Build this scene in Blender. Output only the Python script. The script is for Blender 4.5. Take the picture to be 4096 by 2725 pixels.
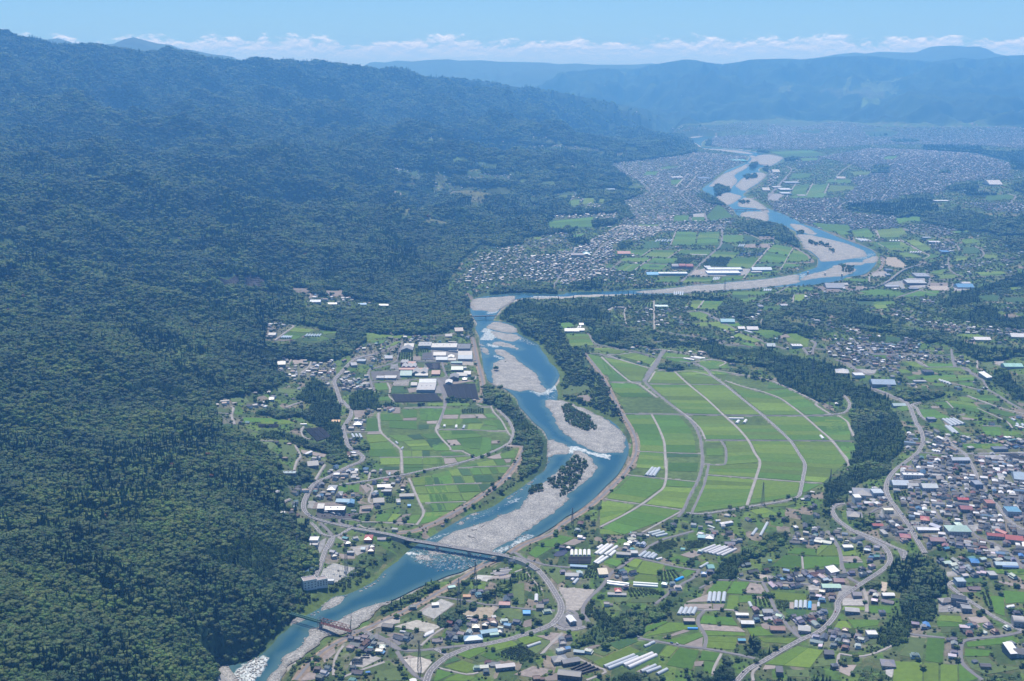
import bpy, bmesh, math, random
import numpy as np
from mathutils import Vector
random.seed(7); rng = np.random.default_rng(11)
for o in list(bpy.data.objects): bpy.data.objects.remove(o)
SC = bpy.context.scene; COL = SC.collection
# ------------------------------------------------------------------ camera
FPX, HORIZON, CAMZ = 4551.0, 290.0, 900.0           # focal length in 4096-px-wide pixels, horizon row, metres above river
PITCH = math.atan((1362.5 - HORIZON) / FPX)
cd = bpy.data.cameras.new('camera'); cam = bpy.data.objects.new('camera', cd); COL.objects.link(cam)
cd.sensor_width = 36; cd.lens = FPX * 36 / 4096; cd.clip_start = 5; cd.clip_end = 400000
cam.location = (0, 0, CAMZ); cam.rotation_euler = (math.pi / 2 - PITCH, 0, 0); SC.camera = cam
# ------------------------------------------------------------------ sky and sun
SUN_EL, SUN_AZ = math.radians(61), math.radians(-6)   # azimuth from +Y (camera heading), + = to the right
W = bpy.data.worlds.new('World'); SC.world = W; W.use_nodes = True
nt = W.node_tree; N = nt.nodes; L = nt.links; N.clear()
def nd(t, **kw):
    n = N.new(t)
    for k, v in kw.items(): setattr(n, k, v)
    return n
def mth(op, a, b=None, c=None):
    n = N.new('ShaderNodeMath'); n.operation = op
    for i, v in enumerate((a, b, c)):
        if v is None: continue
        if isinstance(v, (int, float)): n.inputs[i].default_value = v
        else: L.new(v, n.inputs[i])
    return n.outputs[0]
def sstep(v, a, b, lo=0.0, hi=1.0):
    n = N.new('ShaderNodeMapRange'); n.interpolation_type = 'SMOOTHSTEP'
    L.new(v, n.inputs[0])
    for i, x in zip((1, 2, 3, 4), (a, b, lo, hi)): n.inputs[i].default_value = x
    return n.outputs[0]
sky = nd('ShaderNodeTexSky', sky_type='NISHITA'); sky.sun_disc = False
sky.sun_elevation = SUN_EL; sky.sun_rotation = SUN_AZ; sky.altitude = 900; sky.air_density = 1.0; sky.dust_density = 0.3; sky.ozone_density = 3.0
tc = nd('ShaderNodeTexCoord'); sp = nd('ShaderNodeSeparateXYZ'); L.new(tc.outputs['Generated'], sp.inputs[0])
az = mth('ARCTAN2', sp.outputs[0], sp.outputs[1]); el = mth('ARCSINE', sp.outputs[2])
def cnoise(sx, sy, off, scale, detail, rough=0.6, dx=0.0, dy=0.0):
    c = nd('ShaderNodeCombineXYZ'); L.new(mth('MULTIPLY_ADD', az, sx, dx), c.inputs[0]); L.new(mth('MULTIPLY_ADD', el, sy, dy), c.inputs[1]); c.inputs[2].default_value = off
    n = nd('ShaderNodeTexNoise'); n.inputs['Scale'].default_value = scale; n.inputs['Detail'].default_value = detail; n.inputs['Roughness'].default_value = rough
    L.new(c.outputs[0], n.inputs[0]); return n.outputs[0]
# a bank of distant cumulus low over the horizon, all the way round
big = cnoise(20, 26, 0.0, 1.0, 3)
puff = cnoise(62, 120, 3.0, 1.0, 7, 0.6)
puff_up = cnoise(62, 120, 3.0, 1.0, 7, 0.6, dx=-0.02, dy=0.22)
h = mth('SUBTRACT', 0.0272, el)
m1 = mth('ADD', mth('DIVIDE', h, 0.0065), mth('ADD', mth('MULTIPLY_ADD', puff, 5.0, -2.5), mth('MULTIPLY_ADD', big, 4.5, -2.2)))
bank = sstep(m1, -0.1, 0.9)
lit = mth('MULTIPLY_ADD', mth('SUBTRACT', puff, puff_up), 3.2, 0.42)
low = sstep(el, 0.006, 0.027)
shade = mth('MULTIPLY', sstep(lit, 0.0, 1.0), low)
small = cnoise(40, 150, 9.0, 1.0, 5); band2 = mth('MULTIPLY', sstep(el, 0.020, 0.028), sstep(el, 0.050, 0.040))
wisps = mth('MULTIPLY', mth('MULTIPLY', sstep(small, 0.63, 0.72), band2), 0.45)
ccol = nd('ShaderNodeMixRGB'); L.new(shade, ccol.inputs[0]); ccol.inputs[1].default_value = (7.0, 8.8, 11.6, 1); ccol.inputs[2].default_value = (14.6, 14.6, 15.6, 1)
thin = mth('MULTIPLY', bank, sstep(el, 0.0, 0.016, 0.75, 0.95))
mx = nd('ShaderNodeMixRGB'); L.new(thin, mx.inputs[0])
tint = nd('ShaderNodeMixRGB', blend_type='MULTIPLY'); tint.inputs[0].default_value = 1.0; tint.inputs[2].default_value = (0.62, .87, 1.16, 1); L.new(sky.outputs[0], tint.inputs[1])
L.new(tint.outputs[0], mx.inputs[1]); L.new(ccol.outputs[0], mx.inputs[2])
mx2 = nd('ShaderNodeMixRGB'); L.new(wisps, mx2.inputs[0]); L.new(mx.outputs[0], mx2.inputs[1]); mx2.inputs[2].default_value = (5.8, 6.6, 8.6, 1)
bg = nd('ShaderNodeBackground'); L.new(mx2.outputs[0], bg.inputs[0]); bg.inputs[1].default_value = 0.062
wo = nd('ShaderNodeOutputWorld'); L.new(bg.outputs[0], wo.inputs[0])
sd = bpy.data.lights.new('sun', 'SUN'); sd.energy = 4.2; sd.angle = math.radians(0.5); sd.color = (1.0, 0.955, 0.90)
sun = bpy.data.objects.new('sun', sd); COL.objects.link(sun); sun.location = (0, 0, 3000)
sun.rotation_euler = (-(math.pi / 2 - SUN_EL), 0, -SUN_AZ)
SC.view_settings.view_transform = 'Standard'; SC.view_settings.look = 'None'; SC.view_settings.exposure = 0.56; SC.view_settings.gamma = 1.0
SC.view_settings.use_curve_mapping = False
SC.render.engine = 'CYCLES'; SC.cycles.max_bounces = 4; SC.cycles.diffuse_bounces = 2; SC.cycles.glossy_bounces = 2; SC.cycles.volume_bounces = 1
SC.cycles.transparent_max_bounces = 8; SC.cycles.use_denoising = True; SC.cycles.sample_clamp_indirect = 6; SC.cycles.sample_clamp_direct = 9
# ------------------------------------------------------------------ tracing helpers: photograph pixels (4096 wide) -> points on the ground
REG = {'W': (0, 0, 0.57544), 'A': (700, 1100, 2.6138), 'B': (1400, 1100, 2.6138), 'C': (2100, 900, 2.6138), 'D': (2800, 900, 2.6138), 'E': (3400, 900, 2.6135),
       'F': (1000, 1600, 2.6138), 'G': (1700, 1500, 2.6138), 'H': (2400, 1400, 2.091), 'I': (3300, 1400, 2.613), 'J': (800, 2125, 2.6138), 'K': (1500, 2125, 2.6138),
       'L': (2200, 2125, 2.6138), 'M': (2800, 2125, 2.6138), 'N': (3296, 2125, 2.6138), 'O': (3296, 1700, 2.6138), 'Q': (1150, 2420, 5.2275),
       'U': (1700, 2050, 5.2275), 'Z1': (0, 0, 1.7266), 'Z2': (1024, 0, 1.7266), 'Z3': (2048, 0, 1.7266), 'Z4': (3072, 0, 1.7266)}
def P(tag, s):
    """'x,y x,y ...' in region TAG -> Nx2 array of photograph pixels; 'TAG:' inside switches region"""
    out = []
    for w in s.split():
        if ':' in w: tag, w = w.split(':')
        if not w: continue
        x, y = w.split(','); r = REG[tag]; out.append((r[0] + float(x) / r[2], r[1] + float(y) / r[2]))
    return np.array(out)
ct, st = math.cos(PITCH), math.sin(PITCH)
def rays(px):
    px = np.atleast_2d(px); cx = (px[:, 0] - 2048) / FPX; cy = -(px[:, 1] - 1362.5) / FPX
    return np.stack([cx, ct + cy * st, -st + cy * ct], 1)
def on_plane(px, z=0.0):
    d = rays(px); t = (z - CAMZ) / np.minimum(d[:, 2], -1e-4); p = d * t[:, None]; p[:, 2] = z; return p
def project(x, y, z):
    zz = z - CAMZ; dep = y * ct - zz * st; up = y * st + zz * ct; dep = np.maximum(dep, 1.0)
    return 2048 + FPX * x / dep, 1362.5 - FPX * up / dep
def inside(px, py, poly):
    r = np.zeros(px.shape, bool); n = len(poly); j = n - 1
    for i in range(n):
        xi, yi = poly[i]; xj, yj = poly[j]
        if yi != yj:
            r ^= ((yi > py) != (yj > py)) & (px < (xj - xi) * (py - yi) / (yj - yi) + xi)
        j = i
    return r
def smooth_line(p, step=None, closed=False, sub=6):
    p = np.asarray(p, float); n = len(p)
    if n < 3 and not closed:
        t = np.linspace(0, 1, sub * 2)[:, None]; return p[0] * (1 - t) + p[-1] * t
    out = []
    rngi = range(n if closed else n - 1)
    for i in rngi:
        if closed: a, b, c, d = p[(i - 1) % n], p[i], p[(i + 1) % n], p[(i + 2) % n]
        else: a, b, c, d = p[max(i - 1, 0)], p[i], p[i + 1], p[min(i + 2, n - 1)]
        t = np.linspace(0, 1, sub, endpoint=False)[:, None]
        out.append(0.5 * ((2 * b) + (-a + c) * t + (2 * a - 5 * b + 4 * c - d) * t ** 2 + (-a + 3 * b - 3 * c + d) * t ** 3))
    out = np.concatenate(out)
    return out if closed else np.vstack([out, p[-1:]])
# ------------------------------------------------------------------ noise
def _hash(ix, iy, s):
    h = (ix.astype(np.int64) * 374761393 + iy.astype(np.int64) * 668265263 + s * 1442695041) & 0xffffffff
    h = ((h ^ (h >> 13)) * 1274126177) & 0xffffffff
    return ((h ^ (h >> 16)) & 0xffff) / 65535.0
def vnoise(x, y, s=0):
    ix, iy = np.floor(x), np.floor(y); fx, fy = x - ix, y - iy
    fx = fx * fx * fx * (fx * (fx * 6 - 15) + 10); fy = fy * fy * fy * (fy * (fy * 6 - 15) + 10)
    a, b, c, d = _hash(ix, iy, s), _hash(ix + 1, iy, s), _hash(ix, iy + 1, s), _hash(ix + 1, iy + 1, s)
    return (a + (b - a) * fx) * (1 - fy) + (c + (d - c) * fx) * fy
def fbm(x, y, o=4, s=0, g=0.5):
    r = 0; a = 1.0; t = 0
    for i in range(o): r = r + a * vnoise(x, y, s + i * 17); t += a; a *= g; x = x * 2.03 + 5.1; y = y * 2.03 + 1.7
    return r / t
def ridged(x, y, o=4, s=0, g=0.5):
    r = 0; a = 1.0; t = 0
    for i in range(o): r = r + a * (1 - np.abs(2 * vnoise(x, y, s + i * 31) - 1)); t += a; a *= g; x = x * 2.1 + 3.3; y = y * 2.1 + 7.7
    return r / t
def ss(v, a, b):
    t = np.clip((v - a) / (b - a), 0, 1); return t * t * (3 - 2 * t)
# ------------------------------------------------------------------ objects
def mesh_obj(name, verts, faces, mats, parent=None, mi=None, smooth=False, **props):
    me = bpy.data.meshes.new(name)
    if isinstance(verts, np.ndarray) and isinstance(faces, np.ndarray):
        nv, nf, k = len(verts), len(faces), faces.shape[1]
        me.vertices.add(nv); me.vertices.foreach_set('co', np.ascontiguousarray(verts, np.float32).ravel())
        me.loops.add(nf * k); me.loops.foreach_set('vertex_index', np.ascontiguousarray(faces, np.int32).ravel())
        me.polygons.add(nf); me.polygons.foreach_set('loop_start', np.arange(0, nf * k, k, dtype=np.int32))
        me.update(calc_edges=True)
    else:
        me.from_pydata([tuple(v) for v in verts], [], faces); me.update()
    for m in (mats if isinstance(mats, (list, tuple)) else [mats]): me.materials.append(m)
    if mi is not None: me.polygons.foreach_set('material_index', np.asarray(mi, np.int32))
    (me.shade_smooth if smooth else me.shade_flat)()
    return link(name, me, parent, **props)
def link(name, me, parent=None, **props):
    o = bpy.data.objects.new(name, me); COL.objects.link(o)
    if parent: o.parent = parent
    for k, v in props.items(): o[k] = v
    return o
def empty(name, loc, rz=0.0, label=None, cat=None, group=None):
    o = bpy.data.objects.new(name, None); COL.objects.link(o); o.location = loc; o.rotation_euler = (0, 0, rz)
    if label: o['label'] = label
    if cat: o['category'] = cat
    if group: o['group'] = group
    return o
def vcol(me, cols, name='cover'):
    a = me.attributes.new(name, 'FLOAT_COLOR', 'POINT'); c = np.ones((len(cols), 4), np.float32); c[:, :3] = cols; a.data.foreach_set('color', c.ravel())
def vflt(me, v, name):
    a = me.attributes.new(name, 'FLOAT', 'POINT'); a.data.foreach_set('value', np.asarray(v, np.float32))
class MB:
    """collects boxes, bars, prisms into one mesh"""
    def __init__(s): s.v, s.f = [], []
    def add(s, vs, fs):
        b = len(s.v); s.v += [tuple(v) for v in vs]; s.f += [tuple(b + i for i in f) for f in fs]; return s
    def box(s, x0, x1, y0, y1, z0, z1):
        return s.add([(x0, y0, z0), (x1, y0, z0), (x1, y1, z0), (x0, y1, z0), (x0, y0, z1), (x1, y0, z1), (x1, y1, z1), (x0, y1, z1)],
                     [(0, 3, 2, 1), (4, 5, 6, 7), (0, 1, 5, 4), (1, 2, 6, 5), (2, 3, 7, 6), (3, 0, 4, 7)])
    def bar(s, a, b, r, n=4):
        a, b = Vector(a), Vector(b); d = (b - a).normalized(); u = d.cross(Vector((0, 0, 1)))
        if u.length < 1e-3: u = Vector((1, 0, 0))
        u.normalize(); w = d.cross(u); vs = []
        for p in (a, b):
            for k in range(n):
                t = 2 * math.pi * (k + .5) / n; vs.append(p + u * (r * math.cos(t)) + w * (r * math.sin(t)))
        return s.add(vs, [(k, (k + 1) % n, n + (k + 1) % n, n + k) for k in range(n)] + [tuple(range(n - 1, -1, -1)), tuple(range(n, 2 * n))])
    def mesh(s, name, m, smooth=False):
        me = bpy.data.meshes.new(name); me.from_pydata(s.v, [], s.f)
        for x in (m if isinstance(m, (list, tuple)) else [m]): me.materials.append(x)
        me.update()
        if smooth: me.polygons.foreach_set('use_smooth', np.ones(len(me.polygons), bool))
        return me
    def build(s, name, m, parent=None, **p): return link(name, s.mesh(name, m), parent, **p)
# ------------------------------------------------------------------ materials
def mat(name, col, rough=0.8, var=0.15, scale=0.2, metal=0.0, spec=0.4, objcol=False, rand=0.0, bump=0.0, bscale=2.0):
    m = bpy.data.materials.new(name); m.use_nodes = True; nt = m.node_tree; b = nt.nodes['Principled BSDF']
    b.inputs['Roughness'].default_value = rough; b.inputs['Metallic'].default_value = metal; b.inputs['Specular IOR Level'].default_value = spec
    g = nt.nodes.new('ShaderNodeNewGeometry'); tx = nt.nodes.new('ShaderNodeTexNoise'); tx.inputs['Scale'].default_value = scale; tx.inputs['Detail'].default_value = 5
    nt.links.new(g.outputs['Position'], tx.inputs['Vector'])
    mr = nt.nodes.new('ShaderNodeMapRange'); mr.inputs[1].default_value = 0.3; mr.inputs[2].default_value = 0.7; mr.inputs[3].default_value = 1 - var; mr.inputs[4].default_value = 1 + var
    nt.links.new(tx.outputs[0], mr.inputs[0])
    src = mr.outputs[0]
    if objcol or rand:
        oi = nt.nodes.new('ShaderNodeObjectInfo')
    if rand:
        r2 = nt.nodes.new('ShaderNodeMapRange'); r2.inputs[3].default_value = 1 - rand; r2.inputs[4].default_value = 1 + rand; nt.links.new(oi.outputs['Random'], r2.inputs[0])
        mm = nt.nodes.new('ShaderNodeMath'); mm.operation = 'MULTIPLY'; nt.links.new(src, mm.inputs[0]); nt.links.new(r2.outputs[0], mm.inputs[1]); src = mm.outputs[0]
    vm = nt.nodes.new('ShaderNodeVectorMath'); vm.operation = 'SCALE'; nt.links.new(src, vm.inputs['Scale'])
    if objcol: nt.links.new(oi.outputs['Color'], vm.inputs[0])
    else: vm.inputs[0].default_value = col
    nt.links.new(vm.outputs[0], b.inputs['Base Color'])
    if bump:
        t2 = nt.nodes.new('ShaderNodeTexNoise'); t2.inputs['Scale'].default_value = bscale; t2.inputs['Detail'].default_value = 4; nt.links.new(g.outputs['Position'], t2.inputs['Vector'])
        bp = nt.nodes.new('ShaderNodeBump'); bp.inputs['Strength'].default_value = 1.0; bp.inputs['Distance'].default_value = bump; nt.links.new(t2.outputs[0], bp.inputs['Height']); nt.links.new(bp.outputs[0], b.inputs['Normal'])
    return m
def attr_mat(name, attr, rough=0.9, var=0.2, scale=0.05, bump=0.0, bscale=0.5, spec=0.2):
    m = mat(name, (1, 1, 1), rough, var, scale, spec=spec, bump=bump, bscale=bscale); nt = m.node_tree
    a = nt.nodes.new('ShaderNodeAttribute'); a.attribute_name = attr
    vm = [n for n in nt.nodes if n.type == 'VECT_MATH'][0]; nt.links.new(a.outputs['Color'], vm.inputs[0]); return m
# ------------------------------------------------------------------ river outline and bars
RIVER_A = P('J', '180,1600 185,1440 330,1400 480,1370 640,1290 760,1180 830,1090 890,1050 970,970 1000,920 1090,890 1190,840 1270,790 1390,690 1540,660 1700,590 1850,500 1920,420 2080,310 '
  'K:30,520 110,430 215,340 290,260 400,170 480,120 600,50 G:330,1535 480,1450 600,1420 740,1360 860,1270 990,1190 1130,1090 1160,1060 1250,1000 1280,920 1290,800 1290,700 1270,640 1230,570 1140,500 1060,410 980,320 960,250 870,170 780,120 740,110 690,80 650,50 640,0 '
  'B:1424,1045 1400,1000 1385,900 1370,800 1355,690 1350,640 1310,560 1330,510 1300,460 1265,400 1250,370 1280,330 1285,260 1330,235 1500,215 1700,195 1900,190 C:60,725 200,720 390,728 470,705 800,695 1150,680 1400,668 1600,648 1750,628 2091,608 '
  'D:250,598 500,578 750,553 1010,513 1080,488 1180,458 1225,433 1235,380 1225,340 1130,270 1085,240 1090,220 1050,160 1010,110 1000,70 940,40 870,0 '
  'Z3:1768,1525 1640,1500 1560,1490 1530,1450 1490,1415 1380,1350 1330,1325 1318,1300 1380,1260 1460,1200 1480,1180 1600,1130 1640,1092 1620,1075 1500,1048 1320,1030 1310,1015 1260,985 1200,962 1240,945 1390,940')
RIVER_B = P('Z3', '1395,950 1335,968 1312,985 1310,1010 1330,1016 1500,1030 1650,1048 1768,1066 Z4:60,1076 110,1090 70,1125 20,1145 Z3:1712,1160 1705,1185 1755,1205 1700,1270 1640,1305 1597,1340 1610,1358 1700,1405 1768,1440 Z4:130,1490 257,1554 '
  'D:1180,20 1330,80 1500,150 1700,220 1800,265 1840,310 1830,335 1842,380 1830,420 1760,490 1680,525 1530,547 1480,577 1350,602 1150,632 1050,642 800,652 560,668 420,682 170,694 0,698 '
  'C:1550,724 1060,730 900,745 470,760 390,775 60,775 B:1900,235 1760,250 1700,262 1690,280 1600,330 1560,380 1520,430 1500,475 1530,480 1650,500 1735,540 1740,600 1830,650 1900,690 1980,735 '
  'C:50,1190 100,1230 150,1260 180,1320 230,1380 260,1440 330,1500 363,1568 G:1410,0 1385,60 1360,100 1375,150 1390,210 1380,270 1430,270 1500,290 1600,330 1700,370 1800,420 1900,470 1980,530 2040,580 2080,640 '
  'H:60,580 130,620 180,680 210,720 235,780 240,850 210,940 150,1040 80,1110 0,1190 G:1760,1300 1600,1420 1480,1480 1380,1560 K:1700,50 1500,140 1380,210 1290,260 1250,290 1150,335 1050,355 900,425 760,465 620,525 450,590 250,690 150,730 0,790 '
  'J:1850,770 1830,810 1770,880 1600,1000 1500,1055 1400,1072 1300,1092 1230,1150 1220,1185 1000,1330 870,1440 780,1600')
RIVER_PX = np.vstack([RIVER_A, RIVER_B])
BARS = [  # (tag, outline, height, grassy)
 ('B', '1420,540 1500,490 1600,500 1730,540 1735,600 1600,600 1500,575 1430,555', 1.2), ('B', '1450,580 1600,600 1740,620 1800,660 1720,700 1600,690 1510,650 1470,610', .5),
 ('B', '1470,705 1560,690 1700,720 1800,770 1760,790 1640,760 1500,740', .25),
 ('B', '1500,780 1560,770 1650,800 1740,870 1800,930 1900,990 1970,1050 2010,1150 2060,1190 1990,1235 1860,1205 1760,1222 1680,1200 1580,1180 1500,1150 1480,1090 1480,1000 1500,920 1580,885 1620,880 1590,850 1530,830', 1.6),
 ('B', '1358,690 1390,720 1460,800 1440,860 1395,860 1400,820 1362,780', 1.0),
 ('G', '1245,270 1300,255 1380,262 1440,262 1500,285 1600,325 1700,365 1800,415 1900,465 1980,525 2040,575 2091,640 2091,800 2000,810 1900,815 1790,810 1700,770 1600,720 1500,650 1430,590 1370,520 1330,420 1270,330', 1.7),
 ('G', '1285,655 1340,670 1420,710 1500,750 1520,790 1480,830 1400,830 1330,850 1300,930 1275,930 1285,800', 1.0),
 ('G', '1560,785 1620,790 1700,830 1760,880 1770,930 1810,960 1790,1010 1740,1060 1680,1110 1620,1170 1560,1210 1510,1250 1500,1310 1440,1370 1360,1430 1280,1490 K:1560,20 1480,70 1350,135 1250,185 1190,225 1050,230 900,190 760,160 640,135 700,70 760,30 860,-10 G:700,1510 800,1460 900,1430 1000,1370 1020,1310 1060,1280 1085,1200 1180,1145 1280,1100 1300,1060 1390,1000 1480,930 1520,850', 1.8),
 ('K', '520,180 620,170 760,200 900,225 1000,250 980,275 800,262 640,250 540,230', .15), ('K', '400,255 520,225 640,255 700,290 560,320 430,310', .05),
 ('G', '840,1300 900,1245 1000,1190 1120,1095 1165,1065 1170,1090 1060,1190 940,1260 870,1310', 1.0),('G', '330,1560 470,1455 600,1425 650,1405 620,1440 480,1490 400,1560', .8),
 ('J', '690,1640 720,1500 800,1420 850,1320 990,1240 1080,1150 1130,1090 1150,1020 1240,990 1330,960 1430,930 1540,870 1650,820 1800,760 1900,740 1990,728 1960,770 1860,800 1790,890 1620,1010 1520,1065 1420,1082 1310,1105 1250,1160 1235,1195 1010,1345 890,1450 800,1640', 2.2),
 ('J', '150,1640 175,1440 310,1395 335,1440 390,1520 410,1640', 1.6), ('J', '955,985 1000,915 1090,895 1100,930 1000,975', 1.8), ('J', '1110,905 1190,850 1280,785 1390,685 1530,680 1500,735 1400,795 1260,845 1180,890', 1.8),
 ('J', '1540,680 1700,600 1850,510 1920,430 1940,450 1860,540 1710,620 1560,700', 1.0),
 ('B', '1275,255 1400,240 1620,222 1720,215 1700,280 1600,340 1540,380 1480,388 1400,372 1300,372 1260,350', 1.6),
 ('D', '1005,105 1100,98 1230,120 1400,160 1550,200 1700,260 1745,310 1740,330 1600,352 1420,377 1260,382 1235,350 1165,285 1085,245 1065,180 1040,150', 1.6),
 ('D', '935,-10 1060,0 1170,50 1225,95 1150,102 1060,72 990,52', 1.2),
 ('D', '1310,475 1380,430 1430,418 1560,422 1640,470 1600,500 1520,532 1400,542 1200,562 1100,582 1045,578 1095,530 1200,500', 1.0),
 ('D', '1490,402 1640,383 1700,388 1700,368 1850,318 1850,392 1740,402 1680,422 1550,422', 1.0),
 ('C', '1130,702 1400,672 1600,652 1750,632 2091,612 D:250,603 500,582 750,556 1015,516 1045,570 1045,600 870,632 700,652 550,667 300,682 0,702 C:1700,710 1500,716 1300,720', 1.6),
 ('C', '1700,770 2091,700 D:0,700', .1),
 ('Z3', '1325,1325 1380,1262 1460,1200 1500,1185 1620,1130 1650,1095 1630,1072 1680,1078 1700,1110 1650,1130 1620,1165 1540,1210 1560,1250 1520,1300 1500,1320 1430,1322 1390,1290 1350,1300', 1.5),
 ('Z3', '1400,1365 1480,1330 1560,1345 1590,1360 1540,1400 1480,1418 1420,1385', 1.2),
 ('Z3', '1540,1280 1600,1225 1680,1190 1760,1206 1700,1268 1640,1302 1600,1335 1570,1310', 1.5), ('Z3', '1580,1375 1650,1370 1768,1442 1768,1478 1680,1440 1560,1425', 1.4),
 ('Z3', '1570,1492 1600,1465 1700,1460 1768,1470 1768,1528 1640,1505', 1.4), ('Z3', '1680,1080 1768,1066 Z4:60,1076 108,1092 60,1128 0,1150 Z3:1700,1130', 1.4),
 ('Z3', '1320,1026 1500,1034 1640,1052 1660,1068 1500,1050', 1.0), ('Z3', '1340,970 1395,942 1410,928 1440,912 1590,920 1590,930 1440,940 1400,955', 1.0), ('Z3', '1205,960 1240,945 1330,940 1300,948', .8)]
# white water: polygons that mark rapids (water only)
RAPIDS = [('J', '350,1480 480,1380 640,1300 720,1330 700,1420 560,1568 420,1600 330,1540', 1.0), ('K', '560,200 1000,240 1240,270 1150,330 950,400 650,420 420,330 330,240 420,190', .42), ('K', '1190,225 1380,150 1500,70 1600,20 1690,50 1500,140 1350,220 1200,280', .8),
 ('K', '290,225 450,225 480,245 300,245', 1.), ('K', '440,120 640,40 860,0 760,40 600,110 480,160', .5), ('G', '1130,180 1250,160 1360,110 1390,140 1300,200 1180,200', .9), ('G', '1230,210 1380,190 1370,250 1260,250', .45),
 ('G', '1500,750 1560,740 1760,810 1940,840 1930,880 1800,860 1600,790 1540,830 1490,820', 1.), ('B', '1380,560 1450,555 1560,640 1480,690 1340,680 1390,650', .9), ('B', '1440,715 1560,740 1560,760 1450,750', .9), ('B', '1490,830 1620,870 1600,880 1500,870', .8),
 ('B', '1840,1210 2060,1195 2091,1230 1990,1280 1900,1240', .6), ('B', '1640,610 1740,620 1990,740 1900,740 1740,690', .5), ('B', '1420,390 1560,365 1540,400 1440,410', .8), ('G', '850,1330 960,1280 1040,1270 980,1320 860,1370', .6), ('G', '420,1520 900,1320 950,1330 700,1470 500,1568', .35),
 ('D', '1040,520 1100,500 1130,540 1060,580', .8), ('D', '1600,330 1750,300 1830,290 1840,310 1740,350 1620,370', .6), ('C', '60,740 380,740 380,760 60,765', .9)]
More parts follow.
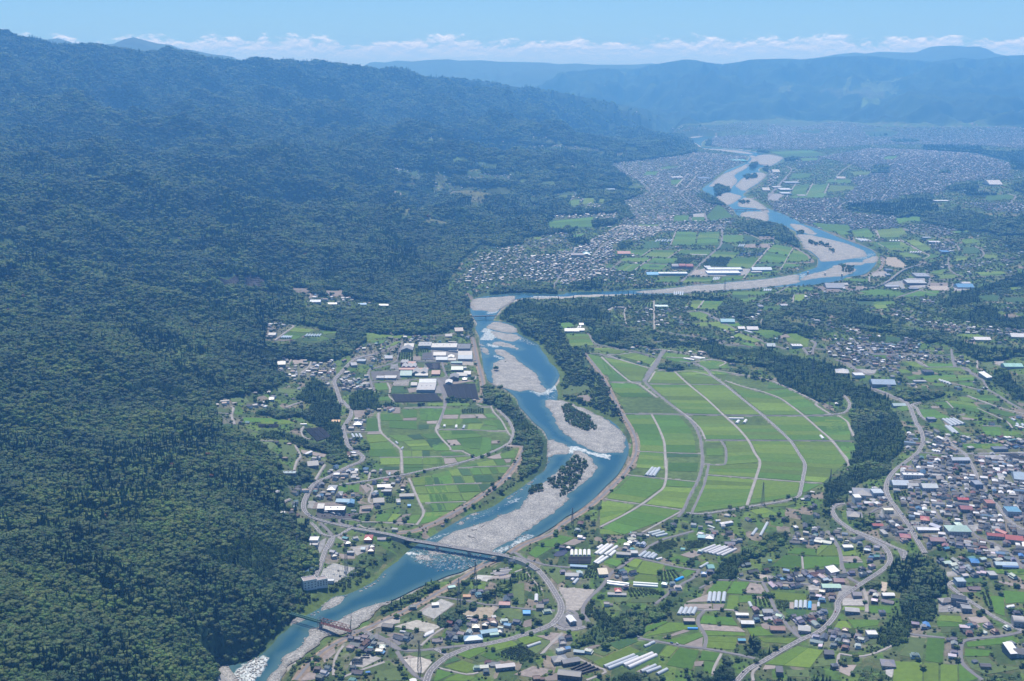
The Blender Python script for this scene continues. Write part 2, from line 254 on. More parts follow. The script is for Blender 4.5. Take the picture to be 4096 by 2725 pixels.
# ------------------------------------------------------------------ land cover polygons (drawn over a forest default)
OPEN = [P('W', '1020,662 1060,600 1110,560 1150,570 1250,556 1330,528 1405,520 1440,500 1425,478 1400,462 1480,440 1409,378 1500,368 1610,362 1600,340 1590,320 1620,300 1690,285 1500,285 1600,270 1750,265 2400,285 2400,1600 640,1600 640,1500 720,1420 800,1340 760,1390 690,1400 735,1330 720,1250 700,1190 650,1160 650,1080 600,1030 545,980 495,950 500,920 600,905 680,870 640,840 660,825 760,835 800,815 850,780 960,775 1085,755 1090,690'),
 P('W', '615,780 680,745 780,765 760,785 640,790'), P('W', '690,690 720,680 900,698 900,712 700,706')]
FOREST = [  # (tag, outline, kind) kind: b broadleaf, c cedar, m bamboo, s scrub
 ('C', '0,750 400,736 900,738 1070,790 1060,850 930,870 830,880 900,930 850,1000 700,1060 620,1040 430,1010 350,1040 400,1120 300,1100 100,1180 0,1160 B:1850,620 1740,560 1530,440 1580,360 1700,290 1760,262', 'b'),
 ('C', '0,1165 250,1030 400,1100 430,1200 470,1290 600,1290 690,1320 640,1420 560,1430 760,1568 363,1568 230,1380 150,1260 100,1230', 's'),
 ('C', '700,1080 850,1010 1000,1040 1200,1110 1360,1260 1360,1290 1200,1260 1150,1270 1050,1300 900,1270 780,1240 700,1190 690,1120', 'b'),
 ('C', '1340,1125 1700,1170 1950,1205 2091,1222 2091,1300 1700,1290 1450,1290 1370,1230', 's'), ('D', '0,1215 300,1260 500,1290 620,1265 900,1330 940,1420 900,1490 700,1450 400,1425 300,1390 100,1350 0,1330', 'm'),
 ('C', '1060,715 1350,715 1350,782 1060,772', 'c'), ('C', '1350,735 1730,750 1730,785 1360,778', 's'), ('C', '1730,732 2091,735 2091,785 1740,782', 'c'), ('D', '0,730 280,760 280,790 0,785', 'c'),
 ('C', '500,600 600,590 800,580 810,660 620,670 500,665', 'c'), ('C', '380,640 700,690 1200,640 1640,610 1640,640 1400,665 1150,680 800,692 470,700', 's'), ('C', '0,590 300,600 330,690 420,725 0,720', 'b'),('B', '1270,240 1500,150 1800,90 2091,80 2091,190 1700,195 1500,215 1330,235', 'b'),
 ('D', '180,880 300,765 400,785 520,855 570,940 420,978 250,932', 'b'), ('D', '400,980 520,1010 620,1060 700,1100 900,1130 1040,1180 1000,1130 760,1100 560,1110 420,1020', 's'),
 ('D', '680,930 800,880 950,820 1160,830 1300,762 1550,742 1700,850 1740,960 2091,1000 2091,1130 1900,1130 1700,1100 1500,1040 1480,960 1300,905 1280,960 1340,990 1280,1000 1050,960 930,940 800,945 950,1005 1050,1010 1200,1070 1280,1110 1300,1160 1150,1190 1040,1180 900,1120 700,1100 620,1030 690,1010', 'b'),
 ('E', '940,780 1100,690 1300,650 1500,600 1650,520 1819,480 1900,480 1900,600 1600,680 1350,700 1330,760 1400,810 1540,860 1560,950 1900,930 1900,1110 1700,1090 1500,1050 1250,1020 1000,960 960,940 1040,885 930,835', 'm'),
 ('E', '750,1100 860,1080 1030,1130 1060,1170 1130,1190 1280,1250 1500,1260 1900,1290 1900,1370 1500,1382 1350,1412 1200,1355 1100,1290 930,1210 850,1240 790,1230 740,1190 530,1170 450,1140 200,1080 0,1050 0,860 180,900 380,965 520,1030 640,1060', 'm'),
 ('E', '470,770 600,740 720,790 720,860 1000,920 1000,960 840,930 720,900 640,850 480,810', 'b'), ('E', '0,735 170,750 440,755 470,790 180,800 0,790', 'b'),
 ('E', '1280,0 1900,0 1900,280 1700,262 1600,150 1480,80', 'b'), ('E', '150,220 280,270 480,330 720,400 700,420 480,350 250,290', 's'), ('E', '520,370 640,420 600,450 540,430', 's'), ('E', '800,440 900,400 950,470 880,500', 's'),
 ('H', '900,55 1100,100 1400,150 1500,250 1480,285 1620,335 1830,440 2000,405 2091,350 2091,130 1700,50 1400,0 950,0', 'm'), ('H', '1080,170 1300,190 1450,250 1400,270 1230,235', 's'), ('H', '470,110 620,100 700,140 860,160 720,175 500,170', 'b'),
 ('I', '0,300 60,210 230,290 330,350 480,385 540,440 640,480 700,540 700,600 720,640 790,700 800,800 840,900 830,1050 740,1100 680,1180 680,1290 600,1340 430,1370 300,1430 220,1600 0,1600 0,1350 120,1320 240,1250 260,1130 320,1050 320,900 280,700 255,640 295,600 275,480 180,480 150,600 60,500 0,480', 'm'),
 ('I', '690,460 800,400 1000,385 1240,430 1250,480 1120,520 900,540 850,530', 'b'), ('I', '760,320 830,310 850,345 780,355', 's'), ('I', '1760,190 1900,180 1960,300 2080,390 2080,540 1960,500 1880,400 1750,340', 'm'), ('I', '1510,60 2080,10 2080,60 1800,120 1600,110', 'c'),
 ('O', '0,560 230,520 260,600 120,700 200,740 220,800 100,870 60,960 0,1000', 'm'), ('O', '300,980 350,945 440,930 510,960 530,1020 500,1080 420,1110 330,1060', 'b'),
 ('M', '940,-10 900,110 750,200 640,250 480,310 380,370 390,500 270,500 160,440 180,380 260,280 400,210 560,130 680,60 720,-10 K:0,0', 'b') if False else ('M', '940,-10 900,110 750,200 640,250 480,310 380,370 390,500 270,500 160,440 180,380 260,280 400,210 560,130 680,60 720,-10', 'b'),
 ('L', '1760,390 1850,300 1960,330 1950,500 1760,505 1600,565 1500,640 1380,705 1270,800 1200,900 1100,940 1010,990 940,1080 700,1130 560,1160 300,1200 250,1250 180,1200 300,1100 430,1010 480,950 440,830 520,800 580,830 640,900 850,830 1000,820 1040,760 1150,760 1300,690 1400,640 1560,560 1640,500 1720,440', 'b'),
 ('N', '690,380 760,265 860,235 1000,225 1150,285 1200,355 1280,425 1290,560 1270,650 1180,690 1000,640 860,640 680,620 665,500', 'c'), ('N', '830,650 1000,640 1180,690 1190,850 1080,940 920,980 890,1060 870,1190 720,1200 600,1210 550,1150 580,1000 660,920 800,800', 'm'), ('N', '400,530 520,500 620,540 600,630 420,600', 'b'),
 ('L', '500,1600 700,1490 850,1440 950,1490 1200,1600', 'b'), ('M', '0,1600 0,1490 140,1510 160,1400 300,1370 370,1480 330,1600', 'm'), ('N', '380,1600 400,1430 480,1400 640,1470 740,1600', 'b'), ('N', '1640,1600 1700,1510 1840,1460 2000,1500 2091,1600', 'b'), ('M', '660,1600 720,1540 860,1560 1100,1550 1250,1530 1400,1568 1460,1600', 'c'),
 ('M', '390,1260 500,1230 520,1100 600,1110 640,1220 760,1230 740,1290 560,1310 400,1290', 'm'), ('M', '520,1110 600,1100 620,1290 510,1290', 'c'), ('M', '1660,1240 1860,1170 1900,1250 1780,1290', 's'),
 ('K', '580,920 650,870 800,800 870,760 960,790 1060,740 1130,780 900,920 800,970 720,1000 600,950', 'b'), ('K', '710,650 790,590 900,560 920,490 1050,490 940,580 900,640 820,690', 'b'), ('K', '1230,640 1280,540 1340,500 1440,500 1440,570 1380,640 1300,690', 'b'), ('K', '1130,660 1250,650 1240,740 1150,760', 's'),
 ('K', '0,850 200,720 400,620 480,550 560,540 660,530 680,590 480,680 250,790 0,890', 'b'), ('J', '780,1600 900,1450 1000,1330 1200,1230 1230,1200 1220,1150 1300,1100 1450,1060 1500,1070 1400,1130 1200,1280 1060,1380 960,1490 940,1600', 's'), ('J', '1110,1450 1210,1310 1270,1330 1180,1450', 's'),
 ('J', '1000,690 1140,600 1220,650 1280,620 1330,590 1500,500 1640,400 1760,420 1900,430 1880,470 1750,560 1600,640 1500,690 1300,750 1230,830 1100,870 1000,870 960,800', 's'), ('J', '1840,440 1920,400 2091,290 2091,240 1950,350', 's'),
 ('G', '620,100 700,100 800,190 900,220 990,330 1060,410 1150,500 1250,590 1280,650 1290,800 1280,950 1190,1050 1130,1090 1040,1100 1000,1000 1040,900 1050,760 890,720 960,620 930,480 830,400 760,330 620,300 610,200', 'b'), ('G', '900,1250 750,1360 600,1420 460,1440 600,1350 800,1230 1000,1060 1130,1090', 's'),
 ('G', '1410,0 1380,80 1400,190 1450,280 1600,330 1800,420 1980,530 2091,620 2091,470 2010,330 1900,130 1830,0', 's'),
 ('F', '50,120 200,80 500,110 700,60 930,0 960,60 930,200 960,330 1010,420 1030,520 1010,640 900,680 830,660 810,560 600,500 500,480 400,420 130,400 130,310 330,320 540,380 640,430 870,400 740,300 620,240 520,170 280,200', 'm'),
 ('F', '1050,30 1320,30 1320,100 1060,90', 'm'), ('F', '1330,20 1560,60 1800,20 1810,70 1560,75 1330,80', 'b'), ('B', '430,1320 580,1360 0,1420 0,1230 120,1190 280,1210 310,1330', 'm'), ('B', '990,1300 1240,1310 1240,1340 1000,1340', 's'), ('F', '1080,480 1230,450 1230,530 1080,520', 'b'), ('F', '600,1250 660,1240 730,1320 700,1350', 'm'),
 ('F', '320,780 480,760 560,640 650,790 540,880 400,870', 'b'), ('A', '1500,800 1850,840 1860,600 1700,620 1530,700 1250,740 1000,720 950,760 1250,830', 'b'), ('A', '830,1480 1300,1400 1650,1430 1700,1350 1740,1300 1640,1200 1450,1060 1380,1130 1250,1290 1430,1360 1400,1400 900,1440', 'm'), ('B', '1320,660 1360,800 1370,920 1400,1130 1380,1100 1340,920 1310,760', 's'), ('K', '0,480 0,420 120,330 240,220 300,235 200,330 100,420', 's'),
 ('D', '370,0 880,0 940,60 1000,140 1080,240 1060,250 900,200 790,150 600,130 400,40', 'b'), ('D', '1120,410 1230,340 1235,410 1150,440', 'b'), ('D', '430,655 545,655 545,692 430,690', 'b'),
 ('Z3', '1390,1350 1470,1400 1465,1420 1380,1415 1300,1370 1270,1340 1330,1330', 'b'), ('Z3', '1570,1530 1768,1530 1768,1600 1560,1600', 'b'), ('Z4', '0,1530 80,1540 130,1600 0,1600', 'b'), ('Z3', '1400,1225 1460,1225 1462,1260 1380,1270', 's'), ('Z3', '1705,1170 1768,1150 1768,1200', 's'),
 ('Z4', '520,1415 700,1400 1100,1400 1200,1420 1130,1480 900,1500 560,1450', 'c'), ('Z4', '880,1500 1130,1480 1290,1420 1600,1500 1768,1480 1768,1600 1350,1600 1180,1560 1100,1540', 'b'), ('Z4', '1060,1010 1450,1010 1500,1040 1768,1040 1768,1170 1690,1170 1660,1110 1450,1060 1300,1050 1080,1040', 'c'), ('Z4', '640,900 800,880 910,915 850,945 700,950', 'b'), ('Z4', '1220,1290 1440,1250 1450,1310 1260,1320', 'b'), ('Z4', '1360,1310 1600,1330 1600,1350 1370,1350', 'c'), ('Z4', '730,1140 830,1140 830,1200 720,1200', 'b'), ('Z4', '1180,1180 1250,1175 1250,1200 1190,1200', 'b'), ('Z4', '0,1040 130,1040 130,1050 0,1050', 'c'), ('Z4', '240,900 360,895 360,925 180,915', 'b'), ('Z4', '860,960 1050,960 1050,985 850,980', 'b'), ('Z4', '1690,1250 1768,1240 1768,1330 1700,1320', 'b'), ('Z4', '900,1360 1100,1330 1180,1390 920,1390', 'b'), ('Z3', '1570,1030 1768,1035 1768,1060 1600,1045', 'b'), ('Z3', '1310,985 1380,960 1370,1010 1315,1010', 's'),
 ('Z4', '60,1100 200,1090 220,1110 70,1120', 's'), ('C', '980,180 1110,150 1120,200 1000,270', 'b'), ('C', '480,100 600,120 690,170 660,210 520,200 420,150', 'c'), ('C', '180,280 300,270 300,320 200,310', 'b'),
 ('Z3', '440,1360 500,1310 900,1330 930,1310 900,1340 720,1410 640,1440', 'b'), ('Z3', '690,1370 780,1400 830,1480 860,1500 820,1520 720,1460 640,1440', 'b')]
# settlements by region: houses per hectare | where they stand | outline
PH = ['in the valley town', 'in the green plain', 'beyond the viaduct', 'in the far city', 'on the far terrace']
TOWN_TRACE = {
 'O': '21|right of the curving town road|1060,340 2150,310 2150,1480 1700,1380 1300,1260 1090,1330 1000,1150 900,1000 820,840 700,650 700,560 800,480 1000,330;16|above the hairpin road|210,720 620,640 700,820 850,1000 930,1200 800,1260 600,1150 520,1000 250,950 250,850;14|along the bluff-top road|850,60 960,130 1000,250 850,290;13|north of the town cross street|1080,90 1300,90 1480,280 1050,280;7|among the paddies north of town|1400,100 2150,150 2150,260 1500,270',
 'N': '15|behind the tall cedar grove|1200,300 2150,300 2150,380 1700,380 1300,440;13|behind the blue-grey block|1380,400 2000,410 2000,510 1400,500;14|below the bamboo wood|950,980 1220,1000 1200,1080 950,1060;14|in the row beside the long paddy|1280,1100 1400,1110 1400,1390 1250,1390;11|beside the vegetable plots|1430,990 1520,980 1520,1100 1430,1080;12|along the lower lane|1590,1000 1980,1000 1960,1090 1600,1100;8|at the right edge|1900,1200 2150,1150 2150,1300 1920,1300;10|beside the straight road|1960,880 2150,850 2150,970',
 'M': '15|below the wooded bluff|940,30 1330,0 1400,130 1200,130 950,110;13|inside the hairpin road|1400,0 1560,0 1640,120 1900,200 1930,330 1850,400 1760,330 1650,170 1480,140;11|above the bright paddies|430,440 750,400 760,520 430,500;17|around the pale green hall|750,480 1080,420 1500,430 1500,620 740,600;14|beside the four plastic tunnels|1130,630 1450,640 1380,740 1120,740;14|in the hamlet left of the main road|370,820 760,810 900,900 880,980 600,980 430,990;16|on the left side of the bend|930,900 1330,840 1330,950 1220,1040 1020,1060 920,1000;11|beside the brown long house|720,980 900,980 1000,1080 760,1090;15|at the foot of the bamboo wood|1280,1050 1450,1040 1700,1090 1740,1200 1640,1270 1300,1230 1100,1180 1180,1110;12|between two bright paddies|1550,820 1950,860 1950,920 1500,910;11|beside the round pine|1530,630 2000,640 1990,760 1740,750;12|near the white sloping roof|1330,380 1500,360 1500,500 1340,480;12|below the hairpin road|1540,400 1850,380 1700,500 1560,480',
 'L': '9|beside the curved bypass|80,400 400,400 420,560 300,560 100,470;13|beside the long white tunnels|690,160 920,110 1010,180 900,260 700,230;12|above the glass tunnels|670,430 880,430 860,520 680,500;10|with the small red-roofed block|600,590 800,600 800,690 610,680;10|beside the blue tunnel|1200,560 1420,560 1380,640 1200,630;12|beside the yellow plot|1480,400 1740,390 1700,470 1480,490;12|above the row of tunnels|1820,120 2000,100 1990,190 1830,170;12|below the lower paddies|810,30 1060,0 1050,80 840,70;8|with the teal shed|1530,20 1730,20 1720,100 1540,90;10|below the dark wood|0,1100 300,1150 250,1300 0,1250',
 'K': '12|beside the truss bridge|0,1000 60,960 200,1060 180,1200 0,1090;12|behind the riverside wood|760,960 900,950 900,1180 760,1130;12|around the blue workshop|1000,940 1500,960 1480,1060 1200,1100 930,1150;13|left of the canal|160,1090 520,1040 520,1200 180,1200;11|at the road junction|560,1130 760,1120 760,1190 570,1190;13|beside the car yard|0,1100 150,1180 150,1330 0,1300;14|among the lower paddies|1050,1400 1250,1380 1250,1540 1070,1500;9|above the dark long hall|1860,1250 2091,1200 2091,1568 1920,1520;9|near the orchard|1220,700 1440,690 1440,770 1250,770;9|near the pylon|900,640 1190,630 1180,720 930,710',
 'J': '15|below the crane|1600,1090 1900,1110 2000,1250 1900,1300 1500,1260 1500,1180;10|beside the scrap yard|1450,1300 1600,1280 1550,1400;9|at the edge of the meadow|1500,1400 1650,1400 1620,1480 1500,1480;10|by the river road|1180,1440 1400,1440 1350,1540;9|above the river road|1270,1320 1390,1320 1380,1400;9|beside the meadow|1940,1350 2091,1330 2091,1430;6|near the lattice tower|1540,140 1830,140 1830,240 1540,240;8|above the substation|1290,250 1480,260 1460,320 1330,310;9|under the wooded slope|1060,390 1150,390 1140,460 1070,460;10|at the green bridge end|910,780 1020,720 1010,830',
 'F': '14|above the white store|630,910 920,880 930,1000 1100,980 1060,1090 920,1080 640,1030;12|beside the main road bend|820,740 1150,700 1150,790 1060,860 830,870;14|below the wide paddies|1240,740 1370,740 1370,800;10|below the raised road|1240,870 1600,840 1640,960 1400,970;9|near the brown plots|1150,960 1350,960 1400,1060 1260,1080;11|beside the plastic tunnels|1010,200 1190,190 1200,350 1010,340;14|by the road under the wood|1010,400 1150,430 1130,490 1020,480;16|inside the road bend|1010,530 1120,560 1120,640 1040,640;9|in the middle of the paddies|1430,300 1700,290 1700,350 1430,360;8|at the top of the paddies|1220,120 1480,90 1480,160 1220,170;9|above the netted slope|480,610 840,620 720,690 490,690;12|on the wooded slope|400,900 530,920 560,1000 420,1000;11|at the foot of the slope|420,1050 510,1050 520,1180 430,1140;8|high on the slope|180,960 330,970 320,1030;6|along the paddy lane|1470,300 1480,310 1540,460 1480,420;8|left of the road bend|320,1150 590,1190 580,1250 330,1210;5|under the levee|1220,1310 1560,1330 1550,1380 1230,1370;6|beside the lower paddies|1560,970 1720,970 1720,1020 1560,1020',
 'A': '12|on the forest edge|1080,880 1190,880 1200,1080 1050,990;9|in the hillside hamlet|1200,960 1650,890 1690,980 1680,1100 1450,1080 1200,1080;12|left of the winding road|1540,1100 1660,1110 1660,1190 1550,1190;11|right of the winding road|1690,1080 2091,1100 2091,1220 1720,1220;10|beside the winding road|1750,1000 1850,980 1850,1080 1750,1080;6|in the forest clearing|420,1330 630,1320 640,1390 430,1390;7|on the clearing ridge|750,1350 950,1330 950,1400 760,1400;6|in the lower clearing|470,1480 720,1480 790,1568 480,1568;9|under the trees|700,1220 880,1230 870,1260;8|beside the upland paddies|950,500 1240,510 1100,640 940,690;6|on the orchard terrace|1330,190 1480,180 1500,260 1700,230 1850,230 1830,330 1420,290;7|at the terrace edge|1920,290 2091,290 2091,350',
 'B': '7|above the factories|0,800 520,620 880,650 860,700 600,720 440,900 0,960;12|behind the long factory|560,640 890,650 880,700 570,700;6|at the paddy corner|150,1400 450,1390 450,1440 160,1470;8|by the lane|0,1510 150,1520 150,1568 0,1568',
 'C': '16|0|0,340 500,260 700,160 1000,0 1400,0 1400,90 1200,170 900,200 950,330 850,380 800,420 930,450 800,530 600,590 400,640 350,560 200,590 0,590;8|0|800,420 1130,500 1000,580 800,560;11|left of the straight lane|1180,870 1340,870 1340,1070 1180,1060;10|right of the straight lane|1360,900 1480,890 1480,1080 1360,1060;9|above the small paddies|1490,870 1730,870 1700,930 1500,920;9|by the conifers|1560,980 1750,990 1700,1020;9|near the tall cedars|1560,1040 1850,1040 1830,1090;9|under the wooded hill|940,870 1040,870 1040,930;7|along the terrace foot|1450,1310 1900,1340 2091,1380 1900,1400 1460,1330;7|at the wide lane|1200,1300 1400,1310 1400,1350 1200,1330;8|1|1100,300 1380,310 1370,340 1100,340;9|1|1130,395 1220,395 1220,420 1130,420;9|1|1450,230 1610,230 1610,255 1450,255;14|0|880,20 2091,0 2091,70 1590,60 1400,90;8|0|1240,560 1000,590 1010,560',
 'D': '13|on the upper terrace|1340,1280 1480,1200 1700,1240 2091,1200 2091,1568 1500,1450 1350,1390;9|below the wooded ridge|1460,1050 1600,1060 1750,1130 1640,1160 1480,1110;13|beside the teal warehouse|60,920 220,950 180,1000 80,1000;11|by the upper paddies|1080,720 1290,720 1250,780 1080,770;9|in the ridge clearing|1100,840 1250,840 1470,890 1300,900;8|on the wooded ridge|930,950 1280,1000 1500,1030 1450,1080 1250,1060;11|in the gap below the hill|500,960 680,910 690,940 540,1000;8|along the terrace road|660,1190 780,1190 1080,1240 1060,1290 780,1230;8|under the cedars|300,1150 420,1190 400,1210 320,1190;8|along the terrace foot|0,1340 100,1350 420,1420 400,1440 160,1400',
 'E': '15|in the terrace village|420,880 520,930 720,1000 1000,1040 1350,1060 1900,1120 1900,1200 1500,1150 1200,1140 1020,1100 740,1050 560,990 420,920;12|on the upper terrace|0,1180 250,1150 750,1200 700,1300 1050,1400 1000,1440 600,1420 400,1450 0,1480;11|at the lane end|1070,1370 1180,1370 1250,1480 1110,1470;11|on the far slope|1580,360 1740,340 1740,400 1600,400;11|2|1090,430 1300,400 1480,400 1300,460 1100,470;14|2|820,190 1090,190 1100,290 900,280;11|below the viaduct|700,770 900,770 880,840 720,820;6|on the far plain|0,0 300,0 260,50 200,60;10|on the far plain|300,0 1300,0 1200,60 1000,130 800,110 560,30;9|on the far slope|1560,480 1819,470 1700,510;5|on the hill shelf|1560,860 1819,870 1819,910 1600,900;11|2|820,410 1020,400 1010,460 900,440',
 'W': '8|0|1060,640 1080,612 1115,582 1210,562 1210,640 1100,655;5|0|1200,548 1300,535 1340,556 1215,572',
 'Z3': '14|in the far town|690,1130 1100,1085 1310,1045 1620,1082 1600,1125 1450,1185 1380,1250 1290,1310 1400,1380 1530,1450 1530,1540 1400,1600 760,1600 760,1400 900,1345 930,1305 860,1240 740,1190;19|3|1320,985 1420,945 1768,930 1768,1035 1500,1025 1350,1005;4|3|1000,880 1400,875 1768,800 1768,900 1300,905 1050,920;9|4|420,1340 660,1365 640,1440 380,1420;7|4|0,1000 400,1010 620,1030 600,1045 200,1025;9|4|120,1480 400,1490 750,1470 740,1510 300,1510',
 'Z4': '17|3|0,850 430,830 800,880 1000,880 1768,880 1768,1030 1450,1005 1060,1000 720,1000 300,1035 0,1030;17|3|350,1085 720,1025 1100,1040 1450,1065 1690,1130 1660,1200 1300,1260 1200,1330 800,1390 500,1420 540,1350 620,1280 560,1240 720,1190 560,1130;16|3|0,1400 130,1380 500,1370 520,1430 560,1470 900,1500 890,1600 500,1600 300,1600 60,1470;10|3|1350,1400 1768,1400 1768,1475 1500,1455;15|3|0,1180 90,1200 0,1330;8|3|200,1060 420,1080 350,1130 200,1170;9|3|1130,1200 1690,1200 1690,1240 1300,1260;2|4|350,640 820,600 800,665 500,660',
 'Z2': '9|4|1290,1190 1768,1210 1768,1240 1500,1235;10|4|1280,1270 1560,1290 1550,1320 1300,1300;7|4|1170,940 1768,985 1768,1000 1200,960;8|4|880,1150 1200,1175 1330,1190 1330,1205 1000,1195',}
TOWN = [(t, p, float(d), PH[int(w)] if w.isdigit() else w) for t, s in TOWN_TRACE.items() for d, w, p in (q.split('|') for q in s.split(';'))]
HAMLETS = [(t, *map(int, q.split(','))) for t, s in {'Z1': '205,955 220,955 285,970 350,990 515,993 540,990 735,1050 95,1112 735,790 1535,888 232,1475 745,998 70,1228', 'Z2': '395,828 415,747 575,775 600,770 665,760 700,615 128,912 650,930 1130,975 1075,1003 1160,1058 1240,1063 1240,1085 1305,815 870,1122 690,1405 745,1405 770,1415 815,1418 1000,1360 1100,725', 'Z3': '300,662 525,780 150,888 850,930 1440,803 1170,670 1425,888 640,600 520,602', 'Z4': '800,660 740,645', 'A': '910,392 1190,180 650,240 740,267 990,460 940,425'}.items() for q in s.split()]
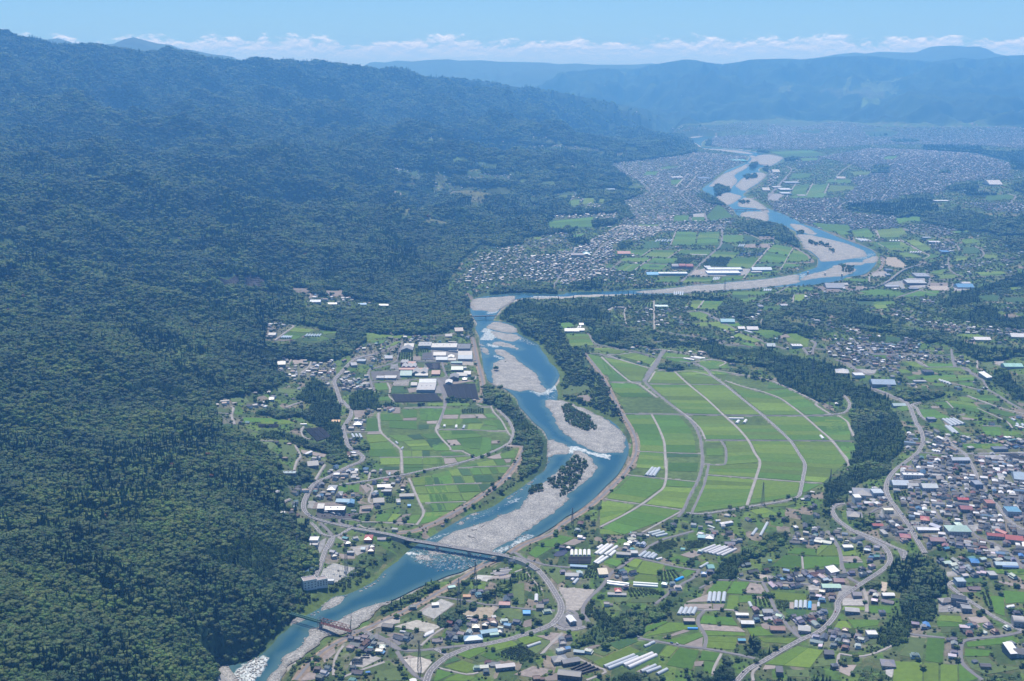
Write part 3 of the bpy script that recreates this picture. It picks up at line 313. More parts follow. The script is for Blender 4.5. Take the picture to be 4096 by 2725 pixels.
# ------------------------------------------------------------------ fields by region: kind, number of strips, left side | right side.  kinds: r rice, y ripening rice, d dark crop, b bare, g grass, o orchard, v netted vines
FIELD_TRACE = {
 'H': 'r3 15,85 45,180 88,264|30,80 130,178 232,262;y5 35,66 140,160 252,256|170,88 400,152 345,262;r3 88,280 110,340 182,395|290,285 370,340 445,395;y3 462,185 408,278|628,190 736,284;y3 645,192 762,283|925,222 1020,286;y9 412,290 560,415 705,528|745,293 890,420 1022,540;y9 765,295 900,410 1045,540|1035,297 1200,425 1352,540;y8 1060,268 1215,415 1385,545|1205,318 1500,412 1690,543;r7 1350,352 1520,405 1722,543|1565,330 1690,388 1890,535;r2 1420,265 1400,320|1480,290 1560,322;r7 212,545 285,660 318,760 335,845|425,545 485,660 525,770 533,855;r6 445,545 500,660 545,770 556,858|655,548 755,660 795,770 803,862;y4 335,855 303,985|528,864 535,1000;r2 570,945 570,1015|825,945 812,1018;d1 560,868 560,898|818,875 820,895;r4 228,1056 130,1152 58,1242|540,1088 515,1150 335,1282;r1 562,1085 545,1140|808,1108 790,1150;y4 542,1145 500,1190 385,1290|785,1160 750,1230 690,1325;y4 20,1262 0,1330 0,1470|285,1300 270,1320 180,1380;r4 365,1302 200,1388 20,1492|668,1345 540,1420 200,1545;y1 0,1500 0,1540|60,1500 190,1550;y6 758,555 830,640 888,748|1030,555 1150,665 1230,750;y4 1130,632 1248,750|1430,632 1570,752;y5 1390,558 1490,650 1602,755|1700,562 1825,670 1925,752;r5 1735,562 1840,660 1955,755|2075,562 2100,650 2090,755;y6 1048,765 1070,860 1055,960|1245,765 1290,870 1330,940;y3 918,968 902,1040|1330,952 1302,1068;y1 893,765 895,778|1000,765 1000,778;y1 890,825 890,885|1025,825 1028,885;y9 1262,765 1350,935 1318,1068|1598,768 1690,950 1682,1095;y9 1615,765 1732,955 1712,1095|1940,772 2060,940 1870,1108;r3 1960,765 2080,930|2091,770 2095,920;y8 895,1055 850,1180 782,1360|1295,1088 1265,1190 1222,1302;y5 1312,1085 1255,1290|1668,1110 1645,1222;r2 1705,1117 1692,1190|1850,1122 1710,1195;y2 1250,1345 1370,1408|1380,1320 1500,1380;y1 1420,1300 1390,1318|1700,1262 1560,1308',
 'C': 'y4 430,1150 480,1272|660,1145 720,1262;y3 690,1290 930,1352|880,1290 1090,1330;r4 650,1352 820,1568|800,1380 970,1568;y4 950,1362 1310,1460|1140,1338 1360,1400;r2 1480,1332 1425,1390|1740,1372 1650,1390;r1 1430,1395 1640,1445|1640,1395 1750,1440;r3 1800,1440 2091,1500|1960,1415 2091,1440;y2 1560,1530 1700,1568|1780,1510 2091,1560;r2 1040,265 1110,300|1315,258 1220,328;r3 1345,265 1235,332|1600,265 1495,343;r1 1630,265 1575,312|1750,262 1715,310;r2 1020,350 1005,382|1315,342 1262,388;r3 1342,350 1275,398|1600,352 1550,410;r1 840,430 850,450|985,432 960,458;r3 930,480 1115,490|1050,410 1210,412;r3 1250,408 1185,465|1500,420 1430,470;r5 1590,70 1535,210|1795,78 1780,212;r5 1812,80 1792,222|2035,72 2020,212;r2 1990,282 1925,350|2091,290 2091,335;r2 1700,550 1645,605|1975,552 1955,588;r2 1540,540 1320,600|1640,542 1590,598;d1 1250,175 1240,250|1420,165 1400,240;r2 1730,262 1720,312|1950,262 1920,320;d1 1300,425 1300,445|1400,425 1400,445;o1 1600,350 1590,405|1800,345 1720,400;o1 1870,395 1870,415|2091,345 2091,430;y2 1740,795 1730,870|1880,790 1800,880;r3 1890,800 1830,880|2080,800 2010,880;y1 1700,920 1800,985|1850,905 1920,950;y1 1760,1030 1770,1055|1910,1020 1900,1060;y2 1920,1020 1930,1060|2091,1010 2091,1060;r1 340,1030 420,1090|470,1020 520,1060;d1 1360,800 1360,830|1490,800 1490,830;o1 1360,868 1360,890|1480,868 1480,890;o1 1160,810 1090,830|1340,810 1340,870;r1 200,20 250,40|400,10 420,35;r1 1180,0 1190,15|1400,0 1380,20;y1 100,130 90,150|170,130 160,150;r1 450,120 560,130|640,80 600,110',
 'D': 'r3 232,110 232,182|450,110 450,185;r2 150,282 110,330|420,287 340,350;r3 350,342 270,437|620,347 530,452;r3 775,202 705,278|970,242 940,330;r3 700,287 620,390|930,330 885,400;r3 985,262 900,385|1110,300 1150,380;r2 880,402 850,462|1050,417 1000,450;d2 460,115 460,180|560,120 630,160;b1 480,205 460,240|740,195 730,240;d1 590,405 570,435|880,405 870,432;o1 110,350 20,425|330,345 270,435;r2 240,540 220,585|480,535 440,565;r2 0,560 0,600|220,560 200,590;r1 500,505 480,540|820,480 820,500;d1 150,215 180,260|300,195 380,235;b1 600,122 640,155|790,120 790,150;r2 20,100 20,125|200,110 190,140;r2 20,140 0,185|195,150 190,180;y2 335,700 335,732|620,695 640,740;r1 620,695 645,740|735,698 690,738;r2 870,690 1010,690|900,660 1020,655;r2 1030,655 1020,695|1180,650 1190,690;y2 990,730 990,800|1110,728 1070,800;o2 740,735 720,770|960,735 930,770;r1 665,850 660,890|855,862 830,890;r2 1640,722 1750,740|2091,702 2091,750;d1 340,735 340,770|500,735 500,775;r1 420,775 440,805|600,755 560,800;y1 0,925 0,1010|70,930 80,1000;y1 0,800 0,850|30,795 0,850;r4 40,795 0,880|240,800 180,890;r1 1400,570 1750,600|1520,560 1760,570;b1 1180,640 1320,710|1420,640 1500,700;b1 1480,640 1540,680|1700,640 1680,690;r2 1340,30 1480,110|1480,45 1580,100;y1 1600,100 1620,130|1840,100 1800,130;r3 1850,60 1880,135|2091,60 2091,130;r3 1750,185 1930,235|2091,180 2091,230;r1 1800,190 1850,240|1840,185 1920,235;y2 400,1132 345,1165|650,1212 560,1228;r3 545,1112 700,1188|740,1092 890,1150;y2 900,1142 1125,1282|1000,1132 1140,1202;y2 880,1190 950,1245|980,1170 1120,1285;y2 80,1018 250,1098|225,1018 395,1110;y1 0,1020 0,1060|70,1020 80,1060;r1 285,1030 312,1060|400,1022 440,1058;r1 420,1235 540,1275|500,1230 590,1265;b1 820,1150 840,1190|920,1140 940,1175;d1 1600,800 1650,840|1900,800 1800,850;y1 1800,830 1850,880|1950,810 1960,870;r1 1820,1360 1840,1390|1980,1365 1960,1390;g1 1330,1380 1400,1460|1440,1390 1500,1440;o1 1760,1180 1780,1225|1950,1180 1930,1225;y3 0,1420 0,1510|180,1425 320,1500;r1 0,1380 0,1420|90,1395 60,1415;r1 100,1530 130,1568|260,1530 300,1568',
 'E': 'r4 0,62 90,130|180,32 270,130;y4 282,52 322,132|540,32 600,100;y6 300,190 430,270|545,180 720,280;y4 565,158 765,280|700,160 860,260;r2 480,292 600,342|620,290 760,342;r1 775,340 805,360|850,305 960,328;b1 540,240 550,255|690,240 700,255;r2 80,700 480,755|290,672 600,718;r2 705,690 545,752|950,690 900,742;y2 830,500 950,520|950,470 1050,470;y2 920,525 930,565|1080,520 1160,555;d3 1190,240 1180,300|1340,235 1370,300;y2 1090,330 1110,380|1280,330 1200,370;y1 1400,310 1380,345|1550,325 1520,355;y2 1160,160 1200,200|1290,145 1380,180;y3 1300,500 1380,535|1600,490 1640,520;r2 1050,70 1080,90|1240,55 1250,80;r1 1160,1145 1200,1180|1330,1140 1430,1180;o1 190,1190 200,1225|330,1180 380,1215;r1 220,1360 240,1390|400,1365 395,1395;y1 580,1430 640,1480|700,1430 770,1485;r2 830,1450 800,1480|1070,1450 1080,1485;y2 780,1495 800,1515|1150,1490 1200,1530;g1 1380,1450 1400,1510|1480,1430 1500,1500;y1 200,805 280,835|470,800 470,840;g1 600,1010 620,1050|720,1015 700,1045;d1 380,1160 200,1230|540,1190 520,1230;b1 0,640 0,690|180,645 190,670;b1 840,605 830,645|1020,605 1030,645;b1 240,490 240,540|360,485 360,545;d1 1600,760 1640,810|1819,760 1819,800;d1 1340,740 1380,800|1560,740 1540,800;y1 1640,660 1700,685|1720,650 1800,670;b1 1500,1430 1520,1460|1600,1425 1600,1450',
 'I': 'r3 980,278 1100,340|1360,262 1390,330;r2 1385,265 1400,325|1530,262 1585,320;r3 1275,528 1350,612|1540,560 1730,680;r3 982,622 1040,722|1150,627 1315,712;r1 1140,550 1240,615|1280,545 1340,605;y1 1360,690 1680,740|1560,700 1850,735;r2 1620,622 1900,700|1800,622 2040,682;r2 1690,812 1720,890|1830,812 1850,920;r1 1862,850 1870,915|1990,850 2050,882;y2 842,130 950,182|960,130 1050,180;r1 1070,150 1100,180|1300,140 1340,175;y2 1050,192 1200,220|1380,187 1470,222;r1 1400,492 1430,545|1500,500 1580,545;r2 1510,482 1640,532|1760,475 1870,540;r1 1630,995 1650,1040|1830,985 1860,1010;y1 740,590 800,640|860,590 880,635;r1 500,55 560,85|660,60 650,85;r1 760,210 800,245|870,205 900,240;r1 840,280 880,310|930,275 960,310;r1 460,258 480,288|560,262 585,290;r1 1110,350 1150,378|1230,350 1260,380;r1 1380,345 1440,375|1540,340 1560,385;b1 1100,585 1120,612|1190,590 1200,610;b1 1420,690 1440,730|1560,700 1600,740;d1 1590,570 1640,610|1760,575 1840,610;g2 870,1470 960,1510|1040,1460 1050,1500;r2 0,710 0,745|200,712 250,745;r3 0,750 30,870|245,750 300,870;r2 120,960 180,1060|310,975 325,1050;g1 1730,1370 1760,1390|1840,1290 1860,1370;g1 1930,1300 1980,1430|2010,1290 2080,1430;b1 1750,1190 1800,1220|1930,1160 2010,1200;v1 1830,1095 1950,1150|2000,1090 2080,1165',
 'F': 'r1 1217,195 1222,330|1333,195 1345,325;r1 1362,150 1368,218|1560,150 1598,215;r1 1455,222 1455,292|1738,220 1750,308;r1 1580,100 1610,188|1750,110 1745,180;b1 1600,192 1605,216|1745,188 1740,216;r2 1772,90 1782,212|2018,92 1970,213;b1 1848,222 1850,250|1965,218 1945,250;d1 1760,262 1762,312|1870,258 1870,300;r1 1210,367 1242,450|1380,362 1450,430;r2 1250,457 1250,590|1460,440 1560,597;r1 1442,372 1562,438|1618,367 1695,420;d1 1642,367 1712,413|1778,362 1830,408;y2 1600,432 1662,488|1830,422 1880,480;r1 1665,490 1700,526|1880,484 1920,526;r1 1785,360 1852,406|1962,352 1992,400;r2 1860,412 1932,530|1992,406 2060,530;r1 1970,322 2005,412|2110,320 2120,412;r1 1592,535 1602,597|1685,532 1690,595;y1 1695,532 1697,595|1795,530 1800,595;d1 1802,530 1806,595|1880,530 1882,595;y1 1362,607 1362,680|1563,605 1570,675;y1 1602,605 1607,675|1798,605 1805,675;y1 1808,605 1812,672|2010,603 2020,670;r1 1607,682 1608,712|1810,680 1812,710;r1 1608,715 1612,770|1812,712 1812,765;d1 1400,700 1400,735|1560,700 1562,730;b1 1415,740 1430,778|1565,735 1565,775;r1 925,905 925,965|1030,895 1030,965;r1 1036,895 1036,965|1145,885 1140,965;b1 1150,890 1215,975|1200,885 1270,935;b1 1230,340 1225,360|1380,338 1370,358;y1 1690,820 1722,898|1888,790 1918,883;r1 1900,788 1928,882|2100,738 2110,878;y1 1722,910 1742,983|1830,905 1858,983;y1 1838,905 1872,983|2058,893 2091,968;y1 1752,995 1785,1078|1868,990 1888,1073;r1 1875,990 1898,1070|2100,980 2110,1068;d1 1872,1090 1905,1168|2030,1085 2050,1163;y1 1822,1187 1800,1225|2130,1170 2060,1215;r1 1800,1230 1780,1300|2055,1220 1960,1262;y1 1322,1190 1312,1273|1478,1190 1420,1273;y1 1492,1195 1430,1273|1588,1195 1500,1273;b1 1600,1202 1512,1280|1692,1190 1590,1273;r1 1702,1205 1612,1290|1782,1205 1742,1288;b1 1150,1110 1140,1190|1320,1090 1250,1180;g1 1280,1110 1300,1170|1480,1080 1600,1100;o1 1430,1010 1420,1080|1530,1010 1520,1080;b1 660,1070 650,1140|1000,1065 1000,1100;g1 820,1340 880,1400|1020,1340 960,1400;v1 570,305 700,440|750,290 855,390;v1 90,260 90,290|300,260 300,290;g1 120,440 90,490|310,440 210,530;g1 320,450 350,620|470,470 480,560;b1 530,520 540,560|800,570 780,600;g1 100,30 110,80|270,25 290,60;r1 100,210 120,250|400,210 500,250;g1 1140,960 1150,1010|1160,960 1200,1000;b1 930,985 920,1030|1000,980 1010,1030;g1 460,1230 470,1340|600,1240 560,1330;g1 870,1450 870,1500|970,1440 970,1490;b1 1080,110 1100,190|1200,110 1200,180;b1 1360,60 1500,140|1570,80 1570,140',
 'G': 'r2 0,352 0,482|198,347 182,470;y1 207,367 198,415|370,362 370,410;b1 192,420 182,460|350,418 342,460;b1 372,418 362,460|510,415 538,450;b1 518,415 545,455|600,410 648,455;r1 622,410 660,450|700,405 750,450;y1 167,465 152,532|312,465 310,530;y1 322,465 315,530|400,460 370,520;r1 402,460 390,508|538,455 600,503;y1 455,515 442,573|610,513 572,573;r1 612,480 622,520|718,475 760,538;r1 705,475 748,560|790,475 848,578;y1 590,540 570,580|760,545 760,580;r2 142,582 195,678|490,580 600,648;d1 12,680 62,760|150,662 198,708;r1 62,765 102,793|210,715 278,793;b1 227,682 262,738|328,680 378,730;r2 332,670 400,762|600,652 600,780;r1 605,652 572,800|690,660 690,788;y1 272,745 290,795|368,742 480,770;r1 380,765 530,858|690,795 640,830;r2 160,810 180,850|290,805 440,845;y1 0,865 0,940|180,862 200,930;b1 195,875 210,935|310,870 340,915;y1 320,865 345,910|470,855 500,870;b1 695,690 695,720|780,685 785,715;y1 780,832 802,872|940,780 938,870;b1 640,865 720,880|790,820 800,875;r1 690,740 695,785|820,730 800,770;b1 825,885 850,920|905,880 890,915;r1 345,970 400,972|530,922 555,945;y1 535,920 562,960|710,887 750,950;r1 715,885 760,948|820,880 850,943;r1 62,1060 78,1068|230,1000 272,1058;y1 245,1000 285,1058|342,982 380,1053;d1 350,985 392,1053|450,980 490,1050;r1 460,980 502,1048|560,975 600,1043;y1 570,975 610,1043|660,970 700,1038;r1 670,970 712,1038|730,967 770,1033;r1 740,967 782,1030|872,960 842,1028;r1 0,1072 0,1153|68,1070 90,1148;d1 78,1072 102,1148|168,1070 190,1143;r1 180,1072 205,1143|280,1067 300,1138;d1 292,1067 312,1138|375,1062 415,1133;y1 388,1062 427,1133|490,1057 520,1128;d1 503,1055 532,1128|690,1047 738,1113;r1 7,1165 32,1238|210,1157 245,1233;r1 222,1157 257,1233|325,1152 355,1228;r1 337,1152 367,1228|543,1147 578,1218;r1 32,1250 62,1333|140,1247 175,1323;y1 152,1247 187,1323|355,1237 398,1313;y1 372,1237 412,1313|578,1227 450,1318;r1 42,1350 72,1433|180,1342 220,1423;y1 192,1342 227,1423|408,1332 290,1418;r2 0,1440 0,1500|258,1430 100,1498;d1 555,1145 590,1215|720,1140 620,1220;b1 1590,220 1640,290|1700,210 1770,270;g1 1430,130 1450,230|1720,110 1700,180',
 'B': 'y1 255,1137 270,1210|380,1130 402,1200;r1 305,1277 312,1320|400,1272 440,1308;d1 440,1165 432,1240|560,1162 600,1230;v1 430,1252 475,1335|900,1245 975,1325;v1 972,1152 1030,1290|1310,1140 1350,1305;y1 140,605 180,658|640,640 690,658;y1 220,690 232,708|370,682 340,720;y1 470,700 410,740|540,695 460,740;y1 330,745 330,770|420,742 380,770;y1 750,630 760,650|880,632 840,650;o1 510,815 500,890|660,810 660,900;o1 680,770 690,815|820,770 825,810;b1 600,850 600,895|740,855 740,895;g1 720,930 720,980|820,925 820,985;v1 780,930 830,988|940,920 950,990;r1 1010,1340 1010,1370|1250,1345 1250,1370;r1 810,1345 820,1370|970,1340 980,1370;o1 1165,1410 1170,1450|1400,1400 1400,1450;b1 1080,1110 1080,1145|1250,1100 1300,1110;b1 600,1190 620,1235|690,1180 690,1225',
 'A': 'y2 1212,550 1190,588|1460,572 1400,602;r2 1502,592 1562,620|1700,587 1690,610;r2 1182,595 1132,638|1390,612 1250,680;b1 1080,675 1070,690|1200,680 1160,695;d1 1330,670 1350,695|1480,655 1490,690;v1 420,20 520,110|680,0 690,100;v1 710,0 720,120|880,0 990,130;o1 620,190 610,230|1060,170 1060,215;o1 600,245 600,285|860,240 830,270;b1 1200,130 1260,190|1420,140 1400,190;b1 1560,160 1620,230|1780,150 1760,230;b1 1400,195 1400,240|1510,195 1500,230;g1 570,1290 600,1330|740,1280 780,1330;g1 1200,1320 1210,1350|1310,1315 1290,1350;r1 710,1495 720,1540|1000,1500 1150,1530;g1 1050,1180 1080,1230|1400,1180 1280,1240;b1 1230,890 1230,935|1360,880 1340,930;r1 1800,980 1800,1010|1900,975 1890,1010;g1 430,1400 440,1440|560,1400 580,1440;o1 840,800 960,900|980,780 1120,870;g1 900,1370 900,1385|1040,1340 1040,1360;y1 1960,600 2010,700|2091,600 2091,700',
 'L': 'v1 195,272 190,345|440,272 425,345;v1 205,1440 345,1505|370,1368 530,1450;y1 715,432 870,440|782,372 900,410;y1 785,360 905,385|892,287 970,302;y1 975,310 895,438|1200,352 1130,463;y1 892,447 882,535|1110,472 1130,545;r1 1205,362 1190,400|1420,397 1350,430;r1 1370,432 1420,485|1430,402 1528,420;r1 1332,257 1225,300|1470,290 1408,332;r1 562,332 700,370|640,287 770,317;r1 1010,992 960,1078|1200,942 1240,950;r1 1240,955 990,1105|1522,968 1540,1008;r1 1170,1150 1400,1185|1570,1060 1600,1100;b1 1405,1190 1480,1213|1600,1108 1592,1218;b1 1160,1120 1250,1110|1400,1030 1470,1045;d1 600,1180 720,1240|800,1118 930,1150;g1 432,1260 560,1310|560,1202 690,1242;y1 450,1370 550,1430|830,1205 950,1258;d1 1000,1250 1130,1290|1122,1172 1215,1190;d1 880,1290 930,1325|930,1265 1030,1285;r1 1137,1300 1242,1325|1230,1197 1340,1217;r1 1212,1400 1480,1452|1350,1218 1560,1252;r1 1560,1350 1742,1360|1592,1250 1780,1277;r1 1600,1460 1690,1500|1622,1362 1740,1372;b1 1505,1365 1510,1415|1610,1358 1590,1410;r2 1562,965 1965,988|1602,882 1900,902;b1 1560,972 1602,1035|1975,1002 2045,1058;y1 1622,1040 1632,1092|2030,1062 2050,1098;y2 1640,1100 1640,1220|1960,1107 1940,1245;b1 1420,742 1432,745|1655,652 1640,745;b1 1402,762 1402,802|1690,762 1695,818;b1 1702,762 1705,820|1830,762 1800,820;o1 800,600 830,690|1080,610 1190,660;g1 855,702 845,745|1150,702 1100,750;o1 1150,420 1150,530|1300,410 1370,480;o1 1400,120 1440,190|1640,80 1600,170;o1 1030,170 1150,240|1280,95 1340,140;o1 400,370 330,500|520,340 490,480;o1 420,180 440,200|580,110 620,140;g1 650,690 680,745|850,690 800,740;o1 370,800 370,880|460,740 440,860;g1 600,730 620,820|680,760 760,840;d1 1100,180 1100,230|1200,210 1180,240;b1 1360,250 1480,285|1500,200 1600,240;d1 1470,340 1520,375|1530,300 1580,330;y1 1560,340 1600,360|1620,308 1660,325;b1 350,1225 370,1270|480,1190 540,1190;g1 320,1300 460,1370|440,1290 560,1330;b1 130,140 250,150|250,80 370,100;b1 0,1060 0,1200|180,1075 130,1150;b1 900,1470 960,1490|1030,1400 1060,1420',
 'K': 'r1 1602,232 1682,283|1690,155 1850,180;r1 1700,150 1882,172|1930,42 2080,72;r1 1132,1190 1260,1250|1410,1132 1500,1190;r1 1472,1120 1562,1188|1640,1092 1758,1130;r1 852,1290 982,1335|1080,1207 1180,1242;r1 1102,1300 1232,1353|1200,1257 1380,1300;y1 722,1420 962,1488|910,1352 1090,1412;r1 612,1568 652,1568|650,1442 830,1490;y1 702,1568 982,1568|862,1490 1050,1532;d1 730,1370 720,1400|830,1310 900,1345;g1 980,1335 1080,1370|1090,1300 1220,1350;g1 1742,372 1910,560|1910,372 2040,470;b1 1680,1095 1850,1150|1990,1072 2010,1085;b1 1450,1500 1700,1540|1650,1412 1850,1450;o1 1240,1300 1560,1370|1500,1190 1700,1290;g1 1580,1210 1680,1290|1760,1140 1850,1150;g1 1300,830 1480,980|1400,800 1560,870;b1 1120,850 1180,900|1230,780 1300,800;g1 1450,560 1440,780|1560,540 1560,760;o1 1480,460 1480,520|1640,440 1650,500;o1 1660,560 1680,670|1720,540 1760,680;g1 1680,860 1650,990|1880,850 1830,960;b1 1560,940 1540,1000|1640,920 1640,990;g1 1760,640 1780,810|1840,640 1890,790;b1 330,980 560,1060|480,940 700,1000;g1 220,960 250,980|330,900 370,920;b1 60,1110 190,1150|200,1060 380,1090;g1 0,1390 0,1568|150,1350 330,1560;b1 280,1320 480,1400|360,1300 600,1350;g1 360,1280 420,1330|500,1240 690,1270;b1 440,850 620,920|560,760 830,770;g1 1120,440 1200,470|1290,330 1410,340;b1 1580,950 1560,1010|1650,1020 1640,990;b1 1150,480 1180,510|1440,450 1360,500;b1 1750,1540 1800,1568|1900,1480 1930,1560',
 'M': 'r1 897,230 1218,258|1000,177 1208,187;y1 1223,260 1345,148|1222,190 1270,147;y1 1230,262 1455,260|1350,148 1420,150;r1 742,372 1058,395|890,247 1060,267;r1 1087,400 1478,348|1082,267 1458,267;r1 1477,187 1490,258|1610,182 1648,250;r1 1502,340 1512,390|1690,332 1740,385;r1 62,640 258,640|180,522 340,527;r1 277,650 438,660|350,527 518,535;y1 272,820 402,818|302,672 405,672;y1 408,745 550,745|408,672 550,672;y1 737,627 772,713|1108,660 1112,740;y1 1482,825 1720,830|1500,787 1725,795;r1 1757,782 1782,858|1998,790 1990,860;y1 1392,1030 1590,1020|1450,942 1530,942;y1 1543,927 1612,1020|1880,932 1860,988;y2 672,1388 1150,1430|1020,1202 1288,1250;r1 480,1000 535,1098|640,1000 780,1090;y1 600,1112 665,1160|1010,1117 930,1180;b1 460,645 690,660|525,540 640,560;o1 780,730 820,820|940,740 930,800;b1 930,745 930,810|980,745 980,815;o1 560,700 560,790|700,690 760,800;d1 890,810 920,900|1110,830 1100,890;b1 1490,265 1500,320|1650,262 1700,310;b1 1090,410 1100,460|1300,410 1310,450;g1 560,310 680,330|660,260 780,270;g1 370,400 400,430|520,360 600,390;g1 1230,1330 1190,1420|1420,1300 1420,1400;b1 1470,1400 1450,1470|1640,1400 1560,1520;g1 900,1450 920,1520|1150,1450 1140,1530;g1 1600,1330 1600,1390|1700,1330 1690,1390;b1 1160,760 1160,830|1220,760 1220,830;b1 680,1400 650,1450|800,1410 780,1440;b1 1500,640 1500,770|1720,700 1720,780;g1 230,1310 260,1380|330,1300 400,1370;g1 1700,1100 1700,1190|1840,1090 1850,1180;b1 630,970 660,1030|740,960 760,1020;b1 580,680 580,710|680,690 700,710',
 'N': 'r1 1082,1117 1057,1358|1263,1127 1238,1383;g1 895,1108 792,1300|1058,1122 1030,1343;y1 742,1362 715,1600|1028,1372 1030,1600;y1 1048,1377 1042,1600|1198,1387 1198,1600;y1 1217,1392 1217,1600|1395,1402 1400,1600;y1 1412,1374 1412,1600|1450,1402 1630,1540;r1 1487,1162 1500,1213|1970,1097 2030,1168;r1 1477,1228 1470,1310|1750,1252 1720,1310;r1 1735,682 1790,858|1880,672 1890,890;r1 1868,622 1902,760|2120,640 2120,738;r1 1170,932 1448,958|1225,880 1430,890;r1 1170,940 1192,1000|1448,965 1430,1000;r1 1692,382 1750,430|2120,402 2120,450;b1 1800,530 2091,610|1840,520 2091,562;b1 1500,900 1560,970|1680,890 1740,950;b1 1500,980 1560,1030|1600,970 1640,1000;g1 1470,1320 1540,1440|1720,1320 1800,1400;g1 1540,1440 1700,1500|1800,1400 2091,1430;b1 1380,590 1430,640|1560,590 1600,640;d1 1470,480 1480,540|1680,490 1640,540;g1 1220,1000 1220,1060|1340,1000 1320,1060;b1 420,630 430,670|580,640 600,680;o1 1640,640 1680,780|1720,650 1780,800',
 'O': 'g1 860,675 880,720|940,670 960,730;r2 1640,20 1680,100|1840,20 1850,130;r1 1440,200 1470,250|1840,195 1870,230;o1 720,720 730,790|850,690 900,770;b1 1770,380 1850,420|1900,370 2000,400;g1 1570,1115 1580,1150|1700,1115 1700,1150;r1 1690,1490 1750,1550|2120,1510 2120,1568;v1 1850,320 1960,375|2020,310 2120,380;g1 1790,520 1800,560|1850,510 1860,560;g1 1940,510 1990,620|2020,500 2110,610',
 'J': 'g1 1560,1395 1500,1560|1950,1390 2091,1420;g1 1410,60 1390,130|1510,110 1500,130;g1 1330,170 1330,240|1500,180 1480,230;b1 1450,240 1480,290|1620,240 1620,290;g1 1560,1130 1560,1160|1640,1100 1640,1120;g1 1400,1130 1440,1180|1540,1100 1560,1160;b1 1270,1310 1300,1380|1400,1200 1420,1270;b1 1090,1470 1040,1568|1200,1480 1250,1540;g1 1530,60 1560,110|1740,50 1700,110;g1 1780,1080 1900,1130|1900,1070 2000,1110',
 'Z3': 'r1 1100,1245 1095,1275|1190,1240 1140,1275;r2 1340,1495 1380,1530|1430,1410 1530,1500;r1 1120,1490 1120,1530|1220,1490 1220,1530;r1 1240,1500 1240,1530|1330,1500 1330,1530;b1 1000,1490 1000,1520|1110,1490 1100,1520;y1 380,1385 390,1420|470,1380 460,1420;y1 490,1370 490,1415|580,1370 570,1400;y1 590,1375 590,1400|650,1370 640,1395;r3 240,1530 260,1568|560,1500 560,1568;r1 1000,1165 1080,1170|1080,1150 1170,1150;r1 930,1185 900,1215|1010,1185 990,1210;r1 1100,1250 1100,1275|1160,1245 1150,1270',
 'Z4': 'r3 140,1370 380,1365|240,1330 410,1335;r3 180,1290 160,1350|290,1270 250,1340;r3 310,1280 270,1340|420,1270 380,1330;y2 430,1280 410,1330|600,1290 590,1310;r2 10,1050 130,1090|300,1040 420,1080;r1 220,1095 240,1115|350,1090 340,1110;r1 480,1260 480,1270|580,1240 570,1265;y1 560,1185 600,1215|720,1185 690,1210;r1 800,1085 800,1105|900,1075 880,1100;r1 170,1200 150,1240|300,1200 280,1230;r1 880,1510 900,1550|1000,1490 1100,1510;r1 300,1540 400,1600|560,1555 570,1600;r1 420,1240 400,1260|560,1240 540,1260;r1 640,700 650,720|780,690 760,715;g1 530,575 520,582|580,570 560,580;g1 640,590 760,620|820,570 920,610;g1 70,610 90,625|175,605 160,620;r1 1510,1350 1500,1385|1700,1345 1690,1380',
 'Z2': 'y1 1340,1095 1340,1112|1480,1093 1480,1108;r1 1230,1092 1230,1105|1330,1092 1330,1100;g1 1380,1285 1270,1340|1768,1290 1768,1340;b1 855,1408 860,1425|900,1410 910,1428;b1 1010,1420 1000,1438|1170,1418 1170,1438;b1 885,1428 885,1440|1155,1434 1155,1442;g1 1140,1510 1150,1540|1380,1500 1380,1530;g1 400,832 400,842|460,835 450,845',}
FIELDS = [(t, l.split(' ', 1)[1], r, int(l.split(' ', 1)[0][1:]), l[0]) for t, s in FIELD_TRACE.items() for l, r in (q.split('|') for q in s.split(';'))]
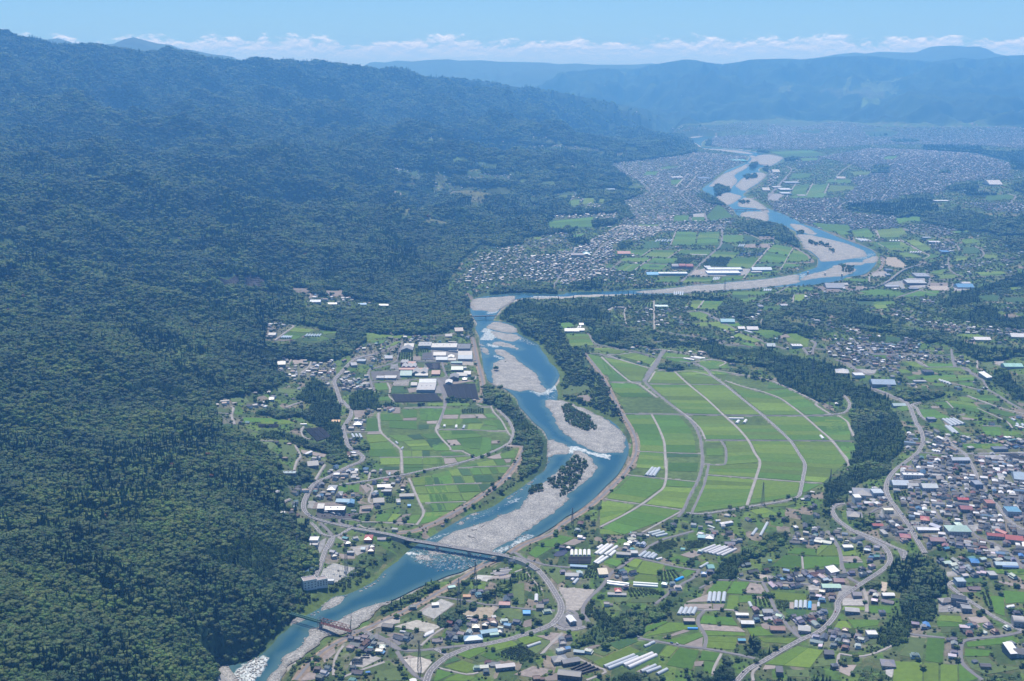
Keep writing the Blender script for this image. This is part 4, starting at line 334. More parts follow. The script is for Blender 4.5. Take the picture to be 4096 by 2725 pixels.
# ------------------------------------------------------------------ roads by region: kind, width in metres, line.  kinds: a asphalt, c concrete lane, l levee road with a dry verge
ROAD_TRACE = {
 'A': 'a9.5 2091,830 1960,858 1870,888 1800,950 1700,1060 1665,1120 1690,1200 1740,1350 F:950,0 1000,50 1050,110 1052,170 1000,250 973,320 990,380 1030,490 1110,540 1182,600 1150,650 1050,690 930,750 800,820 690,870 630,930 590,1010 562,1080 562,1150 610,1212 700,1252 850,1290 1050,1335;c5 1190,525 1240,540 1130,620 1040,690;c4.5 1345,470 1500,505 1770,535 2091,580;c5 1420,910 1400,960 1310,1030;c4 1180,940 1220,880;c5 580,1378 610,1400 590,1470 620,1568;c4.5 1150,1390 1240,1355 1330,1330;c4 420,1440 560,1460;a4 1480,1080 1660,1105;a4 1660,1090 1700,1100',
 'K': 'a11 1700,400 1800,520 1880,640 1945,760 1940,860 1880,945 1800,1000 1600,1070 1400,1132 1150,1185 1000,1215 900,1252 760,1310 650,1390 570,1480 530,1600;a8 1850,975 1960,1025 2091,1030 2200,1000;a6.5 1150,1170 1000,1190 800,1212 450,1250 270,1240 180,1205 100,1130 0,1080;a6 230,1260 300,1370 400,1490 470,1540 530,1560;a7 630,1235 690,1265 760,1300;l5.5 1330,272 1180,340 1000,440 880,512 780,580 650,650 560,705 400,792 200,890 0,980 J:1650,1060 1540,1112 1300,1250 1150,1390 1000,1560;a4.5 640,685 820,710 1050,745 1160,770 1290,775 1450,800 1700,825 1880,830;a5.5 1410,245 1470,230 1560,290 1700,330 1760,350 1900,370 2091,385;c4 480,1200 600,1090 740,1000;c5 1740,1290 1860,1160 1960,1070;c3.5 1130,490 1380,490 1440,440 1600,380;c3 1580,430 1660,520 1750,620;c3.5 660,1430 780,1460 960,1500 1080,1480',
 'F': 'a7 1050,1345 1000,1375 930,1420 870,1430 800,1420 740,1395 690,1340 640,1290;a8 870,1430 850,1490 800,1568;a5 1140,1310 1100,1330 1050,1318 960,1300 930,1260 990,1248 1100,1255 1150,1275;a6 730,1290 790,1340 860,1420;c6 910,1425 960,1460 1050,1500;a7 930,890 1200,852 1400,815 1560,792 1750,752 1900,720 2091,685 G:500,880 700,805 830,742 890,700 922,620 912,550 870,470 800,400 748,350;c5 1340,140 1350,260 1370,340 1440,410 1560,510 1580,560 1590,770;c4 1010,340 1100,338 1370,335;c4.5 2030,90 1980,220 1945,310 1990,390 2091,500 G:270,790 370,795 440,825 520,862;c3.5 1355,602 1570,602 2010,598;c4.5 1660,820 1700,910 1740,1000 1780,1090 1815,1190 1740,1310;c5 680,840 780,680;c4.5 460,740 490,640 525,600 500,530 470,480;c4 1240,830 1255,760;c4 1220,880 1280,930 1240,1060 1300,1090;c4.5 0,925 90,950 190,1010;c4.5 330,1100 360,1065 420,1045;c3.5 540,300 550,380 630,420;c3.5 560,280 530,340;c3.5 100,425 250,440;c3.5 1170,1278 1400,1282 1720,1305;c3.5 1130,1300 1200,1340 1340,1360',
 'J': 'a8 1370,80 1320,180 1270,310 1240,400 1205,475;a6 2000,1110 2091,1190;a6 1590,1060 1700,1040 1830,1110 2000,1180 2091,1240;c4 1500,1200 1430,1300 1400,1400 1395,1510;c5 1485,1530 1700,1450 1930,1370',
 'G': 'c4 690,330 720,390 800,480 860,590 900,640;l5.5 850,750 900,745 1015,750 1012,810 960,920 880,1030 780,1130 600,1258 400,1390 200,1500 F:1900,1300 1720,1370 1530,1392;c5 850,735 930,750;c4 535,305 600,330 700,330;c4.5 205,345 175,430 130,570;c3.5 140,575 250,570 550,580 860,590;c3 340,975 560,962 890,955;c3 0,1160 290,1143 580,1135;a5 0,340 200,340 210,180 130,30;c3 0,1338 430,1328;c3 160,858 460,848',
 'B': 'l6 1282,660 1310,800 1332,920 1370,1050 1392,1170 1392,1290 1355,1340;c5 0,545 150,570 450,610 640,635 880,635 1000,630 1090,610;c6 1082,490 1110,570;a6 260,820 400,780 480,740 560,715;a6 540,710 510,840 470,910 290,970 215,985 190,1040 210,1100 240,1120 400,1115 700,1095 1010,1075;a5 470,910 700,905 960,910 1310,900;a5 960,915 990,1010 1020,1070;a6 920,1100 960,1200 990,1300 985,1390 930,1568;a5 210,1105 250,1210;c4 390,1130 420,1200 410,1270 460,1320;c4 1010,1075 1290,1060 1310,1080 1290,1120;c4 570,1390 780,1385 985,1385;a4 850,770 880,890',
 'C': 'l5.5 620,1340 690,1420 760,1510 H:0,190 60,300 120,420 180,530 250,640 295,740 305,830 282,920 220,1020 130,1120 0,1242 G:1830,1292 1700,1400 1550,1500 1440,1568 K:1870,20 1700,92 1540,155 1420,235;a8 2010,0 2060,50 2052,200 1970,290 1850,400 1750,490 1660,570 1605,608 1400,620 1150,640;a7 460,400 380,512 300,640 308,680;a5 350,535 200,560;a7 990,40 900,150 780,240 690,352;a5 760,370 880,376 1240,402 1500,415;c5 1345,338 1240,402 1125,490;c5 1580,60 1520,212;c4 1330,250 1215,330;c4 1620,260 1490,350;a4 830,420 870,470 1000,380;c5 1348,790 1350,950 1352,1112;a5.5 650,1140 680,1160 705,1215 760,1252 900,1280 1080,1312 1250,1352 1372,1385;a12 1460,1308 1380,1422 1270,1580;a6 1370,1225 1600,1207 1850,1202 2091,1218 D:200,1240 380,1260 550,1275;c5 1870,792 1780,902;a6 1690,910 1780,905 1880,915 1990,980 2091,1045;a6 1370,1112 1700,1160 1950,1200 2091,1215;c5 1340,1305 1460,1308 1660,1340 1800,1355;c4 1150,1245 1250,1275 1400,1300 1470,1310;c4 1090,845 1040,890 1045,980 1065,1060;c5 800,1380 900,1480 1000,1568;c5 860,1360 1000,1410 1290,1500;a7 1620,1430 1760,1450 1870,1490 1950,1560;c4 1730,1440 1960,1405;c5 1480,1385 1780,1400 2091,1430 D:200,1480;c3.5 640,1340 780,1350 960,1360 1130,1335',
 'H': 'c5 10,62 130,170 250,265 330,290 400,340 480,400;a6 380,272 450,340 560,430 640,490 700,540 780,620 832,720 852,830 858,930 838,1040 800,1130 750,1220 700,1335 650,1400;c4 640,490 760,580 840,660 882,750;a11 523,15 480,100 430,180 370,262;c5 460,182 405,270;c6 630,188 740,290 900,420 1035,548 1150,652 1240,758 1292,860 1338,940 1308,1060 1268,1180 1228,1305;a7.5 780,113 870,150 940,220 1040,290 1200,420 1300,500 1370,556 1480,652 1590,760 1660,865 1715,960 1697,1080 1678,1180 1650,1232 1500,1272 1250,1312 1080,1340 860,1372 720,1365;c5 1050,260 1200,310 1350,348 1500,402 1600,470 1705,552 1830,662 1945,762 2025,870 2078,945;c5 930,170 1130,200 1400,250 1560,312 1700,380 1818,440 1800,455 1880,510 1930,538;c4 440,150 600,180 780,180 930,220;c4 0,40 100,65 250,110 420,155;a5 190,535 400,537 680,538 1000,546 1370,549 1700,551 1950,547;a4 890,756 1240,756 1590,758 1940,761 2120,766;c3.5 310,849 540,860 860,870;c3.5 900,1046 1300,1077 1690,1107 1860,1117;c3 410,284 760,290 1030,290;c3 80,270 345,272;c5 432,540 490,650 537,770 546,900 555,1040 532,1150 460,1212 350,1292 200,1382 0,1482;c3 230,1047 400,1066 560,1080 810,1105;c3 40,1250 340,1292 680,1340;a4.5 1012,760 1052,830 1040,960 880,955;a5 910,960 890,1060 860,1160 768,1362;c4 350,1530 480,1460 690,1345',
 'I': 'a7 0,685 150,668 230,640 258,570 230,510 190,470;c5 140,690 230,750 265,830 305,905;c5 0,880 90,975 180,1080 240,1160 245,1260;a9 480,400 600,440 700,482 800,520 860,560 900,620 930,700 965,790 O:1000,30 1030,120 1028,200 980,290 880,372 750,470 680,560 652,650 662,720 700,800 740,850 800,930 870,1030 960,1180 1060,1345;a7 1120,760 1010,700 960,610 910,575 1000,550;a5 1320,0 1350,130 1370,180;a4.5 480,52 800,60 900,60 1100,45;a5 110,110 250,150 340,210 450,260 590,280;a6 1050,182 1450,187 1530,240 1600,290 1660,330 1700,410 1800,470 1960,570 2060,620;c4 1260,340 1420,370 1530,400 1620,420;c5 1490,480 1700,560 1850,615 2080,670;c3.5 1590,610 1750,680 1900,750 1960,820;c3.5 1640,795 1840,800;c3.5 1270,540 1340,610;c3.5 1310,700 1460,670;c4 950,110 1080,180;c4 850,350 960,385 930,410',
 'M': 'a9 360,1600 500,1450 650,1370 850,1250 1050,1142 1250,1050 1380,930 1442,820 1440,750 1500,680 1620,600 1700,545 1800,480 1900,412 1975,340 1985,260 1930,170 1820,110 1700,50 1600,0 O:303,1111 150,1000 100,930 85,880 130,840 220,825;a6 1335,0 1420,120 1468,230 1490,380 1550,480 1680,555;a5 655,535 720,660 790,820 860,880 905,975 1000,1080 1060,1120;a5 400,505 520,520 660,535 900,540 1150,560;c5 1700,600 1740,700 1745,850;c3.5 1490,320 1700,325;c3 1080,400 1065,260;c4 1440,1460 1450,1300 1480,1290 1700,1310 1900,1250 2000,1200;c4 560,1568 550,1480 620,1420;a4 1060,1130 1020,1080 980,1000',
 'N': 'a7.5 1290,560 1450,682 1600,782 1750,880 1900,962 2130,1070;a5 780,180 830,290;a6 2091,1050 1900,1092 1700,1112 1500,1138 1440,1180 1430,1340 1500,1440 1660,1560;a5 885,1078 1100,1100 1262,1117',
 'O': 'a7 330,1110 480,1170 600,1220 750,1288 850,1330 N:830,290;a7 1340,300 1600,302 2150,290;a7 1270,120 1350,220 1480,310 1570,470 1620,580 1700,700 1800,830 1950,1010 2091,1100;a6 1010,290 1200,300 1340,300;a5 700,850 560,880 480,930;a5 1120,830 1200,960 1260,1010 1480,1040;a4 1380,640 1480,720 1560,800;a5 1400,860 1480,1030 1620,1180 1800,1250 2000,1400 2091,1500',
 'L': 'a5.5 920,1120 1100,1150 1400,1202 1640,1232 1900,1280 2050,1310 2180,1345;a5.5 1500,820 1610,832 1560,890 1548,960 1620,1080 1632,1150 1612,1222;c4 1610,828 1920,828 1960,900 2000,960;a6 1500,0 1300,55 1170,92 1020,172 950,230 850,292 760,362 650,432 590,512 540,582 430,680 360,770 345,860 430,985;a5 900,275 1100,322 1300,372 1550,412;a5 1560,400 1500,490 1380,552 1190,692 1100,762;a6 180,830 270,860 310,990 180,1010 60,940;c4 1790,1285 1720,1420 1700,1500;c4 310,1340 480,1420 590,1470 380,1560;a4 1560,600 1700,530 1760,515 1930,515',
 'D': 'a8 0,415 110,312 210,220 232,130 222,40 180,0;c6 770,190 640,330 530,460 455,562;a6 0,908 90,940 230,1010 400,1110 560,1170 700,1240 800,1270 900,1300;a7 1100,1290 1350,1305;a6 910,652 750,742 620,805;c5 980,730 970,810;c4 0,850 40,795;c4 980,230 920,330 880,405 840,470;c5 370,25 500,90 640,160;a7 1160,1210 1210,1240 1180,1300 1180,1360;a6 1080,1290 1140,1360;a5 1400,1400 1530,1450 1640,1530 1700,1560;a5 1780,1345 2091,1360;l6 900,190 1000,240 1110,310 1160,360 1150,390 900,405;l6 1900,330 1915,390 1880,460 1820,500 1700,540;c6 1770,520 1770,600;a4 650,985 630,1030;c4 1850,60 1880,135;c4 1860,195 1930,235;l5 1100,0 1330,70 1500,140 1700,215 1850,290',
 'E': 'a8 800,480 832,560 822,620 740,680 500,755;a6 840,578 1000,572 1180,560 1300,545 1500,542 1819,520;a5 1290,212 1380,270 1402,312 1350,352 1130,412;a8 1150,270 1132,235 1080,190 900,120 700,90 560,40;c5 520,150 700,255 790,300 830,325 760,360;a5 1030,340 1040,460 1120,520 1200,545;a5 1060,600 1070,640 940,720 740,690;a5 740,1050 940,1060 1000,1100;c4 960,870 980,895 1150,915 1150,960;a5 0,1180 200,1300 220,1350 400,1360 560,1350 900,1365 1050,1360;a5 1060,1300 1070,1400 1095,1485;a5 680,1410 800,1485 1150,1490 1280,1568;c4 1330,1500 1330,1420;c4 260,50 310,140',
 'Z3': 'c14 1130,1295 1215,1200;c10 1200,1300 1270,1220;a10 1290,1450 1160,1335 1240,1305;a14 1330,1480 1345,1530;a8 850,1215 950,1310',
 'Z4': 'a12 0,1360 90,1260 150,1200;c8 115,1380 200,1260 210,1245;c6 390,1340 420,1270;c6 265,1350 310,1265;a10 790,1365 890,1250;a10 460,1250 500,1190 595,1125;a10 510,1470 490,1430 540,1395;a12 830,945 790,975 720,985 730,1010;a10 1660,1340 1710,1360 1680,1400 1730,1420;a10 130,1150 155,1190 0,1370',}
ROADS = [(t, q.split(' ', 1)[1], float(q.split(' ', 1)[0][1:]), q[0]) for t, s in ROAD_TRACE.items() for q in s.split(';')]
# ------------------------------------------------------------------ paved or gravel yards: colour, outline
YARD_TRACE = {
 'F': '.09,.09,.095 690,1180 1130,1185 1120,1240 700,1235;.25,.25,.24 610,1060 690,1060 650,1140 600,1130',
 'B': '.13,.13,.135 215,1010 520,1000 530,1090 240,1100;.2,.2,.2 690,1170 940,1160 960,1240 700,1235;.16,.16,.165 910,1090 1080,1080 1080,1150 960,1150;.2,.2,.2 860,770 1270,770 1290,890 890,890;.22,.22,.22 430,940 500,930 510,990 420,985;.3,.28,.25 1050,920 1290,910 1290,950 1060,950;.25,.24,.22 450,1110 620,1100 610,1160 450,1160;.1,.1,.11 760,820 860,810 870,890 750,890',
 'J': '.32,.32,.31 1290,400 1400,340 1620,390 1430,540 1330,540 1260,470;.24,.24,.24 1220,130 1320,70 1300,160 1250,240;.28,.27,.26 1570,170 1830,140 1760,200 1640,260;.3,.29,.28 1590,1350 1760,1290 1900,1330 1700,1430 1560,1400;.33,.31,.29 1600,1060 1720,1000 1900,950 2091,900 2091,960 1850,1010 1700,1090',
 'K': '.3,.3,.29 460,860 600,770 690,710 830,760 620,920;.34,.33,.3 200,1000 440,930 700,1000 560,1060;.4,.4,.38 1080,460 1240,470 1170,530 1010,500;.3,.28,.26 1920,610 2091,590 2100,830 2010,850 1990,730;.18,.18,.185 1930,890 2000,860 2091,870 2091,1000 1900,970;.3,.26,.2 900,870 1050,800 1250,800 1230,900 1000,930;.38,.36,.33 300,1340 480,1320 600,1370 500,1490 420,1480',
 'L': '.3,.28,.26 90,590 470,610 300,830 220,830 150,700;.18,.18,.185 85,900 180,850 270,880 300,990 90,990;.14,.14,.15 90,1490 340,1500 300,1568 80,1568',
 'M': '.3,.29,.28 1130,570 1250,560 1240,620 1140,620;.22,.22,.22 1470,560 1640,590 1500,690 1420,730 1450,640;.33,.32,.31 1490,700 1720,720 1720,780 1490,780;.33,.3,.27 590,450 750,470 740,520 600,490',
 'N': '.22,.22,.225 1200,750 1440,750 1470,850 1200,850;.25,.25,.25 1290,520 1380,520 1370,560 1300,560;.28,.28,.28 1280,430 1380,420 1390,470 1290,470;.4,.34,.28 600,530 660,540 650,640 600,640;.3,.3,.3 1690,200 1830,150 1850,220 1720,250;.33,.33,.33 640,1430 730,1430 710,1540 650,1500',
 'O': '.25,.25,.25 720,540 1040,540 1030,580 720,580;.22,.22,.22 700,880 800,900 800,960 560,950 600,890;.22,.22,.22 890,1010 1060,1020 1100,1090 960,1100;.28,.28,.28 1480,1050 1620,1040 1640,1100 1560,1120;.2,.2,.2 1290,610 1400,620 1390,660 1280,660;.33,.32,.3 1760,1120 1860,1100 1900,1190 1780,1190',
 'E': '.25,.26,.27 360,610 560,580 560,640 600,680 360,660;.3,.3,.31 580,560 780,560 790,650 620,680;.33,.3,.27 800,640 1030,640 1040,690 830,680;.28,.27,.27 220,500 380,490 400,540 240,545;.31,.275,.23 370,340 480,340 600,430 560,450 380,430;.3,.3,.31 1080,650 1280,640 1150,690 1080,690',
 'I': '.28,.28,.28 330,200 540,210 520,250 420,250;.3,.3,.3 1760,110 1870,120 1860,170 1790,150',
 'C': '.3,.27,.25 1760,470 1890,470 1870,530 1740,530;.3,.3,.3 1740,510 2100,515 2100,535 1720,530;.3,.3,.3 850,880 930,855 900,890 860,900;.22,.3,.1 1380,1385 1310,1470 1330,1568 1275,1568',
 'D': '.3,.3,.3 0,470 60,450 60,540 0,540;.28,.28,.28 440,460 520,460 470,530 400,530',
 'Z4': '.25,.25,.26 0,1340 120,1340 60,1390 0,1385',
 'Z3': '.3,.3,.3 1240,1480 1330,1475 1335,1500 1250,1500',}
LOTS = [(t, q.split(' ', 1)[1], tuple(float(c) for c in q.split(' ', 1)[0].split(','))) for t, s in YARD_TRACE.items() for q in s.split(';')]
# ------------------------------------------------------------------ land-cover raster (photograph grid, looked up for any ground point by projecting it)
RW, RH, RK = 1179, 785, 4096 / 1179
LC = np.zeros((RH, RW), np.int16)
def fill(poly, val, only=None, arr=None):
    arr = LC if arr is None else arr
    p = poly / RK; x0, x1 = int(max(0, p[:, 0].min() - 1)), int(min(RW, p[:, 0].max() + 2)); y0, y1 = int(max(0, p[:, 1].min() - 1)), int(min(RH, p[:, 1].max() + 2))
    if x1 <= x0 or y1 <= y0: return
    xx, yy = np.meshgrid(np.arange(x0, x1) + .5, np.arange(y0, y1) + .5); m = inside(xx, yy, p)
    if only is not None: m &= np.isin(arr[y0:y1, x0:x1], only)
    arr[y0:y1, x0:x1][m] = val
def thick(line, wpx, val):
    line = np.asarray(line)
    for a, b in zip(line[:-1], line[1:]):
        d = b - a; n = np.hypot(*d)
        if n < 1e-6: continue
        q = np.array([-d[1], d[0]]) / n * wpx; q[1] = np.sign(q[1]) * max(abs(q[1]) * .6, 1.2); e = d / n * 2
        fill(np.array([a - e + q, b + e + q, b + e - q, a - e - q]), val)
KIND = {'b': 10, 'c': 11, 'm': 12, 's': 13}
for p in OPEN: fill(p, 1)
for tag, s, dens, ph in TOWN: fill(P(tag, s), 24)
for tag, s, k in FOREST: fill(P(tag, s), KIND[k])
def base_scale(py): return np.maximum((py - HORIZON) / CAMZ, .02)      # rough pixels per metre on the plain
for tag, s in (('H', '20,62 430,150 930,170 1560,312 1820,440 1930,535 2091,540 2100,900 1870,1110 1690,1200 1240,1310 700,1350 0,1490 60,1240 300,990 330,845 210,540 90,280'), ('F', '1340,130 1760,95 2040,90 2091,690 1590,780 1250,600 1210,200'), ('G', '0,345 700,345 930,560 860,720 0,1000'), ('G', '0,1040 820,800 960,780 900,960 700,1170 0,1568'), ('F', '1690,820 2091,740 2091,1190 1760,1320 1640,1300')): fill(P(tag, s), 20, only=[1, 24])
rc_ = random.Random(21); CLR = []
for i in range(95):
    u0, v0 = (rc_.uniform(930, 1480), rc_.uniform(300, 478)) if i < 62 else (rc_.uniform(0, 950), rc_.uniform(280, 560))
    a_, b_ = rc_.uniform(7, 32), rc_.uniform(2.4, 6.0) * (v0 - 140) / 260; q = np.array([(u0 + a_ * math.cos(t) * rc_.uniform(.6, 1.2), v0 + b_ * math.sin(t) * rc_.uniform(.6, 1.2)) for t in np.linspace(0, 6.28, 13)[:-1]]) * 1.73777; fill(q, rc_.choice((26, 20, 1, 1)), only=[0, 1, 10])
    CLR += [(u0 + a_ * rc_.uniform(-1, 1), v0 + rc_.uniform(-1, 1) * b_) for _ in range(rc_.choice((1, 3, 6, 9)) if i < 62 else rc_.choice((0, 1, 3)))]
for tag, l, r, n, k in FIELDS: fill(np.vstack([P(tag, l), P(tag, r)[::-1]]), 25 if k == 'o' else (26 if k in 'gb' else 20))
for tag, s, c in LOTS: fill(P(tag, s), 23)
fill(RIVER_PX, 22)
for tag, s, w, k in ROADS:
    p = smooth_line(P(tag, s), sub=4); thick(p, max(w * .55 * base_scale(p[:, 1].mean()), 2), 21)
def cover(x, y, z):
    u, v = project(x, y, z); return LC[np.clip((v / RK).astype(int), 0, RH - 1), np.clip((u / RK).astype(int), 0, RW - 1)]
# ------------------------------------------------------------------ terrain height: control points (W pixel + height) on the plain, polar points on the mountains
CP = []
for s in ('560,1540,2 700,1400,2 900,1330,3 1050,1250,3 1200,1180,3 1400,1060,4 1230,900,3 1150,800,3 1115,730,3 1115,690,3 1300,668,3 1500,660,3 1700,650,3 1900,625,4 2000,590,4 1870,540,4 1800,500,4 1700,440,5 1750,380,5 1640,340,5 1600,322,6 '
          '800,1150,10 900,1000,8 1000,1000,6 1100,980,6 1000,1150,5 1000,850,8 900,830,12 740,1320,13 720,1200,20 800,950,16 740,870,26 660,840,38 600,950,58 700,1000,38 520,960,75 680,765,66 760,690,75 '
          '1500,1200,5 1600,900,6 1800,1000,7 1900,1000,8 1450,850,6 1700,800,13 1500,780,9 1100,1400,5 1300,1450,6 1250,1300,5 1500,1350,8 1600,1500,10 1000,1540,6 1800,1400,13 1750,1280,12 1900,1500,19 1950,1350,24 2000,1230,30 1900,1210,16 2050,1150,44 2100,1050,50 2200,1200,48 2300,1300,48 2340,1500,47 2150,1480,40 2300,1000,55 2200,900,55 2340,850,60 2030,1000,40 1958,1080,9 1962,960,9 '
          '1850,830,26 1900,820,40 2000,780,45 2150,760,55 2340,720,70 2100,700,30 2250,690,60 2200,625,18 2340,620,60 2050,660,8 1750,720,22 1600,740,22 1500,760,22 1650,700,14 1850,700,20 1250,705,34 1330,700,37 1200,722,22 1380,745,36 1430,760,28 '
          '1500,600,6 1700,590,5 1600,540,6 1560,440,8 1500,480,12 1450,390,20 1300,590,15 1150,620,22 1100,600,50 1250,560,30 1060,660,22 1080,690,18 1030,690,52 1000,650,85 950,720,56 1480,430,40 1400,425,72 1300,430,95 1200,430,105 1050,430,125 1250,480,60 1350,462,45 1100,520,110 '
          '1600,350,36 1500,345,105 1350,350,140 1400,300,180 1200,350,170 1900,400,10 2100,420,25 2200,470,40 2000,500,15 2050,490,50 2200,520,70 2340,500,90 2340,570,90 2000,350,40 2200,350,60 2340,340,100 1800,330,15 2000,300,60 1850,292,45 2200,300,80 1700,292,60').split():
    u, v, z = map(float, s.split(',')); q = on_plane(np.array([[u, v]]) * 1.73777, z)[0]; CP.append(q)
def polar(u, r, z=None, v=None):
    d = rays(np.array([[u * 1.73777, (v if v is not None else 167) * 1.73777]]))[0]; k = r / math.hypot(d[0], d[1])
    return np.array([d[0] * k, d[1] * k, z if z is not None else CAMZ + d[2] * k])
for u, prof in {-250: '900,190 1500,215 2400,250 3600,320 5500,420 7600,560', 0: '1000,165 1350,178 1700,195 2200,215 2800,235 3600,265 4600,310 6000,375 7800,490 9500,720', 300: '1350,70 1600,105 1900,122 2400,140 3000,165 3800,200 5000,250 6500,330 8300,450 10300,720', 500: '1560,18 1750,52 2000,70 2500,92 3100,112 4000,150 5200,200 7000,330 9000,500 11000,740',
                700: '3700,62 4200,105 5200,155 7000,270 9000,410 11500,680', 900: '4300,50 4800,88 5600,120 7000,180 9000,300 12000,540', 1100: '7500,170 9500,290 13000,540', 1300: '9500,180 11500,250 14000,370', 1500: '12500,170 15000,220 21000,420', 1700: '18500,170 21000,420', 1900: '18500,110 21500,380', 2100: '18000,110 21500,450', 2350: '17500,130 21500,430', 2650: '9000,140 17500,200 21500,430'}.items():
    for w in prof.split():
        r, z = map(float, w.split(',')); CP.append(polar(u, r, z))
SIL1 = np.array([(-300, 60, 11200), (0, 73, 11500), (25, 77, 11500), (50, 87, 11500), (90, 95, 11500), (140, 107, 11600), (213, 107, 11800), (233, 108, 12000), (287, 117, 12000), (333, 125, 12200), (367, 122, 12300), (390, 110, 12400), (410, 120, 12400), (443, 124, 12500), (480, 137, 12500), (520, 140, 12700), (557, 146, 12800), (585, 138, 13000), (614, 139, 13000), (639, 145, 13200), (655, 141, 13300), (680, 146, 13400), (709, 147, 13600), (727, 142, 13700), (749, 147, 13800), (782, 152, 14000), (822, 154, 14200), (876, 163, 14600), (909, 159, 14800), (936, 163, 15000), (976, 182, 15500), (1056, 183, 16000), (1109, 187, 16300), (1156, 196, 16600), (1278, 211, 17500), (1345, 224, 18000), (1450, 244, 18200), (1580, 264, 18400)])
SIL4 = np.array([(1300, 176, 24000), (1345, 160, 24500), (1385, 157, 25000), (1472, 158, 25000), (1495, 150, 25000), (1538, 143, 25000), (1575, 137, 25500), (1598, 138, 25500), (1622, 143, 25500), (1658, 148, 25500), (1698, 143, 25500), (1728, 137, 25500), (1768, 136, 26000), (1811, 135, 26000), (1841, 137, 26000), (1868, 134, 26000), (1921, 130, 26000), (2001, 128, 26000), (2061, 135, 26000), (2144, 142, 26000), (2211, 133, 26000), (2251, 137, 26000), (2314, 128, 26500), (2357, 127, 26500), (2700, 130, 26500)])
for u, v, r in SIL1[::2]: CP.append(polar(u, r, v=v)); CP.append(polar(u, r * 1.25, polar(u, r, v=v)[2] * .55))
for u, v, r in SIL4[::2]: CP.append(polar(u, r, v=v)); CP.append(polar(u, r * 1.22, 500))
for u, v in ((2034, 240), (2101, 220), (2161, 208), (2230, 207), (2281, 208), (2334, 217), (2450, 217)): CP.append(polar(u, 20500, v=v))
CP = np.array(CP)
def warp(x, y): return np.stack([np.arctan2(x, y) * 3.2, np.log(np.hypot(x, y)) * 1.0], -1)
CQ = warp(CP[:, 0], CP[:, 1]); c2 = .04 ** 2
phi = lambda d2: np.sqrt(d2 + c2)
A_ = phi(((CQ[:, None] - CQ[None]) ** 2).sum(-1)); nC = len(CP)
A2 = np.zeros((nC + 1, nC + 1)); A2[:nC, :nC] = A_ - np.eye(nC) * .012; A2[:nC, nC] = 1; A2[nC, :nC] = 1
CW = np.linalg.solve(A2, np.append(CP[:, 2], 0))
def rbf(x, y):
    q = warp(x, y); out = np.empty(len(x))
    for i in range(0, len(x), 20000):
        d2 = (q[i:i + 20000, None, 0] - CQ[None, :, 0]) ** 2 + (q[i:i + 20000, None, 1] - CQ[None, :, 1]) ** 2; out[i:i + 20000] = phi(d2) @ CW[:nC] + CW[nC]
    return out
NA, NR, AZ0, AZ1, R0, R1 = 700, 860, math.radians(-33), math.radians(33), 850.0, 30500.0
azs = np.linspace(AZ0, AZ1, NA); lnr = np.linspace(math.log(R0), math.log(R1), NR)
AZ, LR = np.meshgrid(azs, lnr); RR = np.exp(LR); GX, GY = RR * np.sin(AZ), RR * np.cos(AZ)
ca, cr = np.linspace(AZ0, AZ1, 176), np.linspace(lnr[0], lnr[-1], 216); cA, cR = np.meshgrid(ca, cr)
coarse = rbf((np.exp(cR) * np.sin(cA)).ravel(), (np.exp(cR) * np.cos(cA)).ravel()).reshape(cA.shape)
def bil(grid, fa, fr):
    ia = np.clip(np.floor(fa).astype(int), 0, grid.shape[1] - 2); ir = np.clip(np.floor(fr).astype(int), 0, grid.shape[0] - 2); ta = np.clip(fa - ia, 0, 1); tr = np.clip(fr - ir, 0, 1)
    return (grid[ir, ia] * (1 - ta) + grid[ir, ia + 1] * ta) * (1 - tr) + (grid[ir + 1, ia] * (1 - ta) + grid[ir + 1, ia + 1] * ta) * tr
GZ = bil(coarse, (AZ - AZ0) / (AZ1 - AZ0) * 175, (LR - lnr[0]) / (lnr[-1] - lnr[0]) * 215)
cls = cover(GX, GY, GZ)
wood = np.isin(cls, (0, 10, 11, 12, 13)).astype(float)
def blur(a, n):
    for ax in (0, 1):
        c = np.cumsum(np.concatenate([np.repeat(a.take([0], ax), n + 1, ax), a, np.repeat(a.take([-1], ax), n, ax)], ax), ax)
        a = (c.take(range(2 * n + 1, c.shape[ax]), ax) - c.take(range(0, c.shape[ax] - 2 * n - 1), ax)) / (2 * n + 1)
    return a
woodb = blur(blur(wood, 5), 5); mtn = woodb * np.clip((GZ - 12) / 190, .035, 1.25) * np.where(cls == 13, .5, 1)
nz = 0; wx2 = GX + 300 * vnoise(GX / 900, GY / 900, 87); wy2 = GY + 300 * vnoise(GX / 900, GY / 900, 88); rn_ = ridged(wx2 / 900, wy2 / 900, 4, 23); nz = 190 * (rn_ - rn_.mean() - .04) * ss(RR, 7000, 11000)
for lam, amp, sd_ in ((2600, 150, 1), (1100, 150, 5), (430, 92, 9), (170, 26, 13)):
    wx = GX + 160 * vnoise(GX / 700, GY / 700, 77); wy = GY + 160 * vnoise(GX / 700, GY / 700, 78)
    rn_ = ridged(wx / lam, wy / lam, 2, sd_); nz = nz + amp * 1.9 * (rn_ - rn_.mean() - .10) * (np.clip(RR / 8000, .5, 1.0) if lam > 900 else np.clip(RR / 5200, .6, 1.0))
GZ = GZ + nz * mtn + (fbm(GX / 60, GY / 60, 3, 40) - .5) * 10 * woodb * np.clip(GZ / 60, 0, 1)
GZ = GZ + (vnoise(GX / 75, GY / 75, 61) + vnoise(GX / 34, GY / 34, 62) - 1) * 13 * woodb * ss(RR, 12000, 16000) * wood
GZ = np.where((GZ < 3.2) & (RR > 0), 3.2 + (GZ - 3.2) * .1, GZ)
RIV = on_plane(smooth_line(RIVER_PX, closed=True, sub=3), 0.0)[:, :2]
